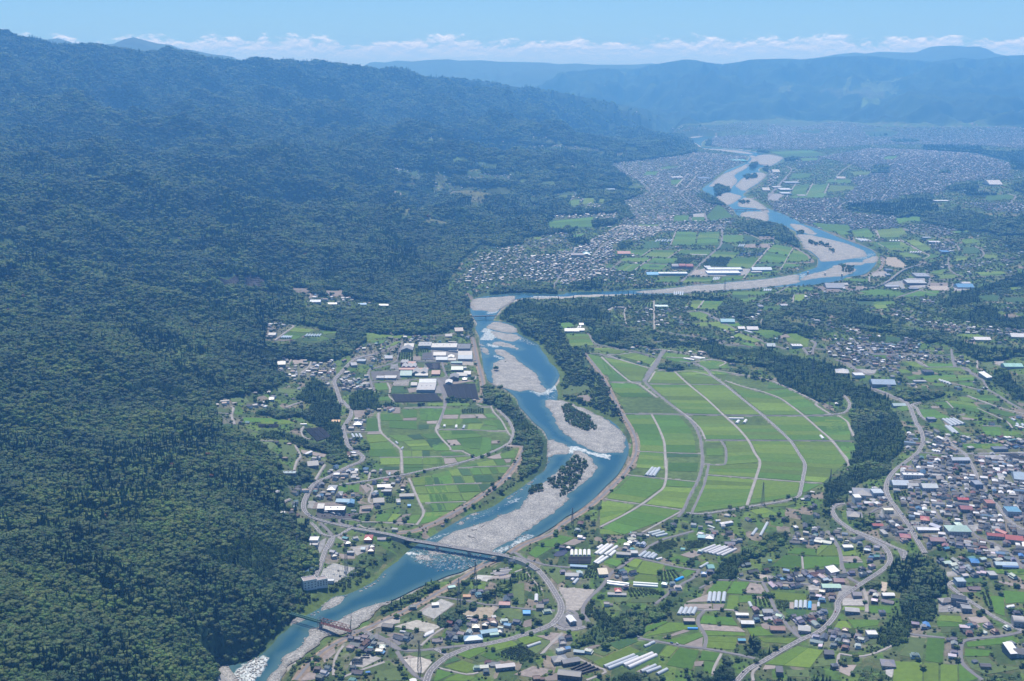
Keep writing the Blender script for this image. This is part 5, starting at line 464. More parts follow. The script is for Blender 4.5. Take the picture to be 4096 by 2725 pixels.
def sdist(x, y, poly, close=None):
    d = np.full(x.shape, 1e18); n = len(poly)
    for i in range(n):
        ax, ay = poly[i]; bx, by = poly[(i + 1) % n]; ex, ey = bx - ax, by - ay; l2 = ex * ex + ey * ey + 1e-9
        t = np.clip(((x - ax) * ex + (y - ay) * ey) / l2, 0, 1); np.minimum(d, (x - ax - t * ex) ** 2 + (y - ay - t * ey) ** 2, out=d)
    d = np.sqrt(d); return np.where(inside(x, y, poly), -d, d)
riv = (cls == 22).astype(float); near = (blur(riv, 9) > 0) | (blur(riv, 4) > 0)
dr = np.full(GX.shape, 1e6); dr[near] = sdist(GX[near], GY[near], RIV)
cell = RR * (lnr[1] - lnr[0])
GZ = np.where(dr < 1e5, -1.8 + (GZ + 1.8) * ss(dr, cell * .5 + 1, cell * .8 + 26), GZ)
# hold the skyline of the near ranges to the photograph's silhouettes
for SIL in (SIL1, SIL4):
    az_s = np.array([math.atan2(*polar(u, 1000, 0)[:2]) for u in SIL[:, 0]]); order = np.argsort(az_s)
    tv = np.interp(azs, az_s[order], SIL[order, 1]) * 1.73777; tr_ = np.interp(azs, az_s[order], SIL[order, 2]); on = (azs >= az_s.min()) & (azs <= az_s.max()); edge = ss(azs, az_s.min(), az_s.min() + .03) * ss(azs, az_s.max(), az_s.max() - .03)
    for it in range(4):
        u, v = project(GX, GY, GZ); band = np.abs(RR - tr_[None]) < tr_[None] * .20
        top = np.where(band, v, 9e9).min(0); dz = (top - tv) * tr_ / FPX * edge * on
        k = np.exp(-((RR - tr_[None]) / (tr_[None] * .11)) ** 2)
        dzs = np.convolve(np.pad(dz, 4, mode='edge'), np.ones(9) / 9, 'valid') if it < 2 else dz
        GZ = GZ + k * dzs[None] * woodb
def zat(x, y):
    return bil(GZ, (np.arctan2(x, y) - AZ0) / (AZ1 - AZ0) * (NA - 1), (np.log(np.maximum(np.hypot(x, y), 1)) - lnr[0]) / (lnr[-1] - lnr[0]) * (NR - 1))
_T = np.exp(np.linspace(math.log(R0 * 1.02), math.log(30000), 420))
def ground(px, far=30000):
    """photograph pixels -> the points of the ground they show"""
    px = np.atleast_2d(px); d = rays(px); d = d / np.hypot(d[:, 0], d[:, 1])[:, None]; out = np.empty((len(px), 3))
    for i in range(0, len(px), 4000):
        dd = d[i:i + 4000]; X = dd[:, 0, None] * _T; Y = dd[:, 1, None] * _T; Z = CAMZ + dd[:, 2, None] * _T; g = Z - zat(X, Y)
        hit = g < 0; k = np.where(hit.any(1), hit.argmax(1), len(_T) - 1); k = np.maximum(k, 1); j = np.arange(len(dd))
        g0, g1 = g[j, k - 1], g[j, k]; t = np.clip(g0 / (g0 - g1 + 1e-9), 0, 1); R = _T[k - 1] + (_T[k] - _T[k - 1]) * t
        for _ in range(3):
            z = zat(dd[:, 0] * R, dd[:, 1] * R); R2 = (z - CAMZ) / np.minimum(dd[:, 2], -1e-3); R = np.where(np.abs(R2 / R - 1) < .04, R2, R)
        out[i:i + 4000, 0] = dd[:, 0] * R; out[i:i + 4000, 1] = dd[:, 1] * R; out[i:i + 4000, 2] = zat(dd[:, 0] * R, dd[:, 1] * R)
    return out
def pxm(p):   # photograph pixels per metre at a point, and the depression angle
    dep = p[1] * ct - (p[2] - CAMZ) * st; return FPX / dep, math.atan2(CAMZ - p[2], math.hypot(p[0], p[1]))
# ------------------------------------------------------------------ ground sheet
c = np.zeros(GX.shape + (3,))
FC = {0: (.048, .085, .036), 10: (.045, .08, .034), 11: (.035, .065, .03), 12: (.06, .1, .035), 13: (.075, .115, .032), 1: (.072, .10, .04), 24: (.155, .145, .125), 20: (.082, .125, .036), 25: (.085, .14, .035), 26: (.12, .13, .065), 21: (.22, .21, .19), 22: (.30, .29, .27), 23: (.28, .27, .25)}
for k, v in FC.items(): c[cls == k] = v
c[(cls == 24) & (RR > 3800)] = (.075, .09, .055)
fv_ = fbm(GX / 300, GY / 300, 5, 71)[..., None]; c = np.where(((cls == 0) & (RR > 13000))[..., None], c * np.clip(.1 + 1.9 * fv_, .35, 1.9) * .5, c)  # treeless far forest: mottled, and darkened to paint in the crowns' own shade
pn = fbm(GX / 140, GY / 140, 3, 5)[..., None]; c *= (.75 + .5 * pn)
gv = fbm(GX / 45, GY / 45, 3, 8); open_ = np.isin(cls, (1,)); c[open_ & (gv > .60)] *= (1.9, 1.25, 1.6)
parc = np.where(np.isin(cls, (1,)), 1.0, np.where(cls == 24, .35, 0.0)); parc = blur(parc, 1)
ii = (np.arange(NR - 1)[:, None] * NA + np.arange(NA - 1)[None]).ravel(); quads = np.stack([ii, ii + 1, ii + NA + 1, ii + NA], 1)
gm = bpy.data.materials.new('ground_cover'); gm.use_nodes = True; nt = gm.node_tree; N, L = nt.nodes, nt.links; pb = N['Principled BSDF']; pb.inputs['Roughness'].default_value = .95; pb.inputs['Specular IOR Level'].default_value = .1
a1 = N.new('ShaderNodeAttribute'); a1.attribute_name = 'cover'; a2 = N.new('ShaderNodeAttribute'); a2.attribute_name = 'parcel'
ge = N.new('ShaderNodeNewGeometry'); mp = N.new('ShaderNodeMapping'); mp.inputs['Rotation'].default_value = (0, 0, .35); mp.inputs['Scale'].default_value = (1 / 26, 1 / 52, 0); L.new(ge.outputs['Position'], mp.inputs[0])
vo = N.new('ShaderNodeTexVoronoi'); vo.distance = 'CHEBYCHEV'; vo.inputs['Scale'].default_value = 1; vo.inputs['Randomness'].default_value = .65; L.new(mp.outputs[0], vo.inputs['Vector'])
sr = N.new('ShaderNodeSeparateColor'); L.new(vo.outputs['Color'], sr.inputs[0]); rp = N.new('ShaderNodeValToRGB'); L.new(sr.outputs[0], rp.inputs[0]); e = rp.color_ramp; e.interpolation = 'CONSTANT'
for i, (p_, col) in enumerate(((0, (.07, .13, .03)), (.20, (.095, .15, .035)), (.34, (.055, .09, .032)), (.52, (.042, .075, .03)), (.68, (.08, .105, .045)), (.83, (.19, .165, .135)), (.90, (.115, .125, .06)))):
    el_ = e.elements[i] if i < 2 else e.elements.new(p_); el_.position = p_; el_.color = col + (1,)
mxr = N.new('ShaderNodeMixRGB'); L.new(a2.outputs['Fac'], mxr.inputs[0]); L.new(a1.outputs['Color'], mxr.inputs[1]); L.new(rp.outputs[0], mxr.inputs[2])
n1 = N.new('ShaderNodeTexNoise'); n1.inputs['Scale'].default_value = .07; n1.inputs['Detail'].default_value = 8; n1.inputs['Roughness'].default_value = .7; L.new(ge.outputs['Position'], n1.inputs['Vector'])
mr = N.new('ShaderNodeMapRange'); L.new(n1.outputs[0], mr.inputs[0]); mr.inputs[1].default_value = .3; mr.inputs[2].default_value = .7; mr.inputs[3].default_value = .6; mr.inputs[4].default_value = 1.4
vm = N.new('ShaderNodeVectorMath'); vm.operation = 'SCALE'; L.new(mxr.outputs[0], vm.inputs[0]); L.new(mr.outputs[0], vm.inputs['Scale']); L.new(vm.outputs[0], pb.inputs['Base Color'])
bp = N.new('ShaderNodeBump'); bp.inputs['Distance'].default_value = 3; bp.inputs['Strength'].default_value = .7; L.new(n1.outputs[0], bp.inputs['Height']); L.new(bp.outputs[0], pb.inputs['Normal'])
g = mesh_obj('ground', np.stack([GX, GY, GZ], -1).reshape(-1, 3), quads, gm, smooth=True, kind='structure'); vcol(g.data, c.reshape(-1, 3)); vflt(g.data, parc.ravel(), 'parcel')
# ------------------------------------------------------------------ mountain ranges farther back
fm = mat('far_forest', (.035, .06, .025), .95, .35, .004, bump=12, bscale=.01)
def range_(name, sil, r, depth, zlow, rough, seed):
    sil = np.array(sil, float); a = np.array([math.atan2(*polar(u, 1000, 0)[:2]) for u in sil[:, 0]]); n = 420; A = np.linspace(a[0], a[-1], n); v = np.interp(A, a, sil[:, 1])
    zr = np.array([polar(0, r, v=x)[2] for x in v]); m = 44; s = np.linspace(-1, 1, m)[:, None]; R = r + s * depth; X, Y = R * np.sin(A)[None], R * np.cos(A)[None]
    prof = (1 - np.abs(s) ** 1.35); Z = zlow + (zr[None] - zlow) * prof
    Z = Z + (ridged(X / 2600, Y / 2600, 4, seed) - .6) * rough * np.clip((1 - prof) * 3, 0, 1) * np.clip(prof * 4, 0, 1)
    i = (np.arange(m - 1)[:, None] * n + np.arange(n - 1)[None]).ravel(); q = np.stack([i, i + 1, i + n + 1, i + n], 1)
    return mesh_obj(name, np.stack([X, Y, Z], -1).reshape(-1, 3), q, fm, smooth=True, kind='structure')
range_('mountain_range', [(-120, 150), (-60, 110), (67, 88), (97, 86), (115, 90), (140, 86), (160, 92), (180, 100), (205, 112), (230, 107), (247, 100), (267, 98), (290, 88), (313, 82), (333, 88), (367, 97), (397, 100), (420, 110), (443, 112), (490, 122), (523, 126), (537, 128), (560, 142), (590, 150), (640, 170)], 20500, 4200, 250, 420, 3)
range_('mountain_range', [(735, 175), (800, 160), (835, 152), (850, 143), (862, 140), (886, 142), (914, 137), (949, 139), (989, 135), (1032, 133), (1055, 137), (1109, 136), (1149, 140), (1178, 140), (1222, 141), (1255, 142), (1285, 146), (1328, 144), (1365, 147), (1458, 147), (1498, 144), (1560, 150), (1640, 160)], 29500, 3600, 250, 500, 4)
range_('mountain_range', [(640, 165), (690, 150), (730, 142), (760, 144), (800, 151), (840, 158)], 33000, 2500, 300, 300, 6)
range_('mountain_range', [(1180, 165), (1240, 158), (1290, 160), (1340, 163), (1400, 158), (1460, 165), (1520, 172)], 27000, 2000, 250, 300, 8)
range_('mountain_range', [(1790, 150), (1868, 133), (1921, 123), (1968, 118), (1988, 121), (2021, 117), (2081, 119), (2104, 119), (2134, 107), (2160, 104), (2188, 103), (2214, 106), (2248, 106), (2270, 113), (2288, 123), (2314, 128), (2348, 131), (2420, 135), (2500, 150)], 30500, 3400, 250, 400, 5)
# ------------------------------------------------------------------ river, gravel bars, fields, roads
from mathutils.geometry import delaunay_2d_cdt
def densify(p, step):
    out = []
    for a, b in zip(p, np.roll(p, -1, 0)):
        n = max(1, int(np.hypot(*(b - a)) / step)); out.append(a + (b - a) * (np.arange(n) / n)[:, None])
    return np.concatenate(out)
def cdt(poly, step, inner=None):
    """triangulated polygon with inner grid points; poly Nx2 world"""
    b = densify(poly, step); x0, y0 = b.min(0); x1, y1 = b.max(0); inner = inner or step
    gx, gy = np.meshgrid(np.arange(x0, x1, inner), np.arange(y0, y1, inner * 1.5)); gx = gx + rng.uniform(-.3, .3, gx.shape) * inner; gy = gy + rng.uniform(-.3, .3, gx.shape) * inner
    gx, gy = gx.ravel(), gy.ravel(); k = inside(gx, gy, b); gx, gy = gx[k], gy[k]
    if len(gx):
        dd = sdist(gx, gy, b); k = dd < -inner * .45; gx, gy = gx[k], gy[k]
    pts = [Vector((x, y)) for x, y in b] + [Vector((x, y)) for x, y in zip(gx, gy)]; n = len(b)
    vs, es, fs, *_ = delaunay_2d_cdt(pts, [(i, (i + 1) % n) for i in range(n)], [tuple(range(n))], 1, 1e-4)
    return np.array([(v.x, v.y) for v in vs]), [tuple(f) for f in fs if len(f) >= 3]
wm = bpy.data.materials.new('river_water'); wm.use_nodes = True; nt = wm.node_tree; N, L = nt.nodes, nt.links; pb = N['Principled BSDF']
pb.inputs['Roughness'].default_value = .16; pb.inputs['IOR'].default_value = 1.33
ge = N.new('ShaderNodeNewGeometry'); mp = N.new('ShaderNodeMapping'); mp.inputs['Scale'].default_value = (1, .6, 1); L.new(ge.outputs['Position'], mp.inputs[0])
at = N.new('ShaderNodeAttribute'); at.attribute_name = 'foam'; gr = N.new('ShaderNodeAttribute'); gr.attribute_name = 'deep'
n1 = N.new('ShaderNodeTexNoise'); n1.inputs['Scale'].default_value = .16; n1.inputs['Detail'].default_value = 8; n1.inputs['Roughness'].default_value = .72; L.new(mp.outputs[0], n1.inputs['Vector'])
n2 = N.new('ShaderNodeTexNoise'); n2.inputs['Scale'].default_value = .5; n2.inputs['Detail'].default_value = 5; L.new(mp.outputs[0], n2.inputs['Vector'])
ad = N.new('ShaderNodeMath'); ad.operation = 'MULTIPLY_ADD'; L.new(at.outputs['Fac'], ad.inputs[0]); ad.inputs[1].default_value = .36; L.new(n1.outputs[0], ad.inputs[2])
mr = N.new('ShaderNodeMapRange'); mr.inputs[1].default_value = .69; mr.inputs[2].default_value = 1.08; L.new(ad.outputs[0], mr.inputs[0])
wc = N.new('ShaderNodeMixRGB'); L.new(gr.outputs['Fac'], wc.inputs[0]); wc.inputs[1].default_value = (.055, .115, .12, 1); wc.inputs[2].default_value = (.016, .066, .095, 1)
mxc = N.new('ShaderNodeMixRGB'); L.new(mr.outputs[0], mxc.inputs[0]); L.new(wc.outputs[0], mxc.inputs[1]); mxc.inputs[2].default_value = (.72, .75, .75, 1); L.new(mxc.outputs[0], pb.inputs['Base Color'])
ro = N.new('ShaderNodeMapRange'); L.new(mr.outputs[0], ro.inputs[0]); ro.inputs[3].default_value = .16; ro.inputs[4].default_value = .7; L.new(ro.outputs[0], pb.inputs['Roughness'])
bs = N.new('ShaderNodeMapRange'); L.new(at.outputs['Fac'], bs.inputs[0]); bs.inputs[3].default_value = .12; bs.inputs[4].default_value = 1.0
bp = N.new('ShaderNodeBump'); bp.inputs['Distance'].default_value = .55; L.new(bs.outputs[0], bp.inputs['Strength']); L.new(n2.outputs[0], bp.inputs['Height']); L.new(bp.outputs[0], pb.inputs['Normal'])
rd = densify(RIV, 24)
x0, x1 = rd[:, 0].min(), rd[:, 0].max(); gx, gy = [], []
yy = rd[:, 1].min()
while yy < rd[:, 1].max():
    s = 6.5 * max(1, yy / 2400) ** 1.4; xs = np.arange(x0, x1, s); gx.append(xs + rng.uniform(-.3, .3, len(xs)) * s); gy.append(np.full(len(xs), yy) + rng.uniform(-.3, .3, len(xs)) * s); yy += s * 1.25
gx, gy = np.concatenate(gx), np.concatenate(gy); k = inside(gx, gy, rd); gx, gy = gx[k], gy[k]
pts = [Vector((a, b)) for a, b in rd] + [Vector((a, b)) for a, b in zip(gx, gy)]; n = len(rd)
vs, es, fs, *_ = delaunay_2d_cdt(pts, [(i, (i + 1) % n) for i in range(n)], [tuple(range(n))], 1, 1e-4)
V = np.array([(v.x, v.y, 0.0) for v in vs]); river = mesh_obj('river', V.tolist(), [tuple(f) for f in fs], wm, smooth=True, kind='structure')
u, v = project(V[:, 0], V[:, 1], V[:, 2]); foam = np.zeros(len(V))
for tag, s, a in RAPIDS: foam = np.maximum(foam, inside(u, v, P(tag, s)) * a)
vflt(river.data, foam + .1, 'foam'); dv = sdist(V[:, 0], V[:, 1], RIV); deep = ss(-dv, 1, 22)
gravel = bpy.data.materials.new('river_gravel'); gravel.use_nodes = True; nt = gravel.node_tree; N, L = nt.nodes, nt.links; pb = N['Principled BSDF']; pb.inputs['Roughness'].default_value = .85; pb.inputs['Specular IOR Level'].default_value = .3
ge = N.new('ShaderNodeNewGeometry'); vo = N.new('ShaderNodeTexVoronoi'); vo.inputs['Scale'].default_value = .55; L.new(ge.outputs['Position'], vo.inputs['Vector'])
sr = N.new('ShaderNodeSeparateColor'); L.new(vo.outputs['Color'], sr.inputs[0])
n1 = N.new('ShaderNodeTexNoise'); n1.inputs['Scale'].default_value = .035; n1.inputs['Detail'].default_value = 9; n1.inputs['Roughness'].default_value = .68; L.new(ge.outputs['Position'], n1.inputs['Vector'])
rp = N.new('ShaderNodeValToRGB'); L.new(n1.outputs[0], rp.inputs[0]); rp.color_ramp.elements[0].position = .3; rp.color_ramp.elements[0].color = (.185, .185, .18, 1); rp.color_ramp.elements[1].position = .68; rp.color_ramp.elements[1].color = (.335, .33, .315, 1)
mr = N.new('ShaderNodeMapRange'); L.new(sr.outputs[0], mr.inputs[0]); mr.inputs[3].default_value = .55; mr.inputs[4].default_value = 1.45
vm = N.new('ShaderNodeVectorMath'); vm.operation = 'SCALE'; L.new(rp.outputs[0], vm.inputs[0]); L.new(mr.outputs[0], vm.inputs['Scale'])
wt = N.new('ShaderNodeAttribute'); wt.attribute_name = 'wet'; mx = N.new('ShaderNodeMixRGB'); L.new(wt.outputs['Fac'], mx.inputs[0]); L.new(vm.outputs[0], mx.inputs[1]); mx.inputs[2].default_value = (.16, .15, .13, 1); L.new(mx.outputs[0], pb.inputs['Base Color'])
bp = N.new('ShaderNodeBump'); bp.inputs['Distance'].default_value = .8; bp.inputs['Strength'].default_value = .9; L.new(sr.outputs[1], bp.inputs['Height']); L.new(bp.outputs[0], pb.inputs['Normal'])
BARW = []
for tag, s, h in BARS:
    w = on_plane(smooth_line(P(tag, s), closed=True, sub=3), .3)[:, :2]; r = np.hypot(*w.mean(0)); st_ = max(5.0, r / 420)
    w = densify(w, st_ * .8); w = w + np.stack([vnoise(w[:, 0] / 14, w[:, 1] / 14, 3) - .5, vnoise(w[:, 0] / 14, w[:, 1] / 14, 4) - .5], 1) * min(9, st_ * 1.3)
    try: vv, ff = cdt(w, 1e9, st_ * 1.3)
    except Exception: continue
    BARW.append(w); dd = -sdist(vv[:, 0], vv[:, 1], w)
    z = -.25 + np.minimum(h, .13 * dd) * (.6 + .8 * fbm(vv[:, 0] / 40, vv[:, 1] / 40, 3, 2)) + .35 * (dd > 1) * (vnoise(vv[:, 0] / 7, vv[:, 1] / 7, 9) - .3)
    z = np.where(dd < .5, -.25, np.maximum(z, .12)) if h > .2 else np.where(dd < .5, -.25, z * .6 + .1)
    o = mesh_obj('gravel_bar', np.column_stack([vv, z]).tolist(), ff, gravel, smooth=True, kind='structure'); vflt(o.data, ss(dd, 6, 0) * .8, 'wet')
    near_ = (np.abs(V[:, 0] - w[:, 0].mean()) < np.ptp(w[:, 0]) / 2 + 40) & (np.abs(V[:, 1] - w[:, 1].mean()) < np.ptp(w[:, 1]) / 2 + 40)
    if near_.any(): deep[near_] = np.minimum(deep[near_], ss(sdist(V[near_, 0], V[near_, 1], w), 0, 20))
vflt(river.data, deep, 'deep')
# fields
rice = mat('rice_crop', (1, 1, 1), .9, .12, .12, objcol=True, spec=.15, bump=.25, bscale=1.5); earth = mat('tilled_earth', (1, 1, 1), .95, .22, .15, objcol=True, spec=.1)
FCOL = {'r': (.066, .143, .021), 'y': (.112, .176, .028), 'd': (.040, .090, .030), 'b': (.235, .205, .19), 'g': (.085, .125, .045), 'o': (.085, .145, .035), 'v': (.045, .045, .052)}
FNAME = {'r': 'rice_field', 'y': 'rice_field', 'd': 'crop_field', 'b': 'bare_field', 'g': 'grass_field', 'o': 'orchard_field', 'v': 'netted_vineyard_field'}
fld = []
def resample(p, n):
    s = np.concatenate([[0], np.cumsum(np.hypot(*np.diff(p, axis=0).T))]); t = np.linspace(0, s[-1], n); return np.stack([np.interp(t, s, p[:, 0]), np.interp(t, s, p[:, 1])], 1)
ORCH = []; VINE = []
for bi, (tag, l, r, n, k) in enumerate(FIELDS):
    l, r = P(tag, l), P(tag, r); wl = ground(resample(l, 30))[:, :2]; wr = ground(resample(r, 30))[:, :2]
    dist = np.hypot(*wl.mean(0)); rr_ = random.Random(bi * 7 + 3)
    if np.hypot(*np.diff(np.vstack([wl, wr]), axis=0).T).max() > dist * .5: continue
    cuts = [0] + sorted((i + rr_.uniform(-.18, .18)) / n for i in range(1, n)) + [1]
    for i in range(n):
        L_ = resample(wl, 60)[int(cuts[i] * 59):max(int(cuts[i + 1] * 59), int(cuts[i] * 59) + 1) + 1]; R_ = resample(wr, 60)[int(cuts[i] * 59):max(int(cuts[i + 1] * 59), int(cuts[i] * 59) + 1) + 1]
        wid = (np.hypot(*(R_ - L_).T)).mean(); hei = np.hypot(*(L_[-1] - L_[0])) + .1; nu = int(min(40, max(2, wid / 14))) + 1; nv = int(min(40, max(2, hei / 14))) + 1
        A, B = resample(L_, nv), resample(R_, nv); gap = .2
        e0, e1 = min(.2, gap / hei), min(.2, gap / wid); tv_ = np.linspace(e0, 1 - e0, nv); tu = np.linspace(e1, 1 - e1, nu)
        A = np.stack([np.interp(tv_, np.linspace(0, 1, nv), A[:, j]) for j in (0, 1)], 1); B = np.stack([np.interp(tv_, np.linspace(0, 1, nv), B[:, j]) for j in (0, 1)], 1)
        g2 = A[:, None] * (1 - tu)[None, :, None] + B[:, None] * tu[None, :, None]; X, Y = g2[..., 0].ravel(), g2[..., 1].ravel(); hgt = (.24 if k in 'ryd' else .2) + dist / 9000
        Z = zat(X, Y) + hgt; ii = (np.arange(nv - 1)[:, None] * nu + np.arange(nu - 1)[None]).ravel(); fs = np.stack([ii, ii + 1, ii + nu + 1, ii + nu], 1)
        ring = np.concatenate([np.arange(nu), np.arange(1, nv) * nu + nu - 1, (nv - 1) * nu + np.arange(nu - 2, -1, -1), np.arange(nv - 2, 0, -1) * nu])
        Vt = np.stack([X, Y, Z], 1); low = Vt[ring].copy(); low[:, 2] -= 1.2 + dist / 6000; m = len(ring); base = len(Vt); sk = np.stack([ring, base + np.arange(m), base + (np.arange(m) + 1) % m, np.roll(ring, -1)], 1)
        a_, b_, c_ = Vt[0], Vt[1], Vt[nu]
        if (b_[0] - a_[0]) * (c_[1] - a_[1]) - (b_[1] - a_[1]) * (c_[0] - a_[0]) < 0: fs = fs[:, ::-1]; sk = sk[:, ::-1]
        col = np.array(FCOL[k]) * rr_.uniform(.72, 1.24)
        if k in 'ry': q = rr_.random(); col = np.array(FCOL['r']) * (1 - q) + np.array(FCOL['y']) * q if rr_.random() < .35 else col
        fld.append((wid * hei / dist ** 2.4, np.vstack([Vt, low]), np.vstack([fs, sk]), k, col))
        if k == 'o': ORCH.append((A, B, dist))
        if k == 'v': VINE.append((A, B, dist))
fld.sort(key=lambda t: -t[0])
for i, (w_, vs, fs, k, col) in enumerate(fld[:300]):
    o = mesh_obj(FNAME[k], vs, fs, rice if k in 'rydgo' else earth, kind='structure'); o.color = tuple(col) + (1,)
rest = fld[300:]; off = 0; vs, fs, cs = [], [], []
for w_, v_, f_, k, col in rest: vs.append(v_); fs.append(f_ + off); off += len(v_); cs.append(np.repeat(col[None], len(v_), 0))
o = mesh_obj('small_field', np.vstack(vs), np.vstack(fs), attr_mat('small_plots', 'cover', var=.12, scale=.1), kind='structure'); vcol(o.data, np.vstack(cs))
# rows of black netting over the vineyards, one bar per row
nm = mat('black_net', (.022, .022, .028), .6, .3, .3)
for A, B, dist in VINE:
    mb = MB(); hei = np.hypot(*(A[-1] - A[0])); nrow = int(min(40, max(3, hei / 5.5)))
    for t in (np.arange(nrow) + .5) / nrow:
        a = A[0] + (A[-1] - A[0]) * t; b = B[0] + (B[-1] - B[0]) * t; nseg = int(max(2, np.hypot(*(b - a)) / 16))
        for s in range(nseg):
            p, q = a + (b - a) * (s / nseg), a + (b - a) * ((s + .94) / nseg); mb.bar((p[0], p[1], zat(*p) + 1.5), (q[0], q[1], zat(*q) + 1.5), 1.5)
    mb.build('vine_net', nm, kind='stuff')
# roads
asph = mat('asphalt', (.155, .152, .16), .85, .12, .05, spec=.3); conc = mat('concrete_lane', (.28, .265, .255), .9, .15, .05, spec=.2); verge = mat('dry_verge', (.215, .168, .125), .95, .35, .08); white = mat('road_paint', (.72, .72, .70), .7, .1, .3); gslope = mat('sprayed_slope', (.075, .115, .11), .8, .15, .1); cream = mat('concrete', (.50, .48, .45), .85, .12, .08); rail = mat('grey_rail', (.45, .47, .48), .5, .1, 1.0)
def along(w, step):
    s = np.concatenate([[0], np.cumsum(np.hypot(*np.diff(w[:, :2], axis=0).T))]); n = max(2, int(s[-1] / step) + 1); t = np.linspace(0, s[-1], n)
    return np.stack([np.interp(t, s, w[:, j]) for j in range(w.shape[1])], 1)
def ribbon(c, half, off=0.0, dz=0.0):
    d = np.gradient(c[:, :2], axis=0); d /= np.hypot(*d.T)[:, None] + 1e-9; nrm = np.stack([-d[:, 1], d[:, 0]], 1); a = c[:, :2] + nrm * (off + half); b = c[:, :2] + nrm * (off - half); n = len(c)
    V = np.vstack([np.column_stack([a, c[:, 2] + dz]), np.column_stack([b, c[:, 2] + dz])]); i = np.arange(n - 1); return V, np.stack([i + n, i + n + 1, i + 1, i], 1)
ROADW = []
def make_road(line, w, kind, name='road'):
    r = np.hypot(*line[:, :2].mean(0)); c = along(line, max(9, r / 260)); 
    d = np.gradient(c[:, :2], axis=0); d /= np.hypot(*d.T)[:, None] + 1e-9; nrm = np.stack([-d[:, 1], d[:, 0]], 1)
    z = np.maximum.reduce([zat(*(c[:, :2] + nrm * (w * .5 * k)).T) for k in (-1.1, 0, 1.1)])
    z = np.maximum(z, np.convolve(np.pad(z, 2, mode='edge'), np.ones(5) / 5, 'valid')) + .45 + r / 7000; c = np.column_stack([c[:, :2], z])
    V, F = ribbon(c, w / 2); n = len(c); low = V.copy(); low[:, 2] -= 2.5; low[:n, :2] += nrm * 1.6; low[n:, :2] -= nrm * 1.6; i = np.arange(n - 1)
    F2 = np.vstack([np.stack([i, i + 1, i + 1 + 2 * n, i + 2 * n], 1), np.stack([i + n + 1, i + n, i + 3 * n, i + 1 + 3 * n], 1)])
    o = mesh_obj(name, np.vstack([V, low]), np.vstack([F, F2]), [conc if kind == 'c' else asph, verge if kind == 'l' else conc], mi=[0] * len(F) + [1] * len(F2), kind='structure')
    if kind == 'l' and r < 6500:
        for sgn in (1, -1):
            Vv = np.vstack([np.column_stack([c[:, :2] + sgn * nrm * (w / 2 + .1), z - .12]), np.column_stack([c[:, :2] + sgn * nrm * (w / 2 + 6.5), np.maximum(zat(*(c[:, :2] + sgn * nrm * (w / 2 + 6.5)).T), .2) + .35])]); q = np.stack([i, i + 1, i + n + 1, i + n], 1)
            mesh_obj('levee_verge', Vv, q if sgn < 0 else q[:, ::-1], verge, parent=o)
    if kind == 'a' and w >= 7 and r < 3400:
        d2 = along(c, 5); 
        V1, F1 = ribbon(d2, .16, 0, .05); mesh_obj('centre_line', V1, F1[::2], white, parent=o)
        for s in (1, -1): V1, F1 = ribbon(d2, .13, s * (w / 2 - 1.1), .05); mesh_obj('edge_line', V1, F1, white, parent=o)
    ROADW.append((c, w, kind, r)); return o
for tag, s, w, k in ROADS:
    g_ = ground(smooth_line(P(tag, s), sub=5)); j = np.hypot(*np.diff(g_[:, :2], axis=0).T); r = np.hypot(*g_[:, :2].T)
    cutat = [0] + [i + 1 for i in range(len(j)) if j[i] > max(60, r[i] * .09)] + [len(g_)]
    for a, b in zip(cutat[:-1], cutat[1:]):
        if b - a >= 3: make_road(g_[a:b], w, k)
for tag, s, col in LOTS:
    w = ground(P(tag, s))[:, :2]
    if np.hypot(*np.ptp(w, axis=0)) > 900 and np.hypot(*w.mean(0)) < 5000: continue
    vv, ff = cdt(w, 16, 16); o = mesh_obj('yard', np.column_stack([vv, zat(*vv.T) + .4 + np.hypot(*w.mean(0)) / 9000]).tolist(), ff, earth, kind='structure'); o.color = col + (1,)
# ------------------------------------------------------------------ buildings
wallm = mat('house_wall', (1, 1, 1), .85, .08, .6, objcol=True, spec=.25); roofm = mat('roof_tile', (1, 1, 1), .34, .16, .5, objcol=True, spec=.55, bump=.05, bscale=3.0)
sheet = mat('metal_roof', (1, 1, 1), .5, .12, .12, objcol=True, spec=.3); glassm = mat('window_glass', (.04, .06, .085), .15, .1, 1, spec=.6); solarm = mat('solar_cell', (.018, .028, .075), .22, .15, .6, spec=.6)
def gable(mb, x0, x1, y0, y1, z, rise, oh=.7, ax='x'):
    X0, X1, Y0, Y1 = x0 - oh, x1 + oh, y0 - oh, y1 + oh; ze = z - oh * .3; zr = z + rise; t = .22
    if ax == 'x':
        ym = (Y0 + Y1) / 2; top = [(X0, Y0, ze), (X1, Y0, ze), (X1, Y1, ze), (X0, Y1, ze), (X0, ym, zr), (X1, ym, zr)]
    else:
        xm = (X0 + X1) / 2; top = [(X0, Y1, ze), (X0, Y0, ze), (X1, Y0, ze), (X1, Y1, ze), (xm, Y1, zr), (xm, Y0, zr)]
    bot = [(a, b, c - t) for a, b, c in top[:4]]
    mb.add(top + bot, [(0, 1, 5, 4), (2, 3, 4, 5), (3, 0, 4), (1, 2, 5), (6, 7, 1, 0), (7, 8, 2, 1), (8, 9, 3, 2), (9, 6, 0, 3), (9, 8, 7, 6)])
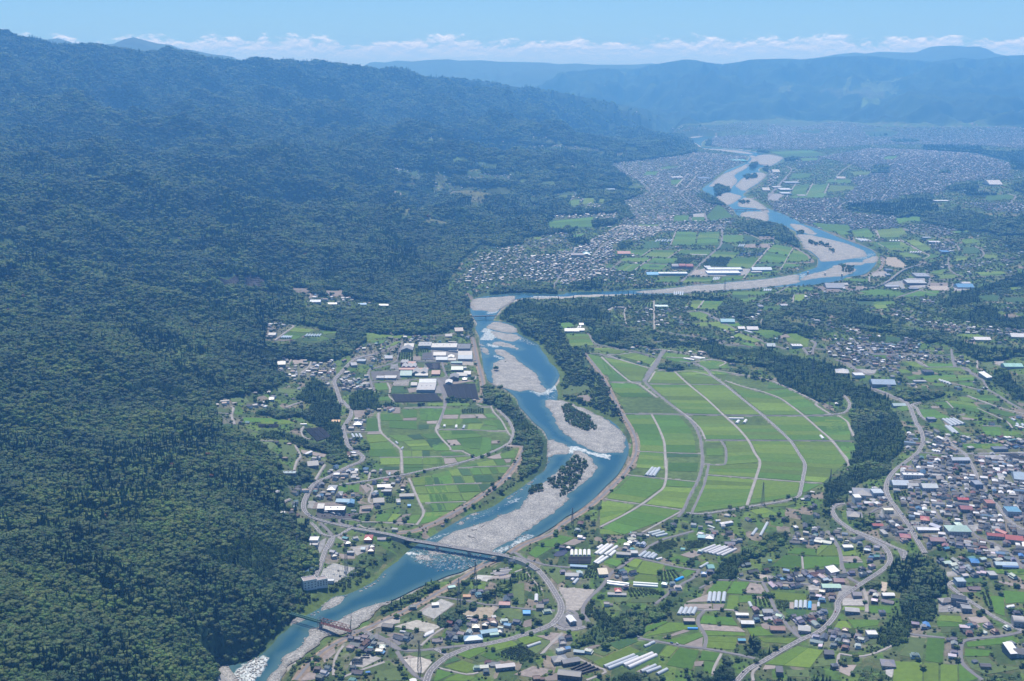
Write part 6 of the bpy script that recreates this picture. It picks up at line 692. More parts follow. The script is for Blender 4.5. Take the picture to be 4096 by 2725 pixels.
def hip(mb, x0, x1, y0, y1, z, rise, oh=.8, top=.0):
    X0, X1, Y0, Y1 = x0 - oh, x1 + oh, y0 - oh, y1 + oh; ze = z - oh * .3; hw = min(X1 - X0, Y1 - Y0) / 2 * (1 - top)
    a = [(X0, Y0, ze), (X1, Y0, ze), (X1, Y1, ze), (X0, Y1, ze)]; b = [(X0 + hw - .01, Y0 + hw - .01, z + rise), (X1 - hw + .01, Y0 + hw - .01, z + rise), (X1 - hw + .01, Y1 - hw + .01, z + rise), (X0 + hw - .01, Y1 - hw + .01, z + rise)]
    c = [(p[0], p[1], p[2] - .22) for p in a]
    mb.add(a + b + c, [(0, 1, 5, 4), (1, 2, 6, 5), (2, 3, 7, 6), (3, 0, 4, 7), (4, 5, 6, 7), (8, 9, 1, 0), (9, 10, 2, 1), (10, 11, 3, 2), (11, 8, 0, 3), (11, 10, 9, 8)])
def mono(mb, x0, x1, y0, y1, z, rise, oh=.4):
    a = [(x0 - oh, y0 - oh, z), (x1 + oh, y0 - oh, z), (x1 + oh, y1 + oh, z + rise), (x0 - oh, y1 + oh, z + rise)]
    mb.add(a + [(p[0], p[1], p[2] - .25) for p in a], [(0, 1, 2, 3), (7, 6, 5, 4), (4, 5, 1, 0), (5, 6, 2, 1), (6, 7, 3, 2), (7, 4, 0, 3)])
PROTO = []
def proto(kind, w, d):
    wl, up, lo, rd = MB(), MB(), MB(), MB(); a, b = w / 2, d / 2
    if kind == 'gable house': wl.box(-a, a, -b, b, -3, 3.0); hip(lo, -a, a, -b, b, 2.9, 1.1, .8, .62); wl.box(-a * .78, a * .72, -b * .72, b * .78, 3.2, 5.9); gable(up, -a * .78, a * .72, -b * .72, b * .78, 5.9, d * .25); rd.box(-a * .78 - .6, a * .72 + .6, -.2 + b * .03, .2 + b * .03, 5.85 + d * .25, 6.2 + d * .25)
    elif kind == 'hipped house': wl.box(-a, a, -b, b, -3, 3.0); hip(lo, -a, a, -b, b, 2.9, 1.0, .8, .62); wl.box(-a * .74, a * .74, -b * .74, b * .74, 3.2, 5.8); hip(up, -a * .74, a * .74, -b * .74, b * .74, 5.8, d * .22); rd.box(-(a - b) * .74, (a - b) * .74, -.2, .2, 5.75 + d * .22, 6.05 + d * .22)
    elif kind == 'long house': wl.box(-a, a, -b, b, -3, 3.3); gable(up, -a, a, -b, b, 3.3, d * .30, .9); hip(lo, -a * .5, a * .95, -b - 2.6, -b + .1, 2.5, .4, .3, .8); wl.box(-a * .5, a * .95, -b - 2.5, -b - .05, -3, 2.4); rd.box(-a - .8, a + .8, -.22, .22, 3.25 + d * .3, 3.65 + d * .3)
    elif kind == 'winged house': wl.box(-a, a * .3, -b, b, -3, 5.6); gable(up, -a, a * .3, -b, b, 5.6, d * .25); wl.box(a * .31, a * 1.25, -b * .8, b * .6, -3, 3.1); gable(lo, a * .36, a * 1.25, -b * .8, b * .6, 3.1, d * .2, .6); rd.box(-a - .6, a * .3 + .6, -.2, .2, 5.55 + d * .25, 5.9 + d * .25)
    elif kind == 'boxy house': wl.box(-a, a, -b, b, -3, 5.8); hip(up, -a, a, -b, b, 5.8, d * .2, .6); lo.box(-a * .9, a * .6, -b - 1.5, -b - .02, 2.7, 2.95); rd.box(-max(.4, a - b), max(.4, a - b), -.18, .18, 5.75 + d * .2, 6.05 + d * .2)
    elif kind == 'shed': wl.box(-a, a, -b, b, -3, 3.0); mono(up, -a, a, -b, b, 3.1, d * .16)
    elif kind == 'workshop': wl.box(-a, a, -b, b, -3, 4.4); gable(up, -a, a, -b, b, 4.4, d * .2, .5)
    parts = [('wall', wl.mesh('wall', wallm)), ('roof', up.mesh('roof', roofm if kind not in ('shed', 'workshop') else sheet))]
    if lo.v: parts.append(('lower_roof', lo.mesh('lower_roof', roofm)))
    sub = ('roof_ridge', rd.mesh('roof_ridge', roofm)) if rd.v else None
    PROTO.append((kind, w, d, parts, sub))
for kd, sizes in (('gable house', ((12, 9), (14, 9.5), (10, 8))), ('hipped house', ((11, 9.5), (13, 10), (9.5, 8.5))), ('long house', ((16, 8.5), (19, 9))), ('winged house', ((13, 8.5), (15, 9))), ('boxy house', ((9.5, 8.5), (11, 8.5))), ('shed', ((6.5, 5), (8, 5.5))), ('workshop', ((15, 9.5), (11, 8)))):
    for w, d in sizes: proto(kd, w, d)
PW = {'gable house': 3, 'hipped house': 3, 'long house': 2.2, 'winged house': 2.2, 'boxy house': 2.2, 'shed': 2.0, 'workshop': 1.6}
ROOFS = [('dark grey', (.085, .09, .105), 36), ('grey', (.19, .195, .215), 22), ('silver grey', (.40, .41, .43), 14), ('brown', (.15, .095, .075), 7), ('red-brown', (.19, .095, .085), 4), ('blue', (.09, .18, .30), 3), ('teal', (.13, .24, .24), 3), ('white', (.5, .5, .5), 4), ('mauve', (.24, .17, .18), 4)]
WALLS = [(.62, .60, .56), (.5, .46, .4), (.3, .24, .19), (.68, .68, .67), (.42, .43, .45), (.16, .13, .11)]
# ---- larger buildings, one by one: region, roof centre, width and depth in region pixels, height m, turn, roof shape, roof colour, wall colour, name, label, category
G1, G2, G3, WH, DK = (.24, .25, .27), (.34, .35, .36), (.13, .135, .15), (.38, .38, .385), (.07, .075, .085)
RD_, BL, TL, GN_, PK = (.24, .075, .07), (.08, .21, .38), (.12, .27, .28), (.30, .42, .37), (.26, .17, .18)
BIG_TABLE = {
 'B': '785 720 132 45 9 0 flat G2 WH factory|grey flat-roofed factory hall at the left end of the factory row|factory;985 735 268 48 9 0 flat .5,.49,.47 G2 factory|longest pale-roofed factory hall in the middle of the factory row|factory;1190 745 135 60 8 0 flat G3 G1 factory|dark-roofed factory with white vents at the right end of the row|factory;1080 788 100 16 4 0 flat G2 WH office_block|low white office block in front of the longest factory hall|office;940 825 130 30 6 0 gable WH WH warehouse|white-roofed warehouse left of the small bright gabled hall|warehouse;1058 850 62 38 7 0 gabley .75,.73,.7 WH warehouse|small bright white gabled hall between the grey warehouses|warehouse;962 873 120 28 6 0 gable .3,.36,.42 G2 warehouse|blue-grey warehouse beside the parked cars below the factories|warehouse;1205 820 145 38 8 0 gable G1 G1 warehouse|grey gabled warehouse next to the levee road|warehouse;1205 860 145 34 7 0 gable .16,.24,.34 G2 warehouse|blue-grey gabled warehouse in front of the levee-side grey one|warehouse;1068 880 80 20 5 0 gable G1 WH warehouse|low grey shed under the bright white gabled hall|warehouse;572 902 78 34 9 0 saw3 WH .35,.12,.1 market_hall|white hall with pointed gables behind the red-walled hall|hall;650 915 75 18 6 0 gable RD_ .5,.45,.4 annex|red-roofed annex right of the pointed white gables|annex;620 945 152 38 8 0 saw3 WH .33,.08,.08 market_hall|wide white zigzag-roofed hall with dark red walls|hall;665 980 300 16 5 0 gable RD_ .33,.09,.09 arcade|long narrow red-roofed arcade under the zigzag hall|arcade;735 1005 158 46 8 0 saw2 .36,.35,.34 .4,.4,.4 warehouse|twin-gabled grey warehouse below the red arcade|warehouse;750 1038 130 24 5 0 gable G2 G1 warehouse|low grey shed in front of the twin-gabled warehouse|warehouse;590 1028 120 46 5 0 gable TL TL workshop|teal-roofed workshop left of the twin-gabled warehouse|workshop;318 1065 80 28 5 0 flat WH G2 store|white flat-roofed store in the asphalt yard|shop;422 1064 130 32 5 0 flat .46,.46,.45 G1 store|pale grey flat-roofed store joined to the white one in the yard|shop;900 1018 86 36 5 0 gable .2,.075,.07 .3,.2,.2 workshop|dark red rusty-roofed workshop right of the twin gables|workshop;1115 912 118 18 5 0 flat .3,.42,.38 G2 store|green-edged flat shop beside the scrap cars|shop;1122 975 122 32 6 0 gable .42,.5,.44 G1 workshop|pale green-roofed workshop above the dark gabled barn|workshop;1090 1055 92 48 10 0 gabley .22,.22,.225 .16,.13,.12 barn|large dark-walled gabled barn between the factories and vineyard|barn;1170 1038 110 30 5 0 gable G1 G2 house_block|grey-roofed block just right of the large dark barn|building;1228 1022 70 32 7 0 gable WH WH house_block|white-roofed block on the levee side of the large barn|building;1200 1078 48 28 5 0 hip WH WH clinic|small bright white pyramid-roofed building near the levee|building;1035 1112 70 42 6 0 gabley .58,.58,.58 WH workshop|white-workshop below left of the large dark barn|workshop;800 1165 190 80 8 0 flat WH G2 factory|big bright white flat-roofed factory above the netted vineyard|factory;815 1108 175 36 7 0 gable .36,.41,.46 G2 factory|pale blue-grey factory behind the big bright white one|factory;672 1138 64 34 5 0 gable G1 G1 warehouse|small grey warehouse left of the big bright white factory|warehouse;880 1096 24 26 10 0 flat WH WH tower_block|small white tower block beside the blue-grey factory|tower;1136 572 86 30 6 8 gable .2,.17,.17 .2,.16,.13 sawmill|brown-grey sawmill building at the sandy yard by the river|sawmill;1030 630 70 22 4 5 gable G3 G1 shed|dark shed left of the brown-grey sawmill|shed;120 890 90 26 6 0 flat .3,.34,.38 G1 store|blue-grey roadside store at the top of the winding road|shop;35 930 60 40 6 20 gable .12,.15,.22 G1 house_block|dark blue gabled building at the winding road bend|building;405 858 80 26 5 5 gable .1,.15,.24 G2 house_block|dark blue-roofed hall in the hamlet above the factories|building;620 735 100 30 4 0 gable G2 G2 warehouse|pale shed left of the first factory hall|warehouse;600 765 120 40 5 0 gabley G1 .3,.25,.2 house_block|wide grey-roofed farmhouse left of the factory row|building;365 312 120 12 4 0 gable .76,.76,.76 WH barn|white long shed right of the terrace houses|shed',
 'F': '850 1130 290 44 7 0 flat .78,.78,.77 G3 store|long white-roofed store above the lorry park|shop;740 1118 68 30 9 0 mono WH G3 store_entrance|raised white entrance block at the left of the long store|shop;1240 1432 78 66 7 0 hip .36,.12,.09 .4,.2,.16 restaurant|red-roofed restaurant below the bridge approach|restaurant;672 1448 88 40 9 0 flat .62,.62,.6 .6,.59,.56 office_block|pale flat-roofed office beside the lower road|office;670 1500 84 36 5 0 flat WH WH office_block|lower white flat-roofed annex below the pale office|office;975 1048 140 36 5 -4 gable .14,.3,.42 G2 workshop|blue-roofed long workshop above the long white store|workshop;1055 1062 70 60 6 5 gabley .12,.25,.4 G1 workshop|blue workshop right of the long blue one|workshop;858 912 84 52 6 0 hip G2 G1 large_house|large grey hip-roofed building under the raised road|building;1400 893 132 28 5 6 gable .66,.66,.65 WH barn|long white-roofed barn in the grove below the raised road|barn;1450 910 70 16 5 3 gable WH WH barn|short white-roofed barn right of the long white barn|barn;1438 945 82 26 8 0 flat G2 .25,.2,.18 house_block|tall brown-walled house under the white barns|building;897 218 90 26 5 0 flat .55,.38,.22 .3,.22,.15 house_block|ochre flat-roofed building left of the road in the trees|building;1130 238 84 34 6 0 hip .4,.4,.4 WH large_house|wide grey-roofed house at the top of the paddies|building;400 755 160 26 8 0 flat .3,.38,.4 .3,.27,.25 hillside_hotel|blue-roofed building on timber posts against the wooded slope|building;655 660 110 50 6 15 gable .1,.12,.15 G1 large_house|large dark gabled farmhouse above the netted bank|building;1640 990 150 30 6 4 gable G3 G1 large_house|dark-roofed farmhouse with long wing by the paddies|building;1345 1045 110 50 6 8 gable G3 G1 large_house|dark grey farmhouse with a cream-roofed barn beside it|building;1365 1062 76 26 4 5 gable .7,.6,.42 WH barn|cream-roofed barn in front of the dark farmhouse|barn;1665 1095 30 18 4 0 gable .04,.28,.62 .1,.3,.5 shed|bright blue shed beside the lower paddies|shed',
 'J': '1365 508 70 24 5 0 flat .5,.52,.53 .5,.52,.54 control_house|grey control house at the lower corner of the substation|building;1195 70 92 30 7 0 flat .6,.6,.58 WH fire_station|cream flat-roofed building at the head of the lower road|building;1575 215 70 20 5 0 flat G2 G1 house_block|grey flat shed left of the parked lorry in the gravel yard|shed;1790 185 60 36 6 0 hip .1,.07,.06 .14,.1,.08 house_block|dark brown square house beside the levee gravel yard|house;1705 175 44 26 5 0 gable .3,.4,.45 WH shed|pale blue-roofed shed in the gravel yard|shed;1965 980 118 36 7 -14 gable .09,.09,.1 .1,.085,.075 storehouse|tall dark timber storehouse near the truss bridge|barn',
 'K': '1025 1108 190 50 6 10 hip .17,.28,.38 WH workshop|broad blue-grey roofed workshop by the roadside|workshop;1190 1040 180 34 6 17 gable .2,.36,.46 G2 workshop|long pale blue workshop behind the broad roadside one|workshop;1245 1066 90 24 4 12 gable .27,.45,.4 WH workshop|pale green lean-to beside the long pale blue workshop|workshop;630 755 70 26 5 8 gable .62,.62,.62 WH site_office|white site office among blue tarpaulins in the yard|office;800 575 72 20 4 20 gable .34,.55,.5 G2 shed|pale green shed beside the levee road|shed;1355 750 112 34 5 -4 gable .32,.15,.16 WH house_block|red-mauve roofed house below the big tree clump|house;960 670 76 24 4 0 gable .34,.16,.07 .3,.2,.12 house_block|orange-brown roofed house left of the pylon foot|house;1055 985 74 34 7 0 hip .5,.46,.36 .2,.18,.16 house_block|beige square-roofed house behind the broad workshop|house;1585 840 74 34 3.5 0 gable .03,.3,.7 .03,.28,.6 tarpaulin_shed|bright blue tarpaulin shed in the grass|shed;1725 775 76 40 6 0 gable .08,.085,.1 .28,.22,.19 house_block|dark-roofed house under the white tunnel beside the bypass|house;1360 1400 200 36 6 12 gable .42,.41,.42 G1 greenhouse_barn|long pale barn with red end above the bottom grove|barn;1240 885 40 20 4 15 gable WH WH shed|small white shed in the dirt field|shed',
 'L': '222 912 66 78 7 18 gabley .62,.64,.67 G1 hall|white gabled hall in the asphalt yard at the bypass|hall;205 1478 240 56 8 -12 gable .15,.155,.165 .16,.13,.12 workshop|long dark grey hall with parked cars at the bottom edge|hall;100 1325 150 60 6 15 hip .21,.21,.215 .5,.48,.44 workshop|grey hip-roofed workshop above the netted beds|workshop;215 1345 190 44 6 18 gable .16,.165,.18 .18,.15,.13 workshop|dark grey workshop beside the netted beds|workshop;305 1250 110 26 4 -12 gable .2,.28,.33 G1 shed|blue-grey shed under the dark wood edge|shed;552 428 98 40 6 6 mono .5,.44,.34 G2 warehouse|cream and grey slope-roofed warehouse by the lane|warehouse;770 228 150 26 6 -8 gable .17,.18,.2 G1 warehouse|long dark-roofed shed above the four rolled tunnels|barn;880 215 74 34 7 0 flat .4,.41,.42 G1 house_block|square pale grey block at the right of the long dark shed|building;1585 50 74 32 5 -12 gable .13,.33,.38 G2 house_block|teal-roofed house on the lane edge above the orchard|house;1670 50 80 44 6 -12 hip .33,.34,.36 WH house_block|grey-roofed house right of the teal-roofed one|house;710 608 62 36 8 0 hip .34,.085,.075 .5,.46,.42 house_block|small bright red hip-roofed block below the glass tunnels|house;700 650 190 22 4 -5 gable .22,.23,.25 G2 barn|long grey barn under the small red-roofed block|barn;228 448 136 34 6 -2 gable G1 WH apartment|long grey two-storey block left of the netted orchard|building;300 358 175 20 4 -8 gable .1,.24,.4 G1 barn|long blue-roofed barn below the five white tunnels|barn;1455 925 120 36 5 -2 flat .34,.3,.27 .13,.12,.12 house_block|flat grey and tan house above the curved paddy|house;2005 1130 74 20 4 0 gable .07,.3,.46 G1 shed|turquoise-blue shed at the edge of the bright paddies|shed;1675 365 66 40 5 8 gable .14,.34,.34 .16,.3,.3 house_block|teal shed right of the yellow plot|shed',
 'M': '1370 568 190 40 7 -2 gable .36,.54,.45 WH hall|pale green-roofed long hall at the junction|hall;1450 508 108 36 6 -2 gable PK .35,.2,.18 house_block|mauve-roofed building above the pale green hall|building;1385 405 110 40 6 25 mono .74,.74,.73 WH house_block|bright white sloping-roofed house below the wide paddies|house;1795 1058 104 44 6 0 flat .55,.56,.57 .5,.5,.5 house_block|pale square flat-roofed building at the bamboo wood foot|building;1350 1270 100 30 7 -6 mono .05,.06,.085 .1,.1,.11 house_block|dark solar-roofed square block at the paddy corner|building;830 1450 70 40 7 -5 mono .05,.06,.09 .18,.17,.16 house_block|dark solar-roofed house on the gravel plot|house;1965 1370 136 66 5 -10 hip .19,.18,.2 .4,.36,.3 community_hall|broad violet-grey hip-roofed hall beside the big bottom paddy|hall;810 1010 150 40 5 -4 gable .23,.13,.11 .25,.2,.17 long_house|brown-roofed long house in the middle hamlet|house;440 862 130 22 5 -3 gable .68,.68,.68 WH barn|long white-roofed barn at the hamlet edge|barn;495 948 130 34 6 -3 gable .6,.61,.62 .1,.1,.1 barn|long pale-roofed barn with dark gable below the white one|barn;710 828 100 34 7 0 hip G1 G2 large_house|tall grey two-storey house beside the lane|house;1090 1010 120 52 6 -12 gable G2 G2 house_block|grey solar-topped gabled house at the road bend|house;1545 155 104 32 6 0 flat .66,.66,.65 WH house_block|long white flat-roofed block inside the hairpin|building;1590 815 140 40 6 -10 gable .34,.34,.35 G1 large_house|wide grey-roofed farmhouse in the small paddies|house;1640 650 90 38 6 -4 gable .2,.19,.22 G1 store|grey shop beside the junction gravel yard|shop',
 'N': '1410 690 150 40 12 -22 flat DK .24,.24,.25 apartment_house|upper dark terrace of the stepped apartment building|apartments;1450 735 120 40 8 -22 flat G3 .28,.28,.29 apartment_house|lower dark terrace of the stepped apartment building|apartments;1485 785 96 50 7 -10 flat G1 .24,.25,.26 apartment_house|grey end block of the stepped apartment building|apartments;1275 715 130 40 5 10 hip .2,.19,.19 .5,.48,.45 store|low hip-roofed hall left of the stepped apartments|hall;1422 505 94 44 9 0 flat .34,.4,.44 .3,.37,.42 office_block|blue-grey office block beside the cedar grove|office;1955 1238 100 72 8 8 mono .76,.76,.76 .2,.2,.2 barn|bright white-roofed barn at the right edge|barn;2045 1250 120 60 7 -16 gable .09,.095,.11 G2 large_house|large dark gabled house behind the bright white barn|house;2030 925 110 60 8 -12 arch .34,.33,.32 .3,.3,.3 warehouse|arched grey warehouse beside the straight road|warehouse;670 655 122 28 5 0 gable .7,.7,.7 G1 house_block|sparkling white-roofed hall below the shrine grove|hall;1900 335 222 34 6 -4 gable .4,.5,.56 G1 warehouse|long pale blue warehouse in the right-hand town|warehouse;1945 360 160 24 4 -4 gable .08,.16,.34 G1 warehouse|deep blue lean-to in front of the long pale blue warehouse|warehouse;1575 305 80 44 6 -10 hip .05,.18,.42 G1 house_block|vivid blue-roofed house behind the grove|house;1755 438 84 46 6 0 flat G2 G1 house_block|pale grey square-roofed house above the brown field|house',
 'O': '400 695 180 76 10 -10 hip .24,.24,.25 .5,.52,.54 school_gym|huge grey hip-roofed hall on the bluff edge|hall;344 742 68 36 14 0 flat .7,.7,.68 .62,.62,.6 tower_block|white tower block at the foot of the huge grey hall|building;555 690 110 46 9 0 flat .4,.45,.5 .4,.45,.5 office_block|blue-grey flat block beside the curving main road|office;930 512 210 26 8 -4 flat .6,.6,.6 .5,.52,.55 factory|long white-topped factory above the car yard|factory;790 600 165 52 9 -3 gable .4,.46,.54 WH factory|pale blue-grey gabled factory beside the main road|factory;925 620 110 28 6 -2 gable G2 WH factory|lower white wing right of the pale gabled factory|factory;1095 632 158 48 9 -2 gable .42,.46,.48 .34,.38,.42 factory|big blue-grey hall in the middle of town|factory;672 880 98 24 8 -4 flat .62,.6,.5 .66,.6,.44 bank|cream block with a row of windows at the crossing|building;1398 1078 230 62 10 -2 hip .33,.46,.41 WH school_gym|pale mint-green hip-roofed hall|hall;1405 1030 60 30 13 0 hip .5,.62,.54 WH school_gym|small mint-green upper roof behind the mint-green hall|hall;1970 880 142 56 10 -5 flat .1,.24,.36 .34,.38,.42 factory|bright blue-roofed block on the right of town|factory;1055 972 82 42 7 -18 hip .38,.12,.1 .5,.4,.35 house_block|orange-red hip roof left of the mint-green hall|house;1085 1082 220 26 5 -2 gable .66,.67,.7 WH school|long white arm of the angled school building|school;1170 1050 70 70 6 35 gabley .22,.25,.36 WH school|blue solar-roofed arm of the angled school building|school;1800 1145 180 30 7 -14 gable .26,.055,.065 WH school|lower-left red-roofed wing of the red school|school;1860 1110 60 70 8 30 gabley .28,.06,.065 WH school|upper red-roofed wing of the red school|school;1985 1175 170 50 8 -16 gable .3,.065,.07 WH school|largest red-roofed wing of the red school at right|school;1480 860 120 40 7 -5 gable .25,.1,.12 G1 house_block|dull red-roofed hall in the centre of town|hall;1450 768 110 22 6 -3 gable .4,.08,.09 G1 house_block|bright red-roofed house in the centre of town|house;1180 1192 150 40 8 -3 gable PK G1 house_block|long mauve-roofed hall beside the straight town street|hall;1420 352 185 30 7 0 gable .36,.4,.46 WH factory|long solar-striped factory on the cross street|factory;1800 335 115 40 6 -5 hip .3,.29,.29 G1 temple_hall|two-tiered grey hip-roofed hall beside the dark solar field|hall;1600 600 86 46 11 0 flat .24,.27,.33 .2,.23,.29 office_block|tall dark blue-grey block on the diagonal street|office;2050 530 140 80 8 -15 gable .27,.36,.46 WH warehouse|large blue-grey warehouse at the right edge of town|warehouse;1730 800 92 40 10 -4 flat .3,.14,.13 .3,.25,.22 office_block|red-brown flat block on the diagonal street|building;560 1040 106 24 5 -3 gable .28,.075,.08 G1 house_block|long red-roofed house right of the rounded grove|house;850 1155 104 40 6 -12 hip .3,.11,.12 G1 house_block|red-mauve hip-roofed house beside the straight street|house;320 930 150 56 6 -12 hip .22,.21,.21 .5,.46,.4 house_block|low grey hip-roofed hall above the rounded grove|hall;1835 238 150 28 6 0 flat .13,.15,.19 G1 office_block|dark flat office at the edge of the paddies|office;1215 555 70 60 6 -15 gabley .22,.2,.19 .2,.17,.15 barn|long grey-brown barn in the town centre|barn',
 'I': '600 335 240 46 7 -5 gable .24,.33,.44 G1 factory|wide blue-grey factory above the bluff|factory;190 215 110 36 7 -10 hip .45,.45,.45 .4,.38,.36 temple|broad grey-roofed temple hall on the bluff top|temple;350 250 105 30 8 0 flat .55,.56,.58 .5,.52,.55 clinic|pale flat-roofed clinic right of the temple hall|building;1075 218 100 24 8 -3 flat DK .14,.15,.18 apartment|dark three-storey apartment block among the paddies|apartments;990 322 130 16 4 -2 flat G2 WH barn|long pale shed at the upland paddies|barn;770 570 130 24 4 0 gable .32,.42,.44 WH barn|pale teal shed on the bluff edge by the main road|barn;1955 158 190 30 7 -2 gable .3,.52,.46 WH gym|mint-roofed hall at the far right|hall;1675 272 80 30 6 25 mono .76,.76,.76 WH house_block|brilliant white tilted roof beside the right-hand lane|house;1110 712 84 22 7 0 flat .2,.22,.27 .18,.2,.25 office_block|dark blue flat office where the road forks|office',
 'C': '1545 500 300 18 9 0 flat .62,.66,.7 .36,.44,.54 factory|very long blue-walled factory in the green plain|factory;1330 510 122 20 4 0 gable .04,.3,.58 .05,.3,.5 tarpaulin_shed|bright blue shed left of the very long factory|shed;1640 432 66 28 8 0 arch .26,.07,.08 .3,.2,.2 hall|left red arched hall in the green plain|hall;1716 436 72 28 8 0 arch .26,.07,.08 .3,.2,.2 hall|right red arched hall beside the plain road|hall;1565 435 70 24 6 0 arch .24,.24,.27 G1 hall|grey arched hall left of the red arched halls|hall;1032 292 135 18 6 0 gable .28,.09,.09 WH school|red-roofed long building at the corner of the green plain|building;545 305 130 24 12 -2 flat .3,.27,.27 .36,.33,.33 school|big reddish-grey school block in the valley town|school;640 292 70 24 8 0 hip .15,.29,.34 WH school_gym|teal-roofed gym right of the valley school|hall;1425 845 136 20 3.5 0 flat .55,.66,.66 .5,.6,.6 glass_greenhouse|wide pale glasshouse beside the straight lane|greenhouse;490 1098 150 24 5 -2 gable .62,.62,.66 WH barn|long white barn below the wooded hill|barn;575 1092 90 18 5 -2 gable .7,.7,.7 WH barn|short white barn right of the long white barn|barn;588 1036 46 16 4 0 gable .75,.75,.75 WH shed|small white shed above the white barns|shed',
 'D': '255 455 360 24 9 0 flat .62,.66,.72 .4,.46,.54 factory|rear row of the big white factory on the plain|factory;240 490 345 28 9 0 flat .66,.7,.75 .42,.48,.55 factory|front row of the big white factory on the plain|factory;78 435 66 20 9 0 flat .45,.48,.52 G1 factory|grey block at the left of the big white factory|factory;640 460 205 20 8 0 gable .46,.54,.62 .2,.3,.44 factory|blue-walled factory beside the river levee|factory;590 488 112 14 6 0 flat WH WH warehouse|white low warehouse in front of the blue-walled factory|warehouse;285 1000 145 26 7 -3 gable .16,.36,.44 .2,.34,.42 warehouse|teal-blue warehouse below the wooded knoll|warehouse;740 1255 84 28 6 -6 gable .27,.34,.38 G1 workshop|blue-grey workshop on the terrace road|workshop;430 1075 70 20 5 0 gable .55,.55,.56 G1 barn|pale barn at the left of the terrace farm buildings|barn;545 1080 115 26 5 -3 gable .48,.48,.5 G1 barn|long pale barn at the terrace farm|barn;1010 1255 110 24 8 -2 flat .58,.58,.6 WH house_block|white two-storey block on the terrace edge|building;1400 640 190 36 6 -4 gable .21,.24,.3 G1 factory|grey factory cluster beside the river bend|factory;1500 618 84 14 6 0 gable WH WH factory|white-roofed hall behind the river-bend factory|factory;1970 465 70 18 9 0 flat .1,.15,.22 .2,.25,.33 office_block|dark blue block on the yard by the river bend|building;1965 515 46 22 9 0 flat .3,.34,.4 .26,.3,.37 office_block|grey-blue block below the dark blue block|building;635 843 48 24 7 0 hip G1 WH house_block|white house at the foot of the wooded knoll|house;880 835 80 20 5 0 flat .36,.37,.4 G1 warehouse|grey flat warehouse beside the valley paddy|warehouse;1480 1525 120 40 7 -12 hip .4,.4,.41 .4,.38,.36 temple|grey sweeping-roofed temple on the upper terrace|temple;1835 1450 60 14 6 0 flat .28,.2,.18 G1 barn|brown-roofed barn on the upper terrace|barn',
 'E': '680 590 200 40 11 -6 flat .36,.38,.4 .15,.15,.18 shopping_mall|large shopping mall with rooftop parking|mall;740 520 140 40 9 -6 flat .26,.28,.33 G1 shopping_mall|rear blue-grey block of the shopping mall|mall;437 637 140 16 6 0 flat .34,.37,.42 G1 store|low shop left of the shopping mall|shop;660 660 96 18 6 -4 flat .2,.22,.27 DK store|dark shop in front of the shopping mall|shop;1190 638 172 26 7 -2 gable .1,.26,.46 .5,.5,.5 hall|long blue-roofed hall at the wooded hill foot|hall;1205 612 90 14 7 0 arch .5,.5,.52 G1 gym|grey arched hall behind the long blue-roofed hall|hall;1375 1188 165 24 5 -3 gable .62,.62,.62 WH barn|long white-roofed barns beside the terrace village|barn;1750 1155 150 30 5 -8 gable .55,.55,.56 WH barn|pale long barn at the right of the terrace village|barn;985 272 84 22 7 -6 flat .08,.2,.4 G1 warehouse|blue-roofed warehouse inside the viaduct curve|warehouse;880 172 120 14 7 0 flat .55,.55,.6 G1 store|pale long shop inside the viaduct curve|shop;800 128 90 10 6 0 flat .4,.45,.5 G1 store|grey roadside shop before the viaduct curve|shop;815 1530 100 24 7 0 flat .12,.14,.19 G1 office_block|dark three-storey block in the upper paddies|building',
 'A': '1470 272 110 18 4 2 gable .4,.46,.56 WH barn|pale blue long barn on the orchard terrace|barn;1648 296 104 12 4 0 gable .78,.78,.78 WH barn|bright white long barn on the orchard terrace|barn;1960 303 86 10 3 0 gable .12,.3,.52 WH barn|blue-roofed long shed at the terrace edge|shed;1115 920 80 30 8 8 gable .5,.5,.48 G1 large_house|big pale-roofed house at the forest edge|house;1020 612 74 20 5 0 gable .42,.42,.42 G2 barn|grey barn at the upland paddies|barn;1008 1285 52 24 7 10 hip .6,.58,.54 WH house_block|pale tall house in the forest clearing|house',
 'Z3': '650 1258 110 8 8 0 flat .5,.5,.5 G1 school|long pale school on the far terrace edge|school;680 1316 60 10 7 0 flat .3,.4,.5 G1 hall|blue-grey hall on the far wooded slope|hall;1140 1223 80 8 8 0 flat .55,.55,.58 G1 warehouse|pale warehouse in the middle of the far town|warehouse;1560 1105 100 20 6 0 flat .1,.34,.33 .1,.3,.3 sports_ground|teal netted sports hall by the far levee|hall;1325 1228 80 16 8 0 flat .12,.16,.24 G1 factory|dark blue factory in the far town|factory;1750 1310 50 16 8 0 gable WH G1 factory|bright white factory by the far right levee|factory',
 'Z4': '115 1305 80 14 9 0 flat .5,.52,.55 .12,.2,.3 factory|rear dark-walled factory hall beyond the river|factory;120 1332 70 12 9 0 flat .45,.5,.56 .15,.22,.32 factory|front dark-walled factory hall beyond the river|factory;160 1258 100 12 8 0 flat .3,.34,.4 G1 factory|grey factory beyond the river near the far paddies|factory;60 1290 60 12 8 0 flat .4,.42,.45 G1 factory|left grey factory beyond the river|factory;50 1185 50 8 7 0 gable WH G1 warehouse|white warehouse on the far riverside|warehouse;230 1348 56 8 5 0 flat WH WH barn|white barn at the edge of the far paddies|barn;500 1230 60 6 5 0 gable WH WH barn|white glass sheds above the far paddies|barn;1430 1318 140 12 9 0 flat .18,.26,.36 .2,.28,.38 factory|long blue factory behind the far right tree belt|factory;1550 1268 90 14 9 0 gable .5,.5,.52 G1 hall|pale domed hall on the far right|hall;1195 1385 100 8 8 0 flat .55,.56,.58 G1 store|white long shop right of the dark wooded spur|shop',}
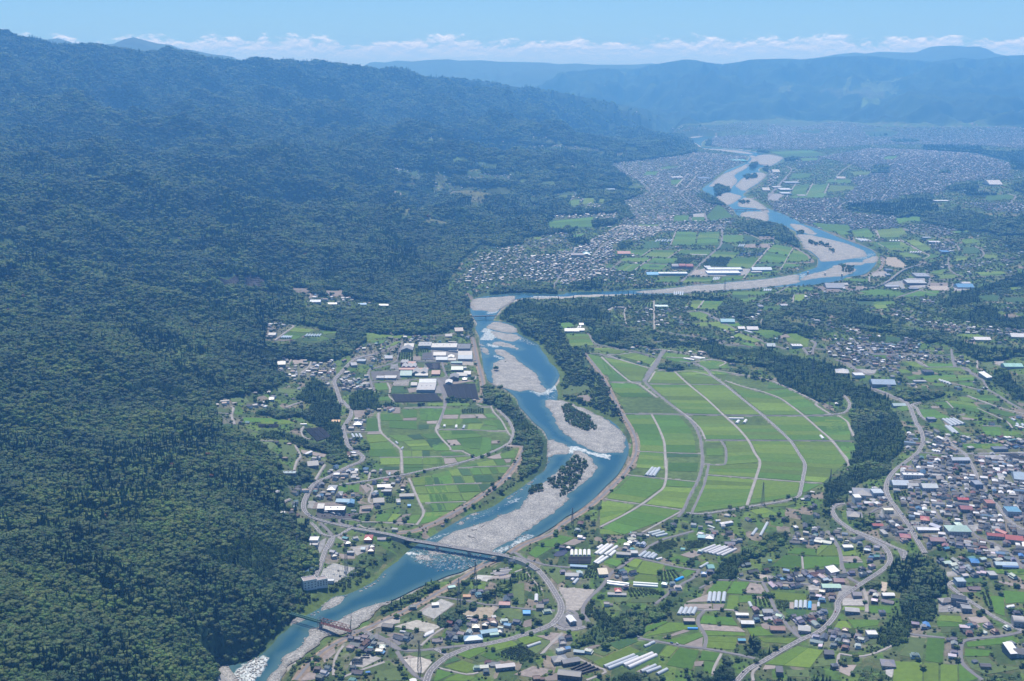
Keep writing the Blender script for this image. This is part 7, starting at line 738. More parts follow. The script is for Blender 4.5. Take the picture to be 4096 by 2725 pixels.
def _col(s): return globals()[s] if s[0].isalpha() else tuple(float(x) for x in s.split(','))
BIG = []
for tag, s in BIG_TABLE.items():
    for q in s.split(';'): n_, lab, cat = q.split('|'); w = n_.split(); BIG.append((tag, *map(float, w[:6]), w[6], _col(w[7]), _col(w[8]), w[9], lab, cat))
SITES = []
def site(tag, x, y, h):
    px = P(tag, f'{x},{y}'); g = ground(px)[0]
    for _ in range(3): p = on_plane(px, g[2] + h)[0]; g = np.array([p[0], p[1], float(zat(p[0], p[1]))])
    return g
for tag, x, y, w, d, h, rot, rf, rc, wc, nm, lab, cat in BIG:
    g = site(tag, x, y, h + .5); s, dep = pxm(g); k = REG[tag][2]; wm_ = w / k / s; dm = max(6.0, min(d / k / (s * math.sin(dep + .02)), wm_ * 1.6 if wm_ > 14 else 22)); a, b = wm_ / 2, dm / 2
    t = empty(nm, (g[0], g[1], g[2]), math.radians(rot), lab, cat); SITES.append((g[0], g[1], max(a, b) + 3))
    wl, r_ = MB(), MB(); wl.box(-a, a, -b, b, -4, h)
    if rf == 'flat':
        r_.box(-a - .25, a + .25, -b - .25, b + .25, h + .003, h + .35); pr = MB()
        for q in ((-a - .25, a + .25, -b - .25, -b + .15), (-a - .25, a + .25, b - .15, b + .25), (-a - .25, -a + .15, -b + .152, b - .152), (a - .15, a + .25, -b + .152, b - .152)): pr.box(*q, h + .353, h + .95)
        o = pr.build('parapet', sheet, t); o.color = tuple(min(1, c_ * 1.15) for c_ in wc) + (1,)
        if wm_ > 30 and h > 6:
            for q in range(3): o = MB().box(-a + wm_ * (.2 + .25 * q), -a + wm_ * (.2 + .25 * q) + 3, b * .1, b * .1 + 2.4, h + .353, h + 1.9).build('roof_unit', sheet, t); o.color = (.5, .5, .5, 1)
    elif rf == 'gable': gable(r_, -a, a, -b, b, h, dm * .19, .6)
    elif rf == 'gabley': gable(r_, -a, a, -b, b, h, wm_ * .2, .6, 'y')
    elif rf == 'hip': hip(r_, -a, a, -b, b, h, min(wm_, dm) * .2, .9)
    elif rf == 'mono': mono(r_, -a, a, -b, b, h + .1, dm * .3); wl.add([(-a, b - .3, h), (a, b - .3, h), (a, b - .3, h + dm * .28), (-a, b - .3, h + dm * .28), (-a, -b, h), (a, -b, h)], [(0, 1, 2, 3), (0, 3, 4), (1, 5, 2)])
    elif rf.startswith('saw'):
        n = int(rf[3:])
        for i in range(n): gable(r_, -a + wm_ * i / n, -a + wm_ * (i + 1) / n, -b, b, h, wm_ / n * .3, .01, 'y')
    elif rf == 'arch':
        n = 9; vs = [(sx * (a + .3), math.cos(math.pi * i / n) * (b + .3), h + math.sin(math.pi * i / n) * b * .5) for sx in (-1, 1) for i in range(n + 1)]
        r_.add(vs, [(i, i + 1, n + 2 + i, n + 1 + i) for i in range(n)] + [tuple(range(n, -1, -1)), tuple(range(n + 1, 2 * n + 2))])
    o = wl.build('wall', wallm, t); o.color = tuple(wc) + (1,); o = r_.build('roof', roofm if rf == 'hip' else sheet, t); o.color = tuple(rc) + (1,)
    if (s * 1.5 > 2.6 and wm_ > 15 and h >= 4):
        me = bpy.data.meshes.get('pane_mesh'); wn = MB().box(-1.1, 1.1, -.05, .05, 0, 1.3).mesh('window', glassm) if me is None else me
        if me is None: wn.name = 'pane_mesh'
        nst = max(1, int(h / 3.4)); ncol = int(min(9, wm_ / 5))
        for st_ in range(nst):
            for q in range(ncol): o = link('window', wn, t); o.location = (-a + wm_ * (q + .5) / ncol, -b - .03, 1.0 + st_ * 3.2)
# power station: tall white block with a lower wing, windows and parapets
def block(t, x0, x1, y0, y1, h, wc, rc, cols, rows, name='wing'):
    o = MB().box(x0, x1, y0, y1, -6, h).build('wall', wallm, t); o.color = wc + (1,); rf = MB().box(x0 + .5, x1 - .5, y0 + .5, y1 - .5, h + .003, h + .1).build('roof', wallm, t); rf.color = rc + (1,)
    pr = MB()
    for q in ((x0 - .1, x1 + .1, y0 - .1, y0 + .5), (x0 - .1, x1 + .1, y1 - .5, y1 + .1), (x0 - .1, x0 + .5, y0 + .502, y1 - .502), (x1 - .5, x1 + .1, y0 + .502, y1 - .502)): pr.box(*q, h + .104, h + 1.2)
    o = pr.build('parapet', wallm, t); o.color = (.7, .7, .68, 1)
    for i in range(cols):
        for j in range(rows): MB().box(x0 + (x1 - x0) * (i + .5) / cols - 1.2, x0 + (x1 - x0) * (i + .5) / cols + 1.2, y0 - .06, y0 - .003, 2.5 + j * (h - 3) / rows, 4.3 + j * (h - 3) / rows).build('window', glassm, t)
g = site('J', 1140, 500, 16); t = empty('power_station', tuple(g), math.radians(24), 'tall white power station with a lower wing above the river bend', 'power station'); block(t, -12, 12, -8, 9, 17, (.66, .66, .63), (.30, .26, .26), 4, 3); block(t, 12.1, 32, -6, 8, 13, (.64, .64, .61), (.30, .27, .27), 4, 3); SITES.append((g[0] + 8, g[1], 24))
# ---- plastic tunnels: region, ends of the ridge, width m, colour
plast = mat('plastic_film', (1, 1, 1), .32, .06, .4, objcol=True, spec=.5)
CW_, CG_, CB_ = (.70, .70, .70), (.42, .46, .50), (.02, .33, .80)
TUN = []
def T_(tag, w, col, place, *segs):
    for s in segs: x0, y0, x1, y1 = s; TUN.append((tag, x0, y0, x1, y1, w, col, place))
T_('L', 6.5, CW_, 'in the row of five', *[(x, 262, x, 205) for x in (228, 272, 317, 362, 407)]); T_('L', 7, CW_, 'in the slanting rows right of the five tunnels', (472, 243, 605, 145), (512, 250, 645, 150), (570, 255, 700, 165), (620, 268, 680, 215), (492, 188, 545, 155)); T_('L', 6.5, CW_, 'in the pair above the glass frames', (462, 338, 555, 268), (488, 350, 600, 275)); T_('L', 7, CG_, 'in the four above the wide yellow paddies', (925, 275, 1000, 222), (975, 285, 1040, 230), (1020, 290, 1085, 238), (1060, 294, 1110, 252)); T_('L', 6.5, (.55, .55, .57), 'in the long row beside the dark wood', (1560, 218, 1725, 152), (1610, 228, 1780, 158), (1655, 236, 1830, 165), (1690, 245, 1858, 172), (1740, 255, 1905, 185), (1790, 265, 1945, 190))
T_('L', 6, (.66, .70, .70), 'below the dark farmhouse', (598, 533, 828, 556), (598, 556, 822, 580)); T_('L', 6, (.56, .62, .62), 'above the young orchard', (870, 548, 1130, 560), (870, 572, 1128, 585)); T_('L', 7, CG_, 'in the four beside the bare field', *[(x - 4, 748, x + 10, 650) for x in (1665, 1712, 1760, 1815)]); T_('L', 7, CG_, 'in the four above the round thicket', *[(x, 878, x + 35, 810) for x in (1345, 1392, 1440, 1488)]); T_('L', 7, CG_, 'in the grey pair at the bottom', (568, 1425, 880, 1298), (608, 1445, 918, 1318)); T_('L', 7.5, (.60, .60, .61), 'in the white pair at the bottom', (772, 1412, 1072, 1280), (818, 1438, 1112, 1298)); T_('L', 6.5, CG_, 'at the bottom edge', (955, 1478, 1105, 1405), (1005, 1488, 1155, 1425), (1120, 1505, 1225, 1448)); T_('L', 6.5, CB_, 'beside the small orchard', (1308, 525, 1388, 488)); T_('L', 5, (.03, .30, .72), 'above the curved paddy', (1438, 1024, 1545, 1024)); T_('L', 6, CW_, 'beside the roadside paddies', (1108, 303, 1168, 288)); T_('L', 6, CG_, 'beside the yellow plot', (1565, 388, 1650, 340)); T_('L', 6, CW_, 'left of the netted orchard', (220, 518, 255, 495)); T_('L', 6, CG_, 'left of the netted orchard', (245, 555, 290, 505)); T_('L', 6, CG_, 'beside the grey plots', (985, 1212, 1045, 1190), (1035, 1188, 1090, 1165))
T_('M', 6.5, CG_, 'in the hamlet row', *[(x, 815, x + 4, 738) for x in (1003, 1050, 1098)]); T_('M', 6.5, (.10, .36, .66), 'in the hamlet row', (1146, 820, 1150, 748)); T_('M', 6, CG_, 'behind the hamlet barns', (515, 750, 540, 800)); T_('M', 5, CG_, 'right of the hamlet row', (1238, 800, 1240, 755)); T_('K', 7, (.55, .56, .58), 'beside the bypass', (1685, 740, 1688, 672)); T_('K', 6, CG_, 'at the bypass foot', (1590, 1218, 1728, 1170)); T_('K', 5, CG_, 'below the dark storehouse', (262, 1055, 325, 1062)); T_('K', 6, (.6, .6, .6), 'left of the canal', (510, 1110, 610, 1065), (520, 1090, 612, 1050))
T_('F', 6.5, CG_, 'in the three beside the road', *[(x, 402, x - 22, 362) for x in (1090, 1130, 1168)]); T_('F', 5, CG_, 'on the paddy lane', (1525, 440, 1548, 465), (1580, 520, 1600, 500)); T_('F', 5.5, CG_, 'above the raised road', (1455, 795, 1460, 768)); T_('F', 6, CW_, 'on the wooded shelf', (548, 258, 575, 262)); T_('G', 6.5, CW_, 'in the left paddies', (325, 560, 328, 532), (200, 548, 205, 530)); T_('G', 6.5, CG_, 'in the left paddies', (398, 565, 412, 535)); T_('N', 5, CW_, 'beside the right-hand paddy', (1905, 810, 1985, 790), (1908, 800, 1985, 782))
T_('H', 8, CG_, 'in the twin glasshouse on the plain', (385, 1055, 440, 990), (415, 1060, 465, 995), (445, 1062, 495, 992)); T_('H', 8, CW_, 'in the farm on the plain', (1075, 578, 1200, 578), (1140, 618, 1160, 595), (1205, 615, 1222, 590)); T_('H', 7, CW_, 'on the bare plot of the plain', (1845, 720, 1870, 748)); T_('H', 7, CW_, 'above the plain', (700, 75, 790, 88), (760, 62, 850, 78), (790, 60, 880, 75)); T_('H', 7, (.45, .5, .52), 'beside the plain junction', (400, 1540, 500, 1515), (430, 1556, 535, 1525), (465, 1566, 560, 1545)); T_('H', 6, CG_, 'near the slanting lane', (1340, 1560, 1400, 1450), (1270, 1555, 1310, 1500)); T_('H', 6, CW_, 'near the slanting lane', (965, 1435, 1005, 1432)); T_('H', 5, (.5, .56, .56), 'left of the curved lane', (905, 1475, 960, 1495))
T_('I', 8, CG_, 'in the long rows by the road fork', *[(1235 + i * 36, 730 - i * 2, 1340 + i * 38, 798 - i * 6) for i in range(4)]); T_('I', 8, CG_, 'below the road fork', (1265, 800, 1350, 875), (1300, 805, 1390, 880)); T_('I', 7, (.5, .52, .55), 'in the upland paddies', *[(1195 + i * 28, 315 + i * 8, 1225 + i * 30, 335 + i * 10) for i in range(4)]); T_('I', 7, CG_, 'at the right edge', (1955, 725, 1990, 745), (1990, 800, 2080, 822), (2005, 775, 2025, 800), (2060, 780, 2080, 805)); T_('O', 7, CW_, 'in the town garden', *[(1135 + i * 27, 270 + i * 3, 1165 + i * 27, 285 + i * 3) for i in range(3)])
T_('D', 8, CG_, 'on the big plain', *[(400 + i * 22, 232, 420 + i * 22, 207) for i in range(3)]); T_('D', 7, (.5, .55, .62), 'beside the lower levee', *[(665 + i * 22, 694, 678 + i * 22, 676) for i in range(4)]); T_('D', 7, CG_, 'at the terrace farm', *[(465 + i * 24, 1108 + i * 5, 540 + i * 8, 1132) for i in range(3)]); T_('D', 9, (.55, .58, .62), 'beyond the river levee', *[(1630 + i * 32, 142 + i * 4, 1700 + i * 30, 170) for i in range(4)]); T_('D', 8, CW_, 'beyond the river levee', *[(1990 + i * 30, 176, 1990 + i * 30, 162) for i in range(4)])
T_('C', 8, CG_, 'in the blue-roofed group on the plain', *[(1360 + i * 30, 182 - (i % 2) * 8, 1385 + i * 30, 156) for i in range(6)]); T_('C', 7, CW_, 'on the plain beside the road', (1720, 312, 1900, 316)); T_('C', 6, CW_, 'below the white barns', (550, 1085, 560, 1065), (575, 1082, 583, 1062)); T_('C', 6, (.5, .53, .56), 'beside the river embankment', *[(1555 + i * 22, 740, 1562 + i * 22, 722) for i in range(5)]); T_('E', 8, (.6, .6, .62), 'on the far paddies', *[(620 + i * 26, 298, 640 + i * 26, 280) for i in range(5)]); T_('A', 6, (.42, .50, .56), 'on the upland paddies', *[(1105 + i * 24, 665, 1140 + i * 20, 640) for i in range(5)], *[(1360 + i * 28, 648, 1385 + i * 28, 622) for i in range(6)]); T_('C', 6, (.5, .52, .55), 'on the far left plots', *[(1965 + i * 18, 580, 1980 + i * 18, 550) for i in range(4)])
LAB = []       # (object, phrase, place, photo x) -> labels that single out one, written at the end
NT_ = 0
for tag, x0, y0, x1, y1, w, col, place in TUN:
    a, b = ground(P(tag, f'{x0},{y0} {x1},{y1}')); a[:2], b[:2] = a[:2], b[:2]; Lg = math.hypot(*(b - a)[:2]); s, dep = pxm(a)
    if Lg < 8: Lg = 16
    m = (a + b) / 2; z = float(zat(m[0], m[1])); t = empty('plastic_tunnel', (m[0], m[1], z), math.atan2(b[1] - a[1], b[0] - a[0]), None, 'greenhouse'); r = w / 2; n = 10; ang = [math.pi * i / n for i in range(n + 1)]
    nr = max(2, int(Lg / 3)); pr = [(-math.cos(q) * r, .9 + math.sin(q) * r * .82) for q in ang]; pr = [(-r, -1.5)] + pr + [(r, -1.5)]; mb = MB(); k = len(pr)
    mb.add([(sx * Lg / 2, y, zz) for sx in (-1, 1) for y, zz in pr], [(i, i + 1, k + i + 1, k + i) for i in range(k - 1)]); o = mb.build('film_cover', plast, t); o.color = col + (1,)
    for sx in (-1, 1):
        o = MB().add([(sx * Lg / 2, y * .99, zz) for y, zz in pr], [tuple(range(k))]).build('end_wall', plast, t); o.color = tuple(c_ * .8 for c_ in col) + (1,)
    if s > 1.3:
        rb = MB(); hoops = min(16, max(4, int(Lg / 5)))
        for i in range(hoops + 1):
            xx = -Lg / 2 + Lg * i / hoops
            for j in range(0, len(ang) - 1, 2): rb.bar((xx, -math.cos(ang[j]) * (r + .05), .9 + math.sin(ang[j]) * (r * .82 + .05)), (xx, -math.cos(ang[j + 2]) * (r + .05), .9 + math.sin(ang[j + 2]) * (r * .82 + .05)), .06, 3)
        rb.build('hoops', rail, t)
    cn = 'bright blue' if col[2] > col[0] * 3 else ('white' if col[0] > .52 else 'grey')
    LAB.append((t, f'{cn} plastic tunnel', place, project(m[0], m[1], z)[0])); t['group'] = 'plastic tunnels'; SITES.append((m[0], m[1], Lg * .35 + 3))
    SITES.append((a[0], a[1], r + 2)); SITES.append((b[0], b[1], r + 2))
# ---- ordinary houses
HS = []; occ = {}
for X, Y, R in SITES:
    for i in range(int((X - R) // 10), int((X + R) // 10) + 1):
        for j in range(int((Y - R) // 10), int((Y + R) // 10) + 1):
            if math.hypot((i + .5) * 10 - X, (j + .5) * 10 - Y) < R + 3: occ[(i, j)] = 1
def free(x, y):
    i, j = int(x // 10), int(y // 10)
    return (i, j) not in occ
for ti, (tag, s, dens, place) in enumerate(TOWN):
    px = P(tag, s); cen = px.mean(0); w = ground(px)[:, :2]; r = np.hypot(*np.median(w, axis=0)); rr_ = random.Random(100 + ti)
    dens_ = dens * (3.1 if r < 3400 else 1.35); cell_ = 100 / math.sqrt(dens_) * (1 + max(0, r - 6000) / 16000); th = rr_.uniform(-.45, .45); lim = max(r * .35, 260)
    w = w[np.hypot(*(w - np.median(w, axis=0)).T) < r * .6]; cx, cy = np.median(w, axis=0); ext = np.hypot(*(w - (cx, cy)).T).max()
    nn = int(min(ext, 6000) / cell_) + 1; ii, jj = np.meshgrid(np.arange(-nn, nn + 1), np.arange(-nn, nn + 1)); ii, jj = ii.ravel(), jj.ravel(); jx = rng.uniform(-.32, .32, (2, len(ii)))
    gx_ = (ii + jx[0]) * cell_ * 1.12; gy_ = (jj + jx[1]) * cell_ * .9; X = cx + gx_ * math.cos(th) - gy_ * math.sin(th); Y = cy + gx_ * math.sin(th) + gy_ * math.cos(th)
    ok = (np.hypot(X, Y) > 1250) & (np.hypot(X, Y) < 19000) & (np.abs(np.arctan2(X, Y)) < .5); X, Y = X[ok], Y[ok]
    if not len(X): continue
    Z = zat(X, Y); u, v = project(X, Y, Z); inp = inside(u, v, px); c = cover(X, Y, Z); vis = inp & np.isin(c, (24, 1, 26, 0)); keep = vis & (rng.random(len(X)) < .93)
    for x, y, z in zip(X[keep], Y[keep], Z[keep]):
        if r < 6000:
            if not free(x, y): continue
            bad = False
            for k_ in range(6):
                q = cover(np.array([x + 5.5 * math.cos(k_ * 1.05)]), np.array([y + 5.5 * math.sin(k_ * 1.05)]), np.array([z]))[0]
                if q in (21, 22): bad = True
            if bad: continue
            i, j = int(x // 10), int(y // 10); occ[(i, j)] = 1
        HS.append((math.hypot(x, y), x, y, z, th + rr_.choice((0, 0, 0, math.pi / 2)) + rr_.gauss(0, .05), place))
for tag, x, y in HAMLETS:
    g = ground(P(tag, f'{x},{y}'))[0]; HS.append((math.hypot(g[0], g[1]), g[0], g[1], g[2], random.uniform(-.5, .5), 'hamlet'))
for x, y in CLR:
    g = ground(P('W', f'{x * .99999},{y}'))[0]; HS.append((math.hypot(g[0], g[1]), g[0], g[1], g[2], random.uniform(-.5, .5), 'hamlet'))
# scattered farmhouses in the open country
for i in range(5200):
    a_, r_ = random.uniform(-.36, .44), math.exp(random.uniform(math.log(1500), math.log(12000))); x, y = r_ * math.sin(a_), r_ * math.cos(a_); z = float(zat(x, y))
    if np.isin(cover(x + np.array([0, 14, -14, 0, 0]), y + np.array([0, 0, 0, 14, -14]), np.full(5, z)), (1, 24, 26)).all() and free(x, y) and (r_ > 3400 or i % 4):
        occ[(int(x // 10), int(y // 10))] = 1; HS.append((r_, x, y, z, random.uniform(-.5, .5), 'among the open fields'))
HS.sort(); uu, vv_ = project(np.array([h_[1] for h_ in HS]), np.array([h_[2] for h_ in HS]), np.array([h_[3] for h_ in HS])); infr = (uu > 10) & (uu < 4086) & (vv_ < 2735)
near_i = [i for i in range(len(HS)) if infr[i]][:300]; ns = set(near_i); NH = len(HS)
rh = random.Random(5)
for i in near_i:
    r, x, y, z, th, place = HS[i]; kd = rh.choices(list(PW), list(PW.values()))[0]; pr = rh.choice([p for p in PROTO if p[0] == kd]); rn, rc, _ = rh.choices(ROOFS, [q[2] for q in ROOFS])[0]; wc = rh.choice(WALLS)
    if kd in ('shed', 'workshop') and rh.random() < .5: rn, rc = rh.choice((('white', (.5, .5, .5)), ('silver grey', (.42, .43, .45)), ('blue', (.07, .19, .40)), ('teal', (.10, .27, .27))))
    rc = tuple(c_ * rh.uniform(.85, 1.15) for c_ in rc)
    t = empty({'shed': 'shed', 'workshop': 'workshop'}.get(kd, 'house'), (x, y, z), th + (math.pi if rh.random() < .3 else 0), None, {'shed': 'shed', 'workshop': 'workshop'}.get(kd, 'house'), 'houses of the villages')
    for nm, me in pr[3]:
        o = link(nm, me, t); o.color = tuple(rc if 'roof' in nm else wc) + (1,)
        if nm == 'roof' and pr[4]: o2 = link(pr[4][0], pr[4][1], o); o2.color = tuple(c_ * .8 for c_ in rc) + (1,)
    LAB.append((t, f'{rn}-roofed {kd}', place, uu[i]))
# the other houses, too many and too small to single out: one mesh
fv, ff, fcl, vb = [], [], [], 0; rg = np.random.default_rng(3); ri = rg.choice(len(ROOFS), NH, p=np.array([q[2] for q in ROOFS]) / sum(q[2] for q in ROOFS))
for i in range(NH):
    if i in ns: continue
    r, x, y, z, th, place = HS[i]; w = rg.uniform(8, 14) * (1 + max(0, r - 8000) / 24000); d = w * rg.uniform(.6, .85); h_ = rg.choice((3.2, 5.6, 5.6)) * (1 + max(0, r - 7000) / 20000); rise = d * .22; a, b = w / 2, d / 2
    if rg.random() < .06: w *= 2; a = w / 2; h_ = 6
    if rg.random() < .5: th += math.pi / 2
    c_, s_ = math.cos(th), math.sin(th); P_ = np.array([(-a, -b, -2), (a, -b, -2), (a, b, -2), (-a, b, -2), (-a, -b, h_), (a, -b, h_), (a, b, h_), (-a, b, h_), (-a - .6, -b - .7, h_ - .1), (a + .6, -b - .7, h_ - .1), (a + .6, b + .7, h_ - .1), (-a - .6, b + .7, h_ - .1), (-a * .98, 0, h_ + rise), (a * .98, 0, h_ + rise)])
    if rg.random() < .4: P_[12, 0], P_[13, 0] = -a * .4, a * .4
    fv.append(np.column_stack([x + P_[:, 0] * c_ - P_[:, 1] * s_, y + P_[:, 0] * s_ + P_[:, 1] * c_, z + P_[:, 2]])); ff.append(vb); vb += 14
    rc = np.array(ROOFS[ri[i]][1]) * rg.uniform(.55, .95) if rg.random() > .1 else np.array((.62, .62, .64)); wc = np.array(WALLS[rg.integers(len(WALLS))]); fcl.append(np.vstack([np.repeat(wc[None], 8, 0), np.repeat(rc[None], 6, 0)]))  # a few roofs near white: pale roofs and sun glints painted as colour
bases = np.array(ff); faces = [tuple(q + b for q in f) for b in bases.tolist() for f in ((0, 1, 5, 4), (1, 2, 6, 5), (2, 3, 7, 6), (3, 0, 4, 7), (8, 9, 13, 12), (10, 11, 12, 13), (11, 8, 12), (9, 10, 13))]
tm = attr_mat('town_roofs', 'cover', .46, .1, .4, spec=.22); o = mesh_obj('distant_houses', np.vstack(fv).tolist(), faces, tm, kind='stuff'); vcol(o.data, np.vstack(fcl)); o['label'] = 'mass of small distant houses filling the towns'
print('houses', NH, 'tunnels', len(TUN))
# ------------------------------------------------------------------ trees
def leaf(name, col, var, rand):
    m = mat(name, col, .7, var, .9, rand=rand, spec=.25); nt = m.node_tree; b = nt.nodes['Principled BSDF']; g = nt.nodes.new('ShaderNodeNewGeometry'); n = nt.nodes.new('ShaderNodeTexNoise'); n.inputs['Scale'].default_value = .005; n.inputs['Detail'].default_value = 5; nt.links.new(g.outputs['Position'], n.inputs['Vector'])
    r = nt.nodes.new('ShaderNodeMapRange'); r.inputs[1].default_value = .35; r.inputs[2].default_value = .65; nt.links.new(n.outputs[0], r.inputs[0]); mx = nt.nodes.new('ShaderNodeMixRGB'); mx.blend_type = 'MULTIPLY'; mx.inputs[0].default_value = 1
    c2_ = nt.nodes.new('ShaderNodeMixRGB'); c2_.inputs[1].default_value = (.66, .76, .9, 1); c2_.inputs[2].default_value = (1.42, 1.38, .92, 1); nt.links.new(r.outputs[0], c2_.inputs[0])
    src = b.inputs['Base Color'].links[0].from_socket; nt.links.new(src, mx.inputs[1]); nt.links.new(c2_.outputs[0], mx.inputs[2]); nt.links.new(mx.outputs[0], b.inputs['Base Color']); tr = nt.nodes.new('ShaderNodeBsdfTranslucent'); nt.links.new(mx.outputs[0], tr.inputs[0]); ms = nt.nodes.new('ShaderNodeMixShader'); ms.inputs[0].default_value = .42; nt.links.new(b.outputs[0], ms.inputs[1]); nt.links.new(tr.outputs[0], ms.inputs[2]); nt.links.new(ms.outputs[0], nt.nodes['Material Output'].inputs['Surface']); return m
M_BL = [leaf('leaf_green', (.086, .150, .052), .35, .38), leaf('leaf_olive', (.105, .146, .058), .35, .35), leaf('leaf_bluish', (.085, .136, .070), .35, .35)]
M_CE = leaf('needle_dark', (.056, .112, .048), .35, .3); M_BA = leaf('bamboo_leaf', (.150, .215, .075), .3, .3); M_SH = leaf('shrub_leaf', (.085, .125, .048), .35, .4); M_WI = leaf('willow_leaf', (.085, .13, .055), .35, .3); barkm = mat('bark', (.075, .058, .045), .9, .3, 2.0)
def ico(sub):
    bm = bmesh.new(); bmesh.ops.create_icosphere(bm, subdivisions=sub, radius=1); v = np.array([x.co[:] for x in bm.verts]); f = np.array([[q.index for q in x.verts] for x in bm.faces]); bm.free(); return v, f
IV, IF = ico(2); I3V, I3F = ico(1)
def tube(pts, rad, n=6):
    vs, fs = [], []
    for (p, r) in zip(pts, rad):
        for k in range(n): t = 2 * math.pi * k / n; vs.append((p[0] + r * math.cos(t), p[1] + r * math.sin(t), p[2]))
    for i in range(len(pts) - 1):
        for k in range(n): fs.append((i * n + k, i * n + (k + 1) % n, (i + 1) * n + (k + 1) % n, (i + 1) * n + k))
    return vs, fs
def crown_broad(seed, w=5.4, h=8.0, z0=3.0, lumps=11):
    r = np.random.default_rng(seed); vs, fs, b = [], [], 0
    for i in range(lumps):
        t = i / lumps; a = r.uniform(0, 6.28); zz = z0 + (h - 1.2) * (.12 + .78 * r.random() ** .8); rad = w * math.sqrt(max(.05, 1 - ((zz - z0 - h * .38) / (h * .68)) ** 2)) * r.uniform(.25, .72); s = r.uniform(1.5, 2.5) * w / 5.0
        V, Fc = (IV, IF) if i % 2 == 0 else (IV, IF); V = V * (1 + .15 * r.standard_normal((len(V), 1))) * np.array([1.1, 1.1, .78]) * s + (rad * math.cos(a), rad * math.sin(a), zz); vs.append(V); fs.append(Fc + b); b += len(V)
    n = 40; a = r.uniform(0, 6.28, n); zz = r.uniform(0, 1, n); R = w * .95 * np.sqrt(np.clip(1 - ((zz - .4) / .72) ** 2, .02, 1)); C = np.stack([R * np.cos(a), R * np.sin(a), z0 + zz * h], 1)
    for k in range(n):
        u = r.standard_normal(3); u /= np.linalg.norm(u); q = np.cross(u, r.standard_normal(3)); q /= np.linalg.norm(q); s = r.uniform(.35, .75); vs.append(np.array([C[k] - u * s - q * s, C[k] + u * s - q * s * .7, C[k] + u * s + q * s, C[k] - u * s * .8 + q * s])); fs.append(np.array([[b, b + 1, b + 2], [b, b + 2, b + 3]])); b += 4
    return np.vstack(vs), np.vstack(fs), tube([(0, 0, -1.5), (0, 0, z0 * .6), (.1, 0, z0 + 1.5), (.3, .1, z0 + h * .5)], (.34, .27, .2, .08))
def crown_cedar(seed, w=2.5, h=15):
    r = np.random.default_rng(seed); vs, fs, b = [], [], 0; nt_ = 8
    for i in range(nt_):
        t = i / nt_; z = 2.2 + (h - 2.2) * t; R = w * (1 - t * .86) * r.uniform(.88, 1.1); hh = h / nt_ * 1.9; n = 10; ph = r.uniform(0, 6); ring = [(R * (1 if k % 2 else .58) * r.uniform(.85, 1.1) * math.cos(ph + 6.283 * k / n), R * (1 if k % 2 else .58) * r.uniform(.85, 1.1) * math.sin(ph + 6.283 * k / n), z - (0.5 if k % 2 else 0)) for k in range(n)]
        vs.append(np.array(ring + [(r.uniform(-.15, .15), r.uniform(-.15, .15), z + hh), (0, 0, z + hh * .25)])); fs.append(np.array([[b + k, b + (k + 1) % n, b + n] for k in range(n)] + [[b + (k + 1) % n, b + k, b + n + 1] for k in range(n)])); b += n + 2
    return np.vstack(vs), np.vstack(fs), tube([(0, 0, -1.5), (0, 0, 3), (0, 0, h * .8)], (.32, .26, .08))
def crown_bamboo(seed, n=16, w=3.6, h=10):
    r = np.random.default_rng(seed); vs, fs, b = [], [], 0; tv, tf = [], []
    for i in range(n):
        a, R = r.uniform(0, 6.28), w * math.sqrt(r.random()); x, y = R * math.cos(a), R * math.sin(a); H = h * r.uniform(.75, 1.1); lean = r.uniform(.6, 1.9); la = r.uniform(0, 6.28); dx, dy = math.cos(la) * lean, math.sin(la) * lean; p = [np.array([x + dx * t ** 2, y + dy * t ** 2, H * (.28 + .72 * t) - (1.0 * t ** 4)]) for t in (0, .3, .6, .85, 1.05)]; rad = [.3, .85, .95, .6, .05]; m = 6; vv = []
        for q, rr0 in zip(p, rad): vv += [(q[0] + rr0 * r.uniform(.7, 1.3) * math.cos(6.283 * k / m + i), q[1] + rr0 * r.uniform(.7, 1.3) * math.sin(6.283 * k / m + i), q[2]) for k in range(m)]
        f = [[b + j * m + k, b + j * m + (k + 1) % m, b + (j + 1) * m + (k + 1) % m] for j in range(4) for k in range(m)] + [[b + j * m + k, b + (j + 1) * m + (k + 1) % m, b + (j + 1) * m + k] for j in range(4) for k in range(m)]; vs.append(np.array(vv)); fs.append(np.array(f)); b += len(vv)
        if i % 3 == 0: v2, f2 = tube([(x, y, -1), (x, y, H * .4)], (.09, .08), 4); tf += [tuple(len(tv) + q for q in ff_) for ff_ in f2]; tv += v2
    return np.vstack(vs), np.vstack(fs), (tv, tf)
def crown_shrub(seed): V, Fc, T = crown_broad(seed, 2.3, 3.2, .5, 8); return V, Fc, tube([(0, 0, -.5), (0, 0, 1.2)], (.12, .06), 5)
KINDS_ = [('broadleaf_tree', lambda s: crown_broad(s), M_BL, 4), ('broadleaf_tree', lambda s: crown_broad(s, 6.4, 8.5, 3.4, 15), M_BL, 2), ('cedar_tree', lambda s: crown_cedar(s, 2.6 + (s % 3) * .3, 15 + s % 3), [M_CE], 3), ('bamboo_clump', crown_bamboo, [M_BA], 3), ('shrub', crown_shrub, [M_SH], 3), ('willow_tree', lambda s: crown_broad(s, 3.8, 6.0, 1.4, 12), [M_WI], 2), ('withered_tree', lambda s: crown_broad(s, 4.6, 7.5), [leaf('leaf_rust', (.17, .085, .045), .3, .3)], 1)]
TP = []; pcol = bpy.data.collections.new('tree_kinds')
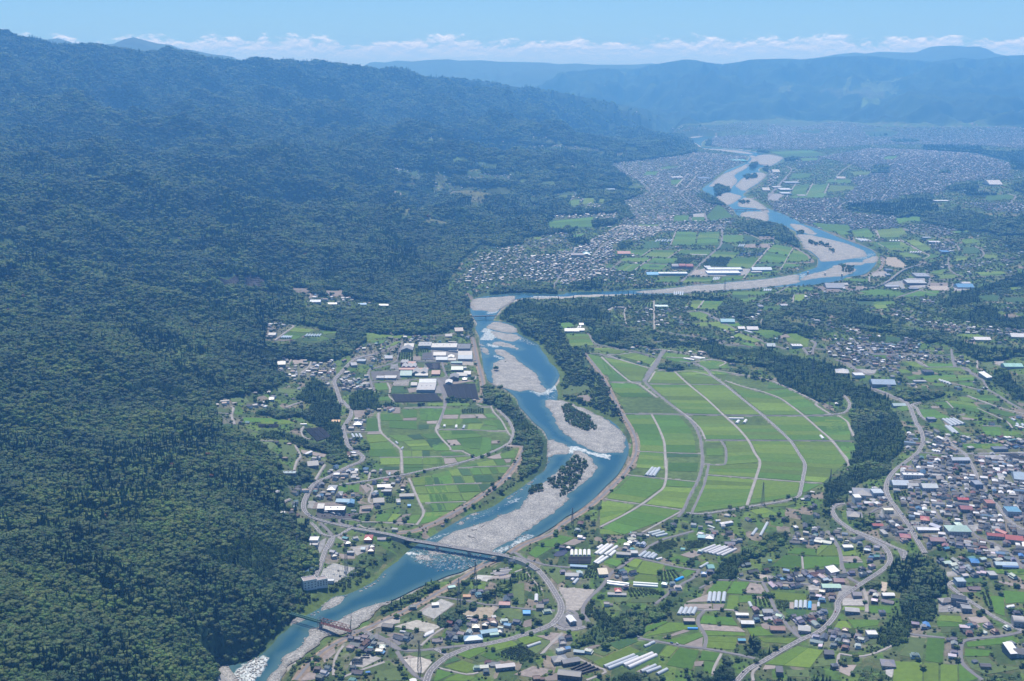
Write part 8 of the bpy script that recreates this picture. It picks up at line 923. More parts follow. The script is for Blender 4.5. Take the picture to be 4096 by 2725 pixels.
for nm, fn, mats_, n in KINDS_:
    for q in range(n):
        V, Fc, (tv, tf) = fn(50 + len(TP) * 3); m = mats_[q % len(mats_)]; cm = bpy.data.meshes.new('crown'); cm.from_pydata(V.tolist(), [], Fc.tolist()); cm.materials.append(m); cm.polygons.foreach_set('use_smooth', np.full(len(Fc), nm in ('broadleaf_tree', 'shrub', 'willow_tree'))); tm_ = bpy.data.meshes.new('trunk'); tm_.from_pydata([tuple(x) for x in tv], [], tf); tm_.materials.append(barkm)
        jm = bpy.data.meshes.new('tree'); nv = len(V); jm.from_pydata(V.tolist() + [tuple(x) for x in tv], [], Fc.tolist() + [tuple(i + nv for i in f) for f in tf]); jm.materials.append(m); jm.materials.append(barkm); jm.polygons.foreach_set('material_index', np.array([0] * len(Fc) + [1] * len(tf), np.int32)); jm.polygons.foreach_set('use_smooth', np.array([nm in ('broadleaf_tree', 'shrub', 'willow_tree')] * len(Fc) + [True] * len(tf))); jm.update()
        po = bpy.data.objects.new(f'kind{len(TP):02d}', jm); pcol.objects.link(po); TP.append((nm, cm, tm_))
def idx(name): return [i for i, t in enumerate(TP) if t[0] == name]
I_B, I_C, I_M, I_S, I_W = idx('broadleaf_tree'), idx('cedar_tree'), idx('bamboo_clump'), idx('shrub'), idx('willow_tree')
# jittered polar grid
pts = []; lr = math.log(1000)
while lr < math.log(18000):
    r = math.exp(lr); s = 6.3 * (max(r, 1600) / 2000) ** .56; a = np.arange(-.47, .47, s / r); pts.append(np.stack([a + rng.uniform(-.42, .42, len(a)) * s / r, lr + rng.uniform(-.42, .42, len(a)) * s / r, np.full(len(a), s)], 1)); lr += s / r * .95
pts = np.concatenate(pts); X = np.exp(pts[:, 1]) * np.sin(pts[:, 0]); Y = np.exp(pts[:, 1]) * np.cos(pts[:, 0]); S = pts[:, 2]; R = np.hypot(X, Y); Z = zat(X, Y); C = cover(X, Y, Z); u, v = project(X, Y, Z)
rnd = rng.random(len(X)); con = fbm(X / 240, Y / 240, 3, 91); bam = fbm(X / 150, Y / 150, 3, 17)
keep = (np.isin(C, (0, 10, 11, 12)) & (rnd < .96 - .96 * ss(R, 12500, 17500))) | ((C == 13) & (rnd < .72)) | ((C == 1) & (rnd < np.where(R > 3800, .45, .2))) | ((C == 24) & (rnd < np.where(R > 3500, np.where((R > 5600) & (u < 2700), .15, .5), .2))) | ((C == 26) & (rnd < .03))
keep &= ~np.isin(C, (10, 11, 12)) | np.isin(cover(X, Y, Z + 9 * S / 6.9), (10, 11, 12, 13, 0))
CT = cover(X, Y, Z + 10 * S / 6.9); keep &= (C != 0) | (((R < 2600) | ~np.isin(CT, (1, 20, 24, 26))) & (CT != 21))
# keep clear of houses and other buildings
pos = np.array([(h_[1], h_[2]) for h_ in HS if h_[0] < 6500] + [(a, b) for a, b, c_ in SITES]); cells = set((int(a // 9), int(b // 9)) for a, b in pos)
for a, b, rr0 in SITES:
    for i in range(int((a - rr0) // 9), int((a + rr0) // 9) + 1):
        for j in range(int((b - rr0) // 9), int((b + rr0) // 9) + 1): cells.add((i, j))
ok = np.array([(int(a // 9), int(b // 9)) not in cells for a, b in zip(X, Y)]); keep &= ok & (zat(X, Y) > .6)
X, Y, Z, S, R, C, u, v, con, bam = [q[keep] for q in (X, Y, Z, S, R, C, u, v, con, bam)]; n = len(X); K = np.empty(n, np.int32); rb = rng.integers(0, 1000, n); r2 = rng.random(n)
B_, C_, M_, S_, W_ = map(np.array, (I_B, I_C, I_M, I_S, I_W))
K[:] = B_[rb % len(B_)]
pc = np.where(C == 11, .6, np.where(C == 12, .12, np.where((C == 0) & (con > .62), .5, np.where(C == 10, .12, np.where(C == 0, .05, 0))))); sel = r2 < pc; K[sel] = C_[rb[sel] % len(C_)]
sel = (~sel) & (((C == 12) & (bam > .36)) | ((C == 10) & (bam > .62)) | ((C == 0) & (bam > .74) & (Z < 170))); K[sel] = M_[rb[sel] % len(M_)]
sel = (C == 13) & (r2 < .66); K[sel] = S_[rb[sel] % len(S_)]; sel = (C == 13) & (r2 > .8); K[sel] = W_[rb[sel] % len(W_)]
sel = np.isin(C, (1, 24, 26)) & (r2 < np.where(R > 3800, .5, .8)); K[sel] = S_[rb[sel] % len(S_)]
K[(C == 0) & (rb == 7) & (R < 7000)] = idx('withered_tree')[0]
SCL = (S / 7.0) * rng.uniform(.92, 1.42, n) * np.where(np.isin(K, I_B), .98, 1.0); SCL = np.where(np.isin(C, (1, 24)), np.minimum(SCL, 1.0) * .8, SCL)
Z = Z + np.where(np.isin(C, (0, 10, 12)), (vnoise(X / 24, Y / 24, 5) - .62) * 10, 0); RZ = rng.uniform(0, 6.28, n); HZ = SCL * rng.uniform(.8, 1.1, n) * np.where(np.isin(C, (10, 11, 12)), .78, 1)
vis = (u > -20) & (u < 4116) & (v < 2800) & np.isin(K, I_B + I_C + I_M + I_W) & np.isin(C, (0, 10, 11, 12, 13)); order = np.flatnonzero(vis); order = order[np.argsort(R[order] / SCL[order] ** .5)][:300]
PLC = lambda x, y, uu: ('on the near left hillside' if uu < 1500 else ('at the bottom edge of the photo' if uu < 3200 else 'at the lower right'))
LOOK = {'broadleaf_tree': 'round-crowned dark green broadleaf tree', 'cedar_tree': 'narrow dark pointed cedar tree', 'bamboo_clump': 'feathery light green bamboo clump', 'withered_tree': 'rust-red withered broadleaf tree', 'willow_tree': 'low spreading pale green willow tree'}
for i in order:
    nm, cm, tm_ = TP[K[i]]; pl = PLC(X[i], Y[i], u[i]); t = empty(nm, (X[i], Y[i], Z[i]), RZ[i], f'{LOOK[nm]} crowded among others {pl}', 'bamboo' if nm == 'bamboo_clump' else 'tree', f'{nm.replace("_", " ")}s {pl}'); t.scale = (SCL[i], SCL[i], HZ[i]); link('crown', cm, t); link('trunk', tm_, t)
single = np.ones(n, bool); single[order] = False
# orchard rows
ox, oy, osz = [], [], []
for A, B, dist in ORCH:
    hei, wid = np.hypot(*(A[-1] - A[0])), np.hypot(*(B[0] - A[0])); s = 5.0 * max(1, dist / 2600); nv, nu = int(max(2, hei / s)), int(max(2, wid / s))
    if nv * nu > 4000: continue
    for tv_ in (np.arange(nv) + .5) / nv:
        for tu in (np.arange(nu) + .5) / nu: p = (A[0] + (A[-1] - A[0]) * tv_) * (1 - tu) + (B[0] + (B[-1] - B[0]) * tv_) * tu; ox.append(p[0] + rng.uniform(-.5, .5)); oy.append(p[1] + rng.uniform(-.5, .5)); osz.append(rng.uniform(.55, 1.05) * s / 5)
ox, oy, osz = map(np.array, (ox, oy, osz)); kO = S_[rng.integers(0, len(S_), len(ox))]
gn = bpy.data.node_groups.new('scatter_trees', 'GeometryNodeTree'); gn.interface.new_socket('Geometry', in_out='INPUT', socket_type='NodeSocketGeometry'); gn.interface.new_socket('Geometry', in_out='OUTPUT', socket_type='NodeSocketGeometry')
gi, go = gn.nodes.new('NodeGroupInput'), gn.nodes.new('NodeGroupOutput'); iop = gn.nodes.new('GeometryNodeInstanceOnPoints'); ci = gn.nodes.new('GeometryNodeCollectionInfo'); ci.inputs['Collection'].default_value = pcol; ci.inputs['Separate Children'].default_value = True; ci.inputs['Reset Children'].default_value = True
def na(name, ty): a = gn.nodes.new('GeometryNodeInputNamedAttribute'); a.data_type = ty; a.inputs['Name'].default_value = name; return a.outputs['Attribute']
gn.links.new(gi.outputs[0], iop.inputs['Points']); gn.links.new(ci.outputs[0], iop.inputs['Instance']); iop.inputs['Pick Instance'].default_value = True; gn.links.new(na('pick', 'INT'), iop.inputs['Instance Index']); gn.links.new(na('turn', 'FLOAT_VECTOR'), iop.inputs['Rotation']); gn.links.new(na('size', 'FLOAT_VECTOR'), iop.inputs['Scale']); gn.links.new(iop.outputs[0], go.inputs[0])
def scatter(name, label, x, y, z, pick, rz, sx, sz):
    me = bpy.data.meshes.new(name); me.vertices.add(len(x)); me.vertices.foreach_set('co', np.stack([x, y, z], 1).astype(np.float32).ravel()); a = me.attributes.new('pick', 'INT', 'POINT'); a.data.foreach_set('value', pick.astype(np.int32)); a = me.attributes.new('turn', 'FLOAT_VECTOR', 'POINT'); a.data.foreach_set('vector', np.stack([0 * rz, 0 * rz, rz], 1).astype(np.float32).ravel()); a = me.attributes.new('size', 'FLOAT_VECTOR', 'POINT'); a.data.foreach_set('vector', np.stack([sx, sx, sz], 1).astype(np.float32).ravel())
    o = link(name, me, None, kind='stuff', label=label); md = o.modifiers.new('scatter', 'NODES'); md.node_group = gn
m1_ = single & np.isin(C, (0,)); scatter('forest', 'dense forest covering the mountains on the left', X[m1_], Y[m1_], Z[m1_] - .3, K[m1_], RZ[m1_], SCL[m1_], HZ[m1_])
m1_ = single & np.isin(C, (10, 11, 12)); scatter('woods', 'woods and bamboo belts between fields and towns', X[m1_], Y[m1_], Z[m1_] - .3, K[m1_], RZ[m1_], SCL[m1_], HZ[m1_])
m1_ = single & (C == 13); scatter('riverside_scrub', 'low scrub and willows along the river banks', X[m1_], Y[m1_], Z[m1_] - .2, K[m1_], RZ[m1_], SCL[m1_] * .85, HZ[m1_] * .8)
m1_ = single & np.isin(C, (1, 24, 26)); scatter('garden_shrubs', 'garden trees and shrubs around the houses', X[m1_], Y[m1_], Z[m1_] - .1, K[m1_], RZ[m1_], SCL[m1_], HZ[m1_] * .85)
scatter('orchard', 'rows of small orchard trees', ox, oy, zat(ox, oy), kO, rng.uniform(0, 6.28, len(ox)), osz, osz)
# trees on the river islands
ISL = [('G', '1440,330 1500,310 1560,340 1600,390 1700,420 1790,540 1790,570 1710,590 1620,570 1530,530 1480,490 1450,420', 1.0), ('G', '1560,830 1690,900 1700,950 1660,1030 1600,1100 1590,1150 1500,1230 1400,1290 1420,1200 1290,1180 1290,1090 1380,1060 1400,1000 1500,920', .75), ('G', '1080,1220 1180,1140 1245,1150 1230,1210 1100,1270', .9), ('B', '1560,905 1690,900 1700,915 1570,915', .35), ('D', '1130,185 1170,185 1260,200 1380,235 1360,245 1250,215 1170,215', .5), ('D', '1340,265 1410,265 1410,305 1340,285', .25), ('D', '1420,425 1480,418 1580,440 1640,468 1560,500 1480,490 1500,460', .45), ('Z3', '1395,1300 1430,1280 1500,1310 1505,1328 1410,1325', .9), ('Z3', '1400,1340 1440,1335 1440,1355 1405,1355', .8), ('Z3', '1640,1140 1690,1130 1690,1155 1650,1158', .8), ('Z3', '1600,1222 1690,1215 1690,1230 1620,1240', .6), ('Z3', '1565,1395 1620,1392 1640,1405 1580,1410', .6), ('D', '1000,75 1080,75 1080,105 1010,100', .6)]
ix, iy, ik, isz = [], [], [], []
for tag, s, de in ISL:
    w = on_plane(P(tag, s), 1.0)[:, :2]; x0, y0 = w.min(0); x1, y1 = w.max(0); st_ = 6.0 * max(1, np.hypot(*w.mean(0)) / 3200); gx, gy = np.meshgrid(np.arange(x0, x1, st_), np.arange(y0, y1, st_)); gx = (gx + rng.uniform(-2, 2, gx.shape)).ravel(); gy = (gy + rng.uniform(-2, 2, gy.shape)).ravel(); k = inside(gx, gy, w) & (rng.random(len(gx)) < de); ix += list(gx[k]); iy += list(gy[k]); q = rng.random(k.sum()); ik += list(np.where(q < .45, S_[0], np.where(q < .7, W_[0], np.where(q < .85, B_[0], W_[1])))); isz += list(rng.uniform(.55, 1.1, k.sum()) * st_ / 6)
ix, iy, ik, isz = map(np.array, (ix, iy, ik, isz)); scatter('island_thicket', 'willow thickets on the gravel islands', ix, iy, np.full(len(ix), .9), ik, rng.uniform(0, 6.28, len(ix)), isz, isz)
print('trees', n, len(ox), len(ix))
# ------------------------------------------------------------------ bridges
steel_g = mat('green_steel', (.05, .17, .12), .5, .15, .5); steel_r = mat('red_steel', (.22, .07, .045), .6, .2, .5); steel_d = mat('grey_steel', (.17, .18, .19), .5, .15, .5); red_deck = mat('rust_deck', (.12, .05, .045), .8, .2, .4); girder = mat('brown_girder', (.10, .075, .07), .6, .1, .4)
def at_z(tag, s, z): return on_plane(P(tag, s), z)
def bframe(a, b): d = b - a; return (a + b) / 2, math.atan2(d[1], d[0]), math.hypot(d[0], d[1])
def girder_bridge(name, label, a, b, z, w, piers, depth=2.2, gm_=girder, pier_w=2.6):
    c, th, Lg = bframe(a, b); t = empty(name, (c[0], c[1], 0), th, label, 'bridge'); h = Lg / 2
    MB().box(-h, h, -w / 2, w / 2, z - .5, z).build('deck', asph, t)
    for s in (-1, 1):
        MB().box(-h, h, s * w * .36 - .5, s * w * .36 + .5, z - .5 - depth, z - .503).build('girder', gm_, t); MB().box(-h, h, s * (w / 2 - .25) - .2, s * (w / 2 - .25) + .2, z + .003, z + .5).build('kerb', cream, t)
        rl = MB(); n = int(Lg / 5); [rl.bar((-h + Lg * i / n, s * (w / 2 - .25), z + .5), (-h + Lg * i / n, s * (w / 2 - .25), z + 1.4), .07) for i in range(n + 1)]; rl.bar((-h, s * (w / 2 - .25), z + 1.4), (h, s * (w / 2 - .25), z + 1.4), .09); rl.build('railing', rail, t)
    for x in piers:
        o = MB().box(x - pier_w / 2, x + pier_w / 2, -w * .26, w * .26, -3, z - depth - 1.75).build('pier', cream, t); MB().box(x - pier_w * .7, x + pier_w * .7, -w * .46, w * .46, z - depth - 1.7, z - depth - .51).build('pier_cap', cream, o)
    if w > 8:
        cl = MB(); [cl.box(x, x + 5, -.12, .12, z + .004, z + .02) for x in np.arange(-h, h - 5, 10)]; cl.build('centre_line', white, t); [MB().box(-h, h, s * w * .36 - .1, s * w * .36 + .1, z + .004, z + .02).build('edge_line', white, t) for s in (1, -1)]
    return t, c, th, Lg
ZB = 11.0; a, b = at_z('K', '330,83 1290,243', ZB); piers = []
for s in ('650,138', '980,196'): q = at_z('K', s, ZB)[0]; piers.append((q - (a + b) / 2)[:2] @ ((b - a)[:2] / np.hypot(*(b - a)[:2])))
girder_bridge('road_bridge', 'long grey two-lane road bridge on concrete piers across the lower river', a, b, ZB, 11, piers, 2.6, girder, 4.5)
def ramp(tag, s, zs, w, name='bridge_approach', side=gslope, spread=5.0):
    px = smooth_line(P(tag, s), sub=5); zz = np.interp(np.linspace(0, 1, len(px)), np.linspace(0, 1, len(zs)), zs); p = np.array([on_plane(q[None], z)[0] for q, z in zip(px, zz)]); c = along(p, 8); V, F = ribbon(c, w / 2); n = len(c); d = np.gradient(c[:, :2], axis=0); d /= np.hypot(*d.T)[:, None]; nr = np.stack([-d[:, 1], d[:, 0]], 1); hh = np.maximum(0, c[:, 2] - zat(c[:, 0], c[:, 1])); low = V.copy(); low[:n, :2] += nr * np.minimum(spread, hh)[:, None]; low[n:, :2] -= nr * np.minimum(spread, hh)[:, None]; low[:, 2] = zat(low[:, 0], low[:, 1]) - .8; i = np.arange(n - 1); F2 = np.vstack([np.stack([i, i + 1, i + 1 + 2 * n, i + 2 * n], 1), np.stack([i + n + 1, i + n, i + 3 * n, i + 1 + 3 * n], 1)])
    o = mesh_obj(name, np.vstack([V, low]), np.vstack([F, F2]), [asph, side], mi=[0] * len(F) + [1] * len(F2), kind='structure'); d2 = along(c, 5)
    if w > 7: V1, F1 = ribbon(d2, .16, 0, .05); mesh_obj('centre_line', V1, F1[::2], white, parent=o); [mesh_obj('edge_line', *ribbon(d2, .13, s_ * (w / 2 - 1.1), .05), white, parent=o) for s_ in (1, -1)]
    return c
ramp('F', '1050,1335 1200,1358 1350,1383 1500,1412 1640,1452', (9, 10, 10.5, 11, 11), 10); ramp('K', '1285,240 1400,262 1560,312 1700,402', (11, 10.8, 9.5, 7), 11)
# viaduct on the right and smaller bridges
ramp('D', '1165,808 1300,752 1500,702 1800,652 E:250,652 400,582 550,472 700,422 900,362 1050,312 1150,272', (9, 10, 12, 13, 13, 14, 15, 16, 17, 18, 19), 9, 'viaduct', cream, 1.0)
a, b = at_z('B', '1262,432 1538,424', 9); q = at_z('B', '1420,432', 9)[0]; girder_bridge('road_bridge', 'small dark girder bridge on one pier beside the wooded hill', a, b, 9, 6, [(q - (a + b) / 2)[0]], 2.4, steel_d, 3)
a, b = at_z('Z3', '1520,1447 1768,1447', 9); girder_bridge('road_bridge', 'nearer of the two far bridges over the braided river', a, b, 9, 10, [-90, -30, 30, 90], 2.5, steel_d, 4); a, b = at_z('Z4', '0,1447 120,1452', 9)
a, b = at_z('Z3', '1620,1140 1768,1138', 9); girder_bridge('road_bridge', 'farther of the two far bridges over the braided river', a, b, 9, 10, [-100, -30, 40, 110], 2.5, steel_d, 4)
for s, pl in (('1128,515', 'left'), ('1305,528', 'middle'), ('1483,537', 'right')):
    g_ = at_z('D', s, 0)[0]; t = empty('bridge_pier', tuple(g_), .2, f'{pl} one of three bare concrete bridge piers in the river bend', 'bridge pier'); MB().box(-2.2, 2.2, -4, 4, -3, 9.5).build('shaft', cream, t); MB().box(-3.4, 3.4, -6.5, 6.5, 9.51, 11.5).build('pier_head', cream, t)
def truss(t, Lg, w, h, z, m, nb, x0):
    for s in (-1, 1):
        y = s * w / 2
        for zz, nm in ((z, 'bottom_chord'), (z + h, 'top_chord')): MB().bar((x0 + (0 if zz == z else Lg / nb * .5), y, zz), (x0 + Lg - (0 if zz == z else Lg / nb * .5), y, zz), .38).build(nm, m, t)
        for i in range(nb):
            xa, xb, xm = x0 + Lg * i / nb, x0 + Lg * (i + 1) / nb, x0 + Lg * (i + .5) / nb; MB().bar((xa, y, z), (xm, y, z + h), .24).bar((xm, y, z + h), (xb, y, z), .24).bar((xm, y, z), (xm, y, z + h), .16).build('web_bar', m, t)
    for i in range(nb): xm = x0 + Lg * (i + .5) / nb; MB().bar((xm, -w / 2, z + h), (xm, w / 2, z + h), .22).build('top_strut', m, t)
a, b = at_z('J', '938,850 1268,943', 13); c, th, Lg = bframe(a, b); t = empty('girder_bridge', (c[0], c[1], 0), th, 'green open girder bridge frame reaching out from the wooded bank', 'bridge')
for s in (-1, 1): MB().box(-Lg / 2, Lg / 2, s * 2.6 - .35, s * 2.6 + .35, 10.2, 13).build('girder', steel_g, t)
for i in range(15): x = -Lg / 2 + Lg * (i + .5) / 15; MB().bar((x, -2.3, 12.4), (x, 2.3, 12.4), .3).bar((x, -2.3, 12.4), (x + Lg / 15, 2.3, 12.4), .16).build('cross_beam', steel_g, t)
for x in (Lg / 2 - 1.5,): o = MB().box(x - 1.6, x + 1.6, -3.4, -1.4, -3, 10.1).box(x - 1.6, x + 1.6, 1.4, 3.4, -3, 10.1).build('pier', cream, t)
a, b = at_z('J', '1262,955 1578,1046', 11); c, th, Lg = bframe(a, b); t = empty('truss_bridge', (c[0], c[1], 0), th, 'rust-red steel truss bridge span being dismantled above the gravel beach', 'bridge'); truss(t, Lg, 6.4, 7.5, 11, steel_r, 8, -Lg / 2); MB().box(-Lg / 2, Lg / 2, -2.9, 2.9, 10.2, 10.6).build('deck', red_deck, t)
for i in range(9): x = -Lg / 2 + Lg * i / 8; MB().box(x - .25, x + .25, -3.1, 3.1, 10.62, 11.0).build('floor_beam', steel_r, t)
fr = MB(); [fr.bar((-Lg / 2 + x, y, 0), (-Lg / 2 + x, y, 20), .28) for x in (-4, 3) for y in (-4, 4)]; [fr.bar((-Lg / 2 - 4, y, z_), (-Lg / 2 + 3, y, z_), .2) for y in (-4, 4) for z_ in (9, 14, 19.5)]; [fr.bar((-Lg / 2 + x, -4, z_), (-Lg / 2 + x, 4, z_), .2) for x in (-4, 3) for z_ in (9, 14, 19.5)]; fr.build('erection_frame', steel_d, t)
# crane lorry
g_ = ground(P('J', '1578,1082'))[0]; t = empty('crane_lorry', tuple(g_), .5, 'black mobile crane with raised boom at the end of the truss bridge', 'crane'); ck = mat('crane_paint', (.03, .045, .06), .5, .1, .5); MB().box(-7, 7, -1.5, 1.5, .9, 2.4).box(5, 7.6, -1.4, 1.4, 2.41, 3.8).build('carrier', ck, t); MB().box(-4, 1, -1.6, 1.6, 2.41, 4.6).build('superstructure', ck, t)
for x in (-5.5, -3.8, 3.5, 5.5): MB().bar((x, -1.6, .6), (x, 1.6, .6), .62, 10).build('wheels', ck, t)
[MB().box(x - .3, x + .3, y - 3.4, y + 3.4, .25, .6).build('outrigger', steel_r, t) for x in (-6.6, 1.8) for y in (0,)]; o = MB().bar((-1, 0, 4.2), (2.0, 2.2, 26), .7).build('boom', steel_g, t); MB().bar((2.0, 2.2, 26), (2.7, 2.8, 32), .45).build('boom_tip', steel_r, o); MB().bar((2.7, 2.8, 32), (3.8, 3.6, 43), .28).build('jib', rail, o)
# ------------------------------------------------------------------ pylons, substation, solar arrays
def pylon(tag, base, top, label, dense=False, rz=.3):
    px = P(tag, base + ' ' + top); g_ = ground(px[:1])[0]; s, dep = pxm(g_); h = (px[0, 1] - px[1, 1]) / (s * math.cos(dep)); t = empty('pylon', tuple(g_), rz, label, 'pylon'); w0 = h * (.13 if not dense else .10); w1 = h * (.028 if not dense else .055); n = 9 if not dense else 14; mb = MB(); rr = .24 if not dense else .3
    W = lambda q: (w0 + (w1 - w0) * min(1, q / .8)) / 2
    for sx, sy in ((1, 1), (1, -1), (-1, 1), (-1, -1)): mb.bar((sx * W(0), sy * W(0), -1), (sx * W(.8), sy * W(.8), h * .8), rr * 1.2).bar((sx * W(.8), sy * W(.8), h * .8), (sx * W(1) * .5, sy * W(1) * .5, h), rr)
    for i in range(n):
        q0, q1 = i / n * .98, (i + 1) / n * .98
        for k in range(4):
            c1, c2 = ((1, 1), (1, -1), (-1, -1), (-1, 1))[k], ((1, -1), (-1, -1), (-1, 1), (1, 1))[k]; mb.bar((c1[0] * W(q0), c1[1] * W(q0), h * q0), (c2[0] * W(q1), c2[1] * W(q1), h * q1), rr * .6, 3).bar((c2[0] * W(q0), c2[1] * W(q0), h * q0), (c1[0] * W(q1), c1[1] * W(q1), h * q1), rr * .6, 3)
    mb.build('lattice_body', steel_d, t)
    if not dense:
        for q in (.68, .80, .92):
            a_ = h * .11 * (1.15 - q * .3); MB().bar((-a_, 0, h * q), (a_, 0, h * q), .2).bar((-a_, 0, h * q), (0, 0, h * (q + .045)), .14).bar((a_, 0, h * q), (0, 0, h * (q + .045)), .14).build('crossarm', steel_d, t)
            [MB().bar((x, 0, h * q - 2.2), (x, 0, h * q - .1), .12).build('insulator', rail, t) for x in (-a_, a_)]
for a_ in (('K', '1050,595', '1048,325', 'slim lattice pylon beside the solar field by the river'), ('K', '878,760', '876,500', 'lattice pylon among the trees above the yard'), ('K', '465,1450', '465,1165', 'lattice pylon on the gravel plot at the bottom'), ('H', '1360,1290', '1364,1108', 'lattice pylon at the lower edge of the wide paddies'), ('H', '1930,1068', '1931,995', 'lattice pylon at the right edge of the wide paddies'), ('H', '1918,500', '1920,382', 'lattice pylon under the wooded bluff'), ('J', '1018,195', '1018,48', 'lattice pylon rising out of the hillside forest'), ('G', '1540,1570', '1540,1390', 'lattice pylon beside the right-hand levee'), ('D', '258,690', '260,560', 'tall lattice pylon beside the long gravel bar'), ('D', '1085,1150', '1085,1010', 'lattice pylon on the wooded ridge'), ('E', '790,760', '790,705', 'lattice pylon below the shopping mall'), ('H', '1775,240', '1778,60', 'lattice pylon in the terrace woods'), ('D', '960,700', '962,618', 'lattice pylon in the fields below the river bend')): pylon(*a_)
pylon('J', '1530,388', '1524,112', 'dense dark lattice tower beside the substation', True, .2)
g_ = ground(P('J', '1440,440'))[0]; t = empty('substation', tuple(g_), -.35, 'open-air substation with rows of steel frames in a gravel yard', 'substation')
for i in range(6):
    for j in range(3): x, y = -34 + i * 13, -20 + j * 18; MB().bar((x, y, -1), (x, y, 8), .2).bar((x + 9, y, -1), (x + 9, y, 8), .2).bar((x, y, 8), (x + 9, y, 8), .24).bar((x + 4.5, y, 5), (x + 4.5, y, 8), .25).build('steel_frame', rail, t)
for i in range(9): x, y = -30 + (i % 5) * 13, -12 + (i // 5) * 18; MB().box(x, x + 3, y, y + 2.2, 0, 2.6).bar((x + .7, y + 1, 2.6), (x + .7, y + 1, 4.2), .25).bar((x + 2.3, y + 1, 2.6), (x + 2.3, y + 1, 4.2), .25).build('transformer', steel_d if i % 2 else rail, t)
def solar(tag, label, rows, dd=3.4):
    t = None
    for s in rows:
        a, b = ground(P(tag, s)); c, th, Lg = bframe(a, b)
        if t is None: t = empty('solar_array', (c[0], c[1], float(zat(c[0], c[1]))), 0, label, 'solar panels'); o0 = np.array(t.location)
        z = float(zat(c[0], c[1])); o = MB().add([(-Lg / 2, -dd / 2, .8), (Lg / 2, -dd / 2, .8), (Lg / 2, dd / 2, 1.9), (-Lg / 2, dd / 2, 1.9), (-Lg / 2, -dd / 2, .7), (Lg / 2, -dd / 2, .7), (Lg / 2, dd / 2, 1.8), (-Lg / 2, dd / 2, 1.8)], [(0, 1, 2, 3), (7, 6, 5, 4), (4, 5, 1, 0), (5, 6, 2, 1), (6, 7, 3, 2), (7, 4, 0, 3)]).build('panel_row', solarm, t); o.location = (c[0] - o0[0], c[1] - o0[1], z - o0[2]); o.rotation_euler = (0, 0, th)
        pt = MB(); n = max(2, int(Lg / 4)); [pt.bar((-Lg / 2 + Lg * i / n, 0, -.5), (-Lg / 2 + Lg * i / n, 0, 1.25), .08) for i in range(n + 1)]; pt.build('posts', rail, o)
solar('U', 'blue solar panel rows in the hollow beside the bridge approach', ('1490,1207 1750,1172', '1425,1247 1820,1202', '1370,1292 1780,1237', '1450,1312 1750,1275', '1545,1335 1700,1305')); solar('L', 'blue solar panel rows left of the five white tunnels', ('72,225 182,203', '55,238 182,216', '42,250 175,228', '38,261 160,240', '60,266 150,252'))
for i, x in enumerate((432, 494, 553, 618)): solar('D', f'{("leftmost", "second", "third", "rightmost")[i]} of four dark sloping solar blocks on the big plain', [f'{x - 30 + j * 7},{322 - j * 9} {x + 18 + j * 7},{324 - j * 9}' for j in range(4)], 12)
for tag, x, y, n_, dx, dy, ln, lb in (('O', 1930, 190, 6, 22, 6, (110, 40), 'dark solar field of slanting rows above the cross street'), ('O', 1860, 320, 6, 16, 11, (190, 22), 'black solar field of long rows on the cross street'), ('B', 780, 935, 5, -3, 12, (150, 2), 'grey solar rows right of the zigzag hall')): solar(tag, lb, [f'{x + j * dx},{y + j * dy} {x + j * dx + ln[0]},{y + j * dy + ln[1]}' for j in range(n_)], 4)
# ------------------------------------------------------------------ cars, lorries, poles, boulders, driftwood
paint = mat('car_paint', (1, 1, 1), .25, .03, 1, objcol=True, spec=.6); tyre = mat('tyre', (.02, .02, .02), .9, .1, 1)
def carmesh(Lg, w, h, van=False):
    mb = MB(); a, b = Lg / 2, w / 2; mb.add([(-a, -b, .35), (a, -b, .35), (a, b, .35), (-a, b, .35), (-a * .98, -b, .95), (a, -b, .82), (a, b, .82), (-a * .98, b, .95)], [(0, 3, 2, 1), (4, 5, 6, 7), (0, 1, 5, 4), (1, 2, 6, 5), (2, 3, 7, 6), (3, 0, 4, 7)]); n1 = len(mb.f); x0, x1 = (-a * .95, a * .62) if van else (-a * .72, a * .34); c_ = b * .84
    mb.add([(x0 - .1, -b * .97, .93), (x1 + .6, -b * .97, .85), (x1 + .6, b * .97, .85), (x0 - .1, b * .97, .93), (x0 + .25, -c_, h), (x1 - .1, -c_, h), (x1 - .1, c_, h), (x0 + .25, c_, h)], [(4, 5, 6, 7), (0, 1, 5, 4), (1, 2, 6, 5), (2, 3, 7, 6), (3, 0, 4, 7)]); n2 = len(mb.f)
    for x in (-a * .6, a * .62):
        for y in (-b, b): mb.bar((x, y - .1, .32), (x, y + .1, .32), .32, 8)
    me = mb.mesh('car', [paint, glassm, tyre]); me.polygons.foreach_set('material_index', np.array([0] * n1 + [0] + [1] * (n2 - n1 - 1) + [2] * (len(mb.f) - n2), np.int32)); return me
CARM = [carmesh(4.2, 1.7, 1.5), carmesh(3.6, 1.55, 1.75, True), carmesh(4.7, 1.8, 2.0, True)]; CCOL = [('white', (.72, .72, .72)), ('white', (.70, .70, .71)), ('silver', (.42, .43, .45)), ('dark', (.03, .03, .035)), ('blue', (.05, .14, .32)), ('red', (.35, .04, .04)), ('black', (.02, .02, .022))]; rcar = random.Random(9)
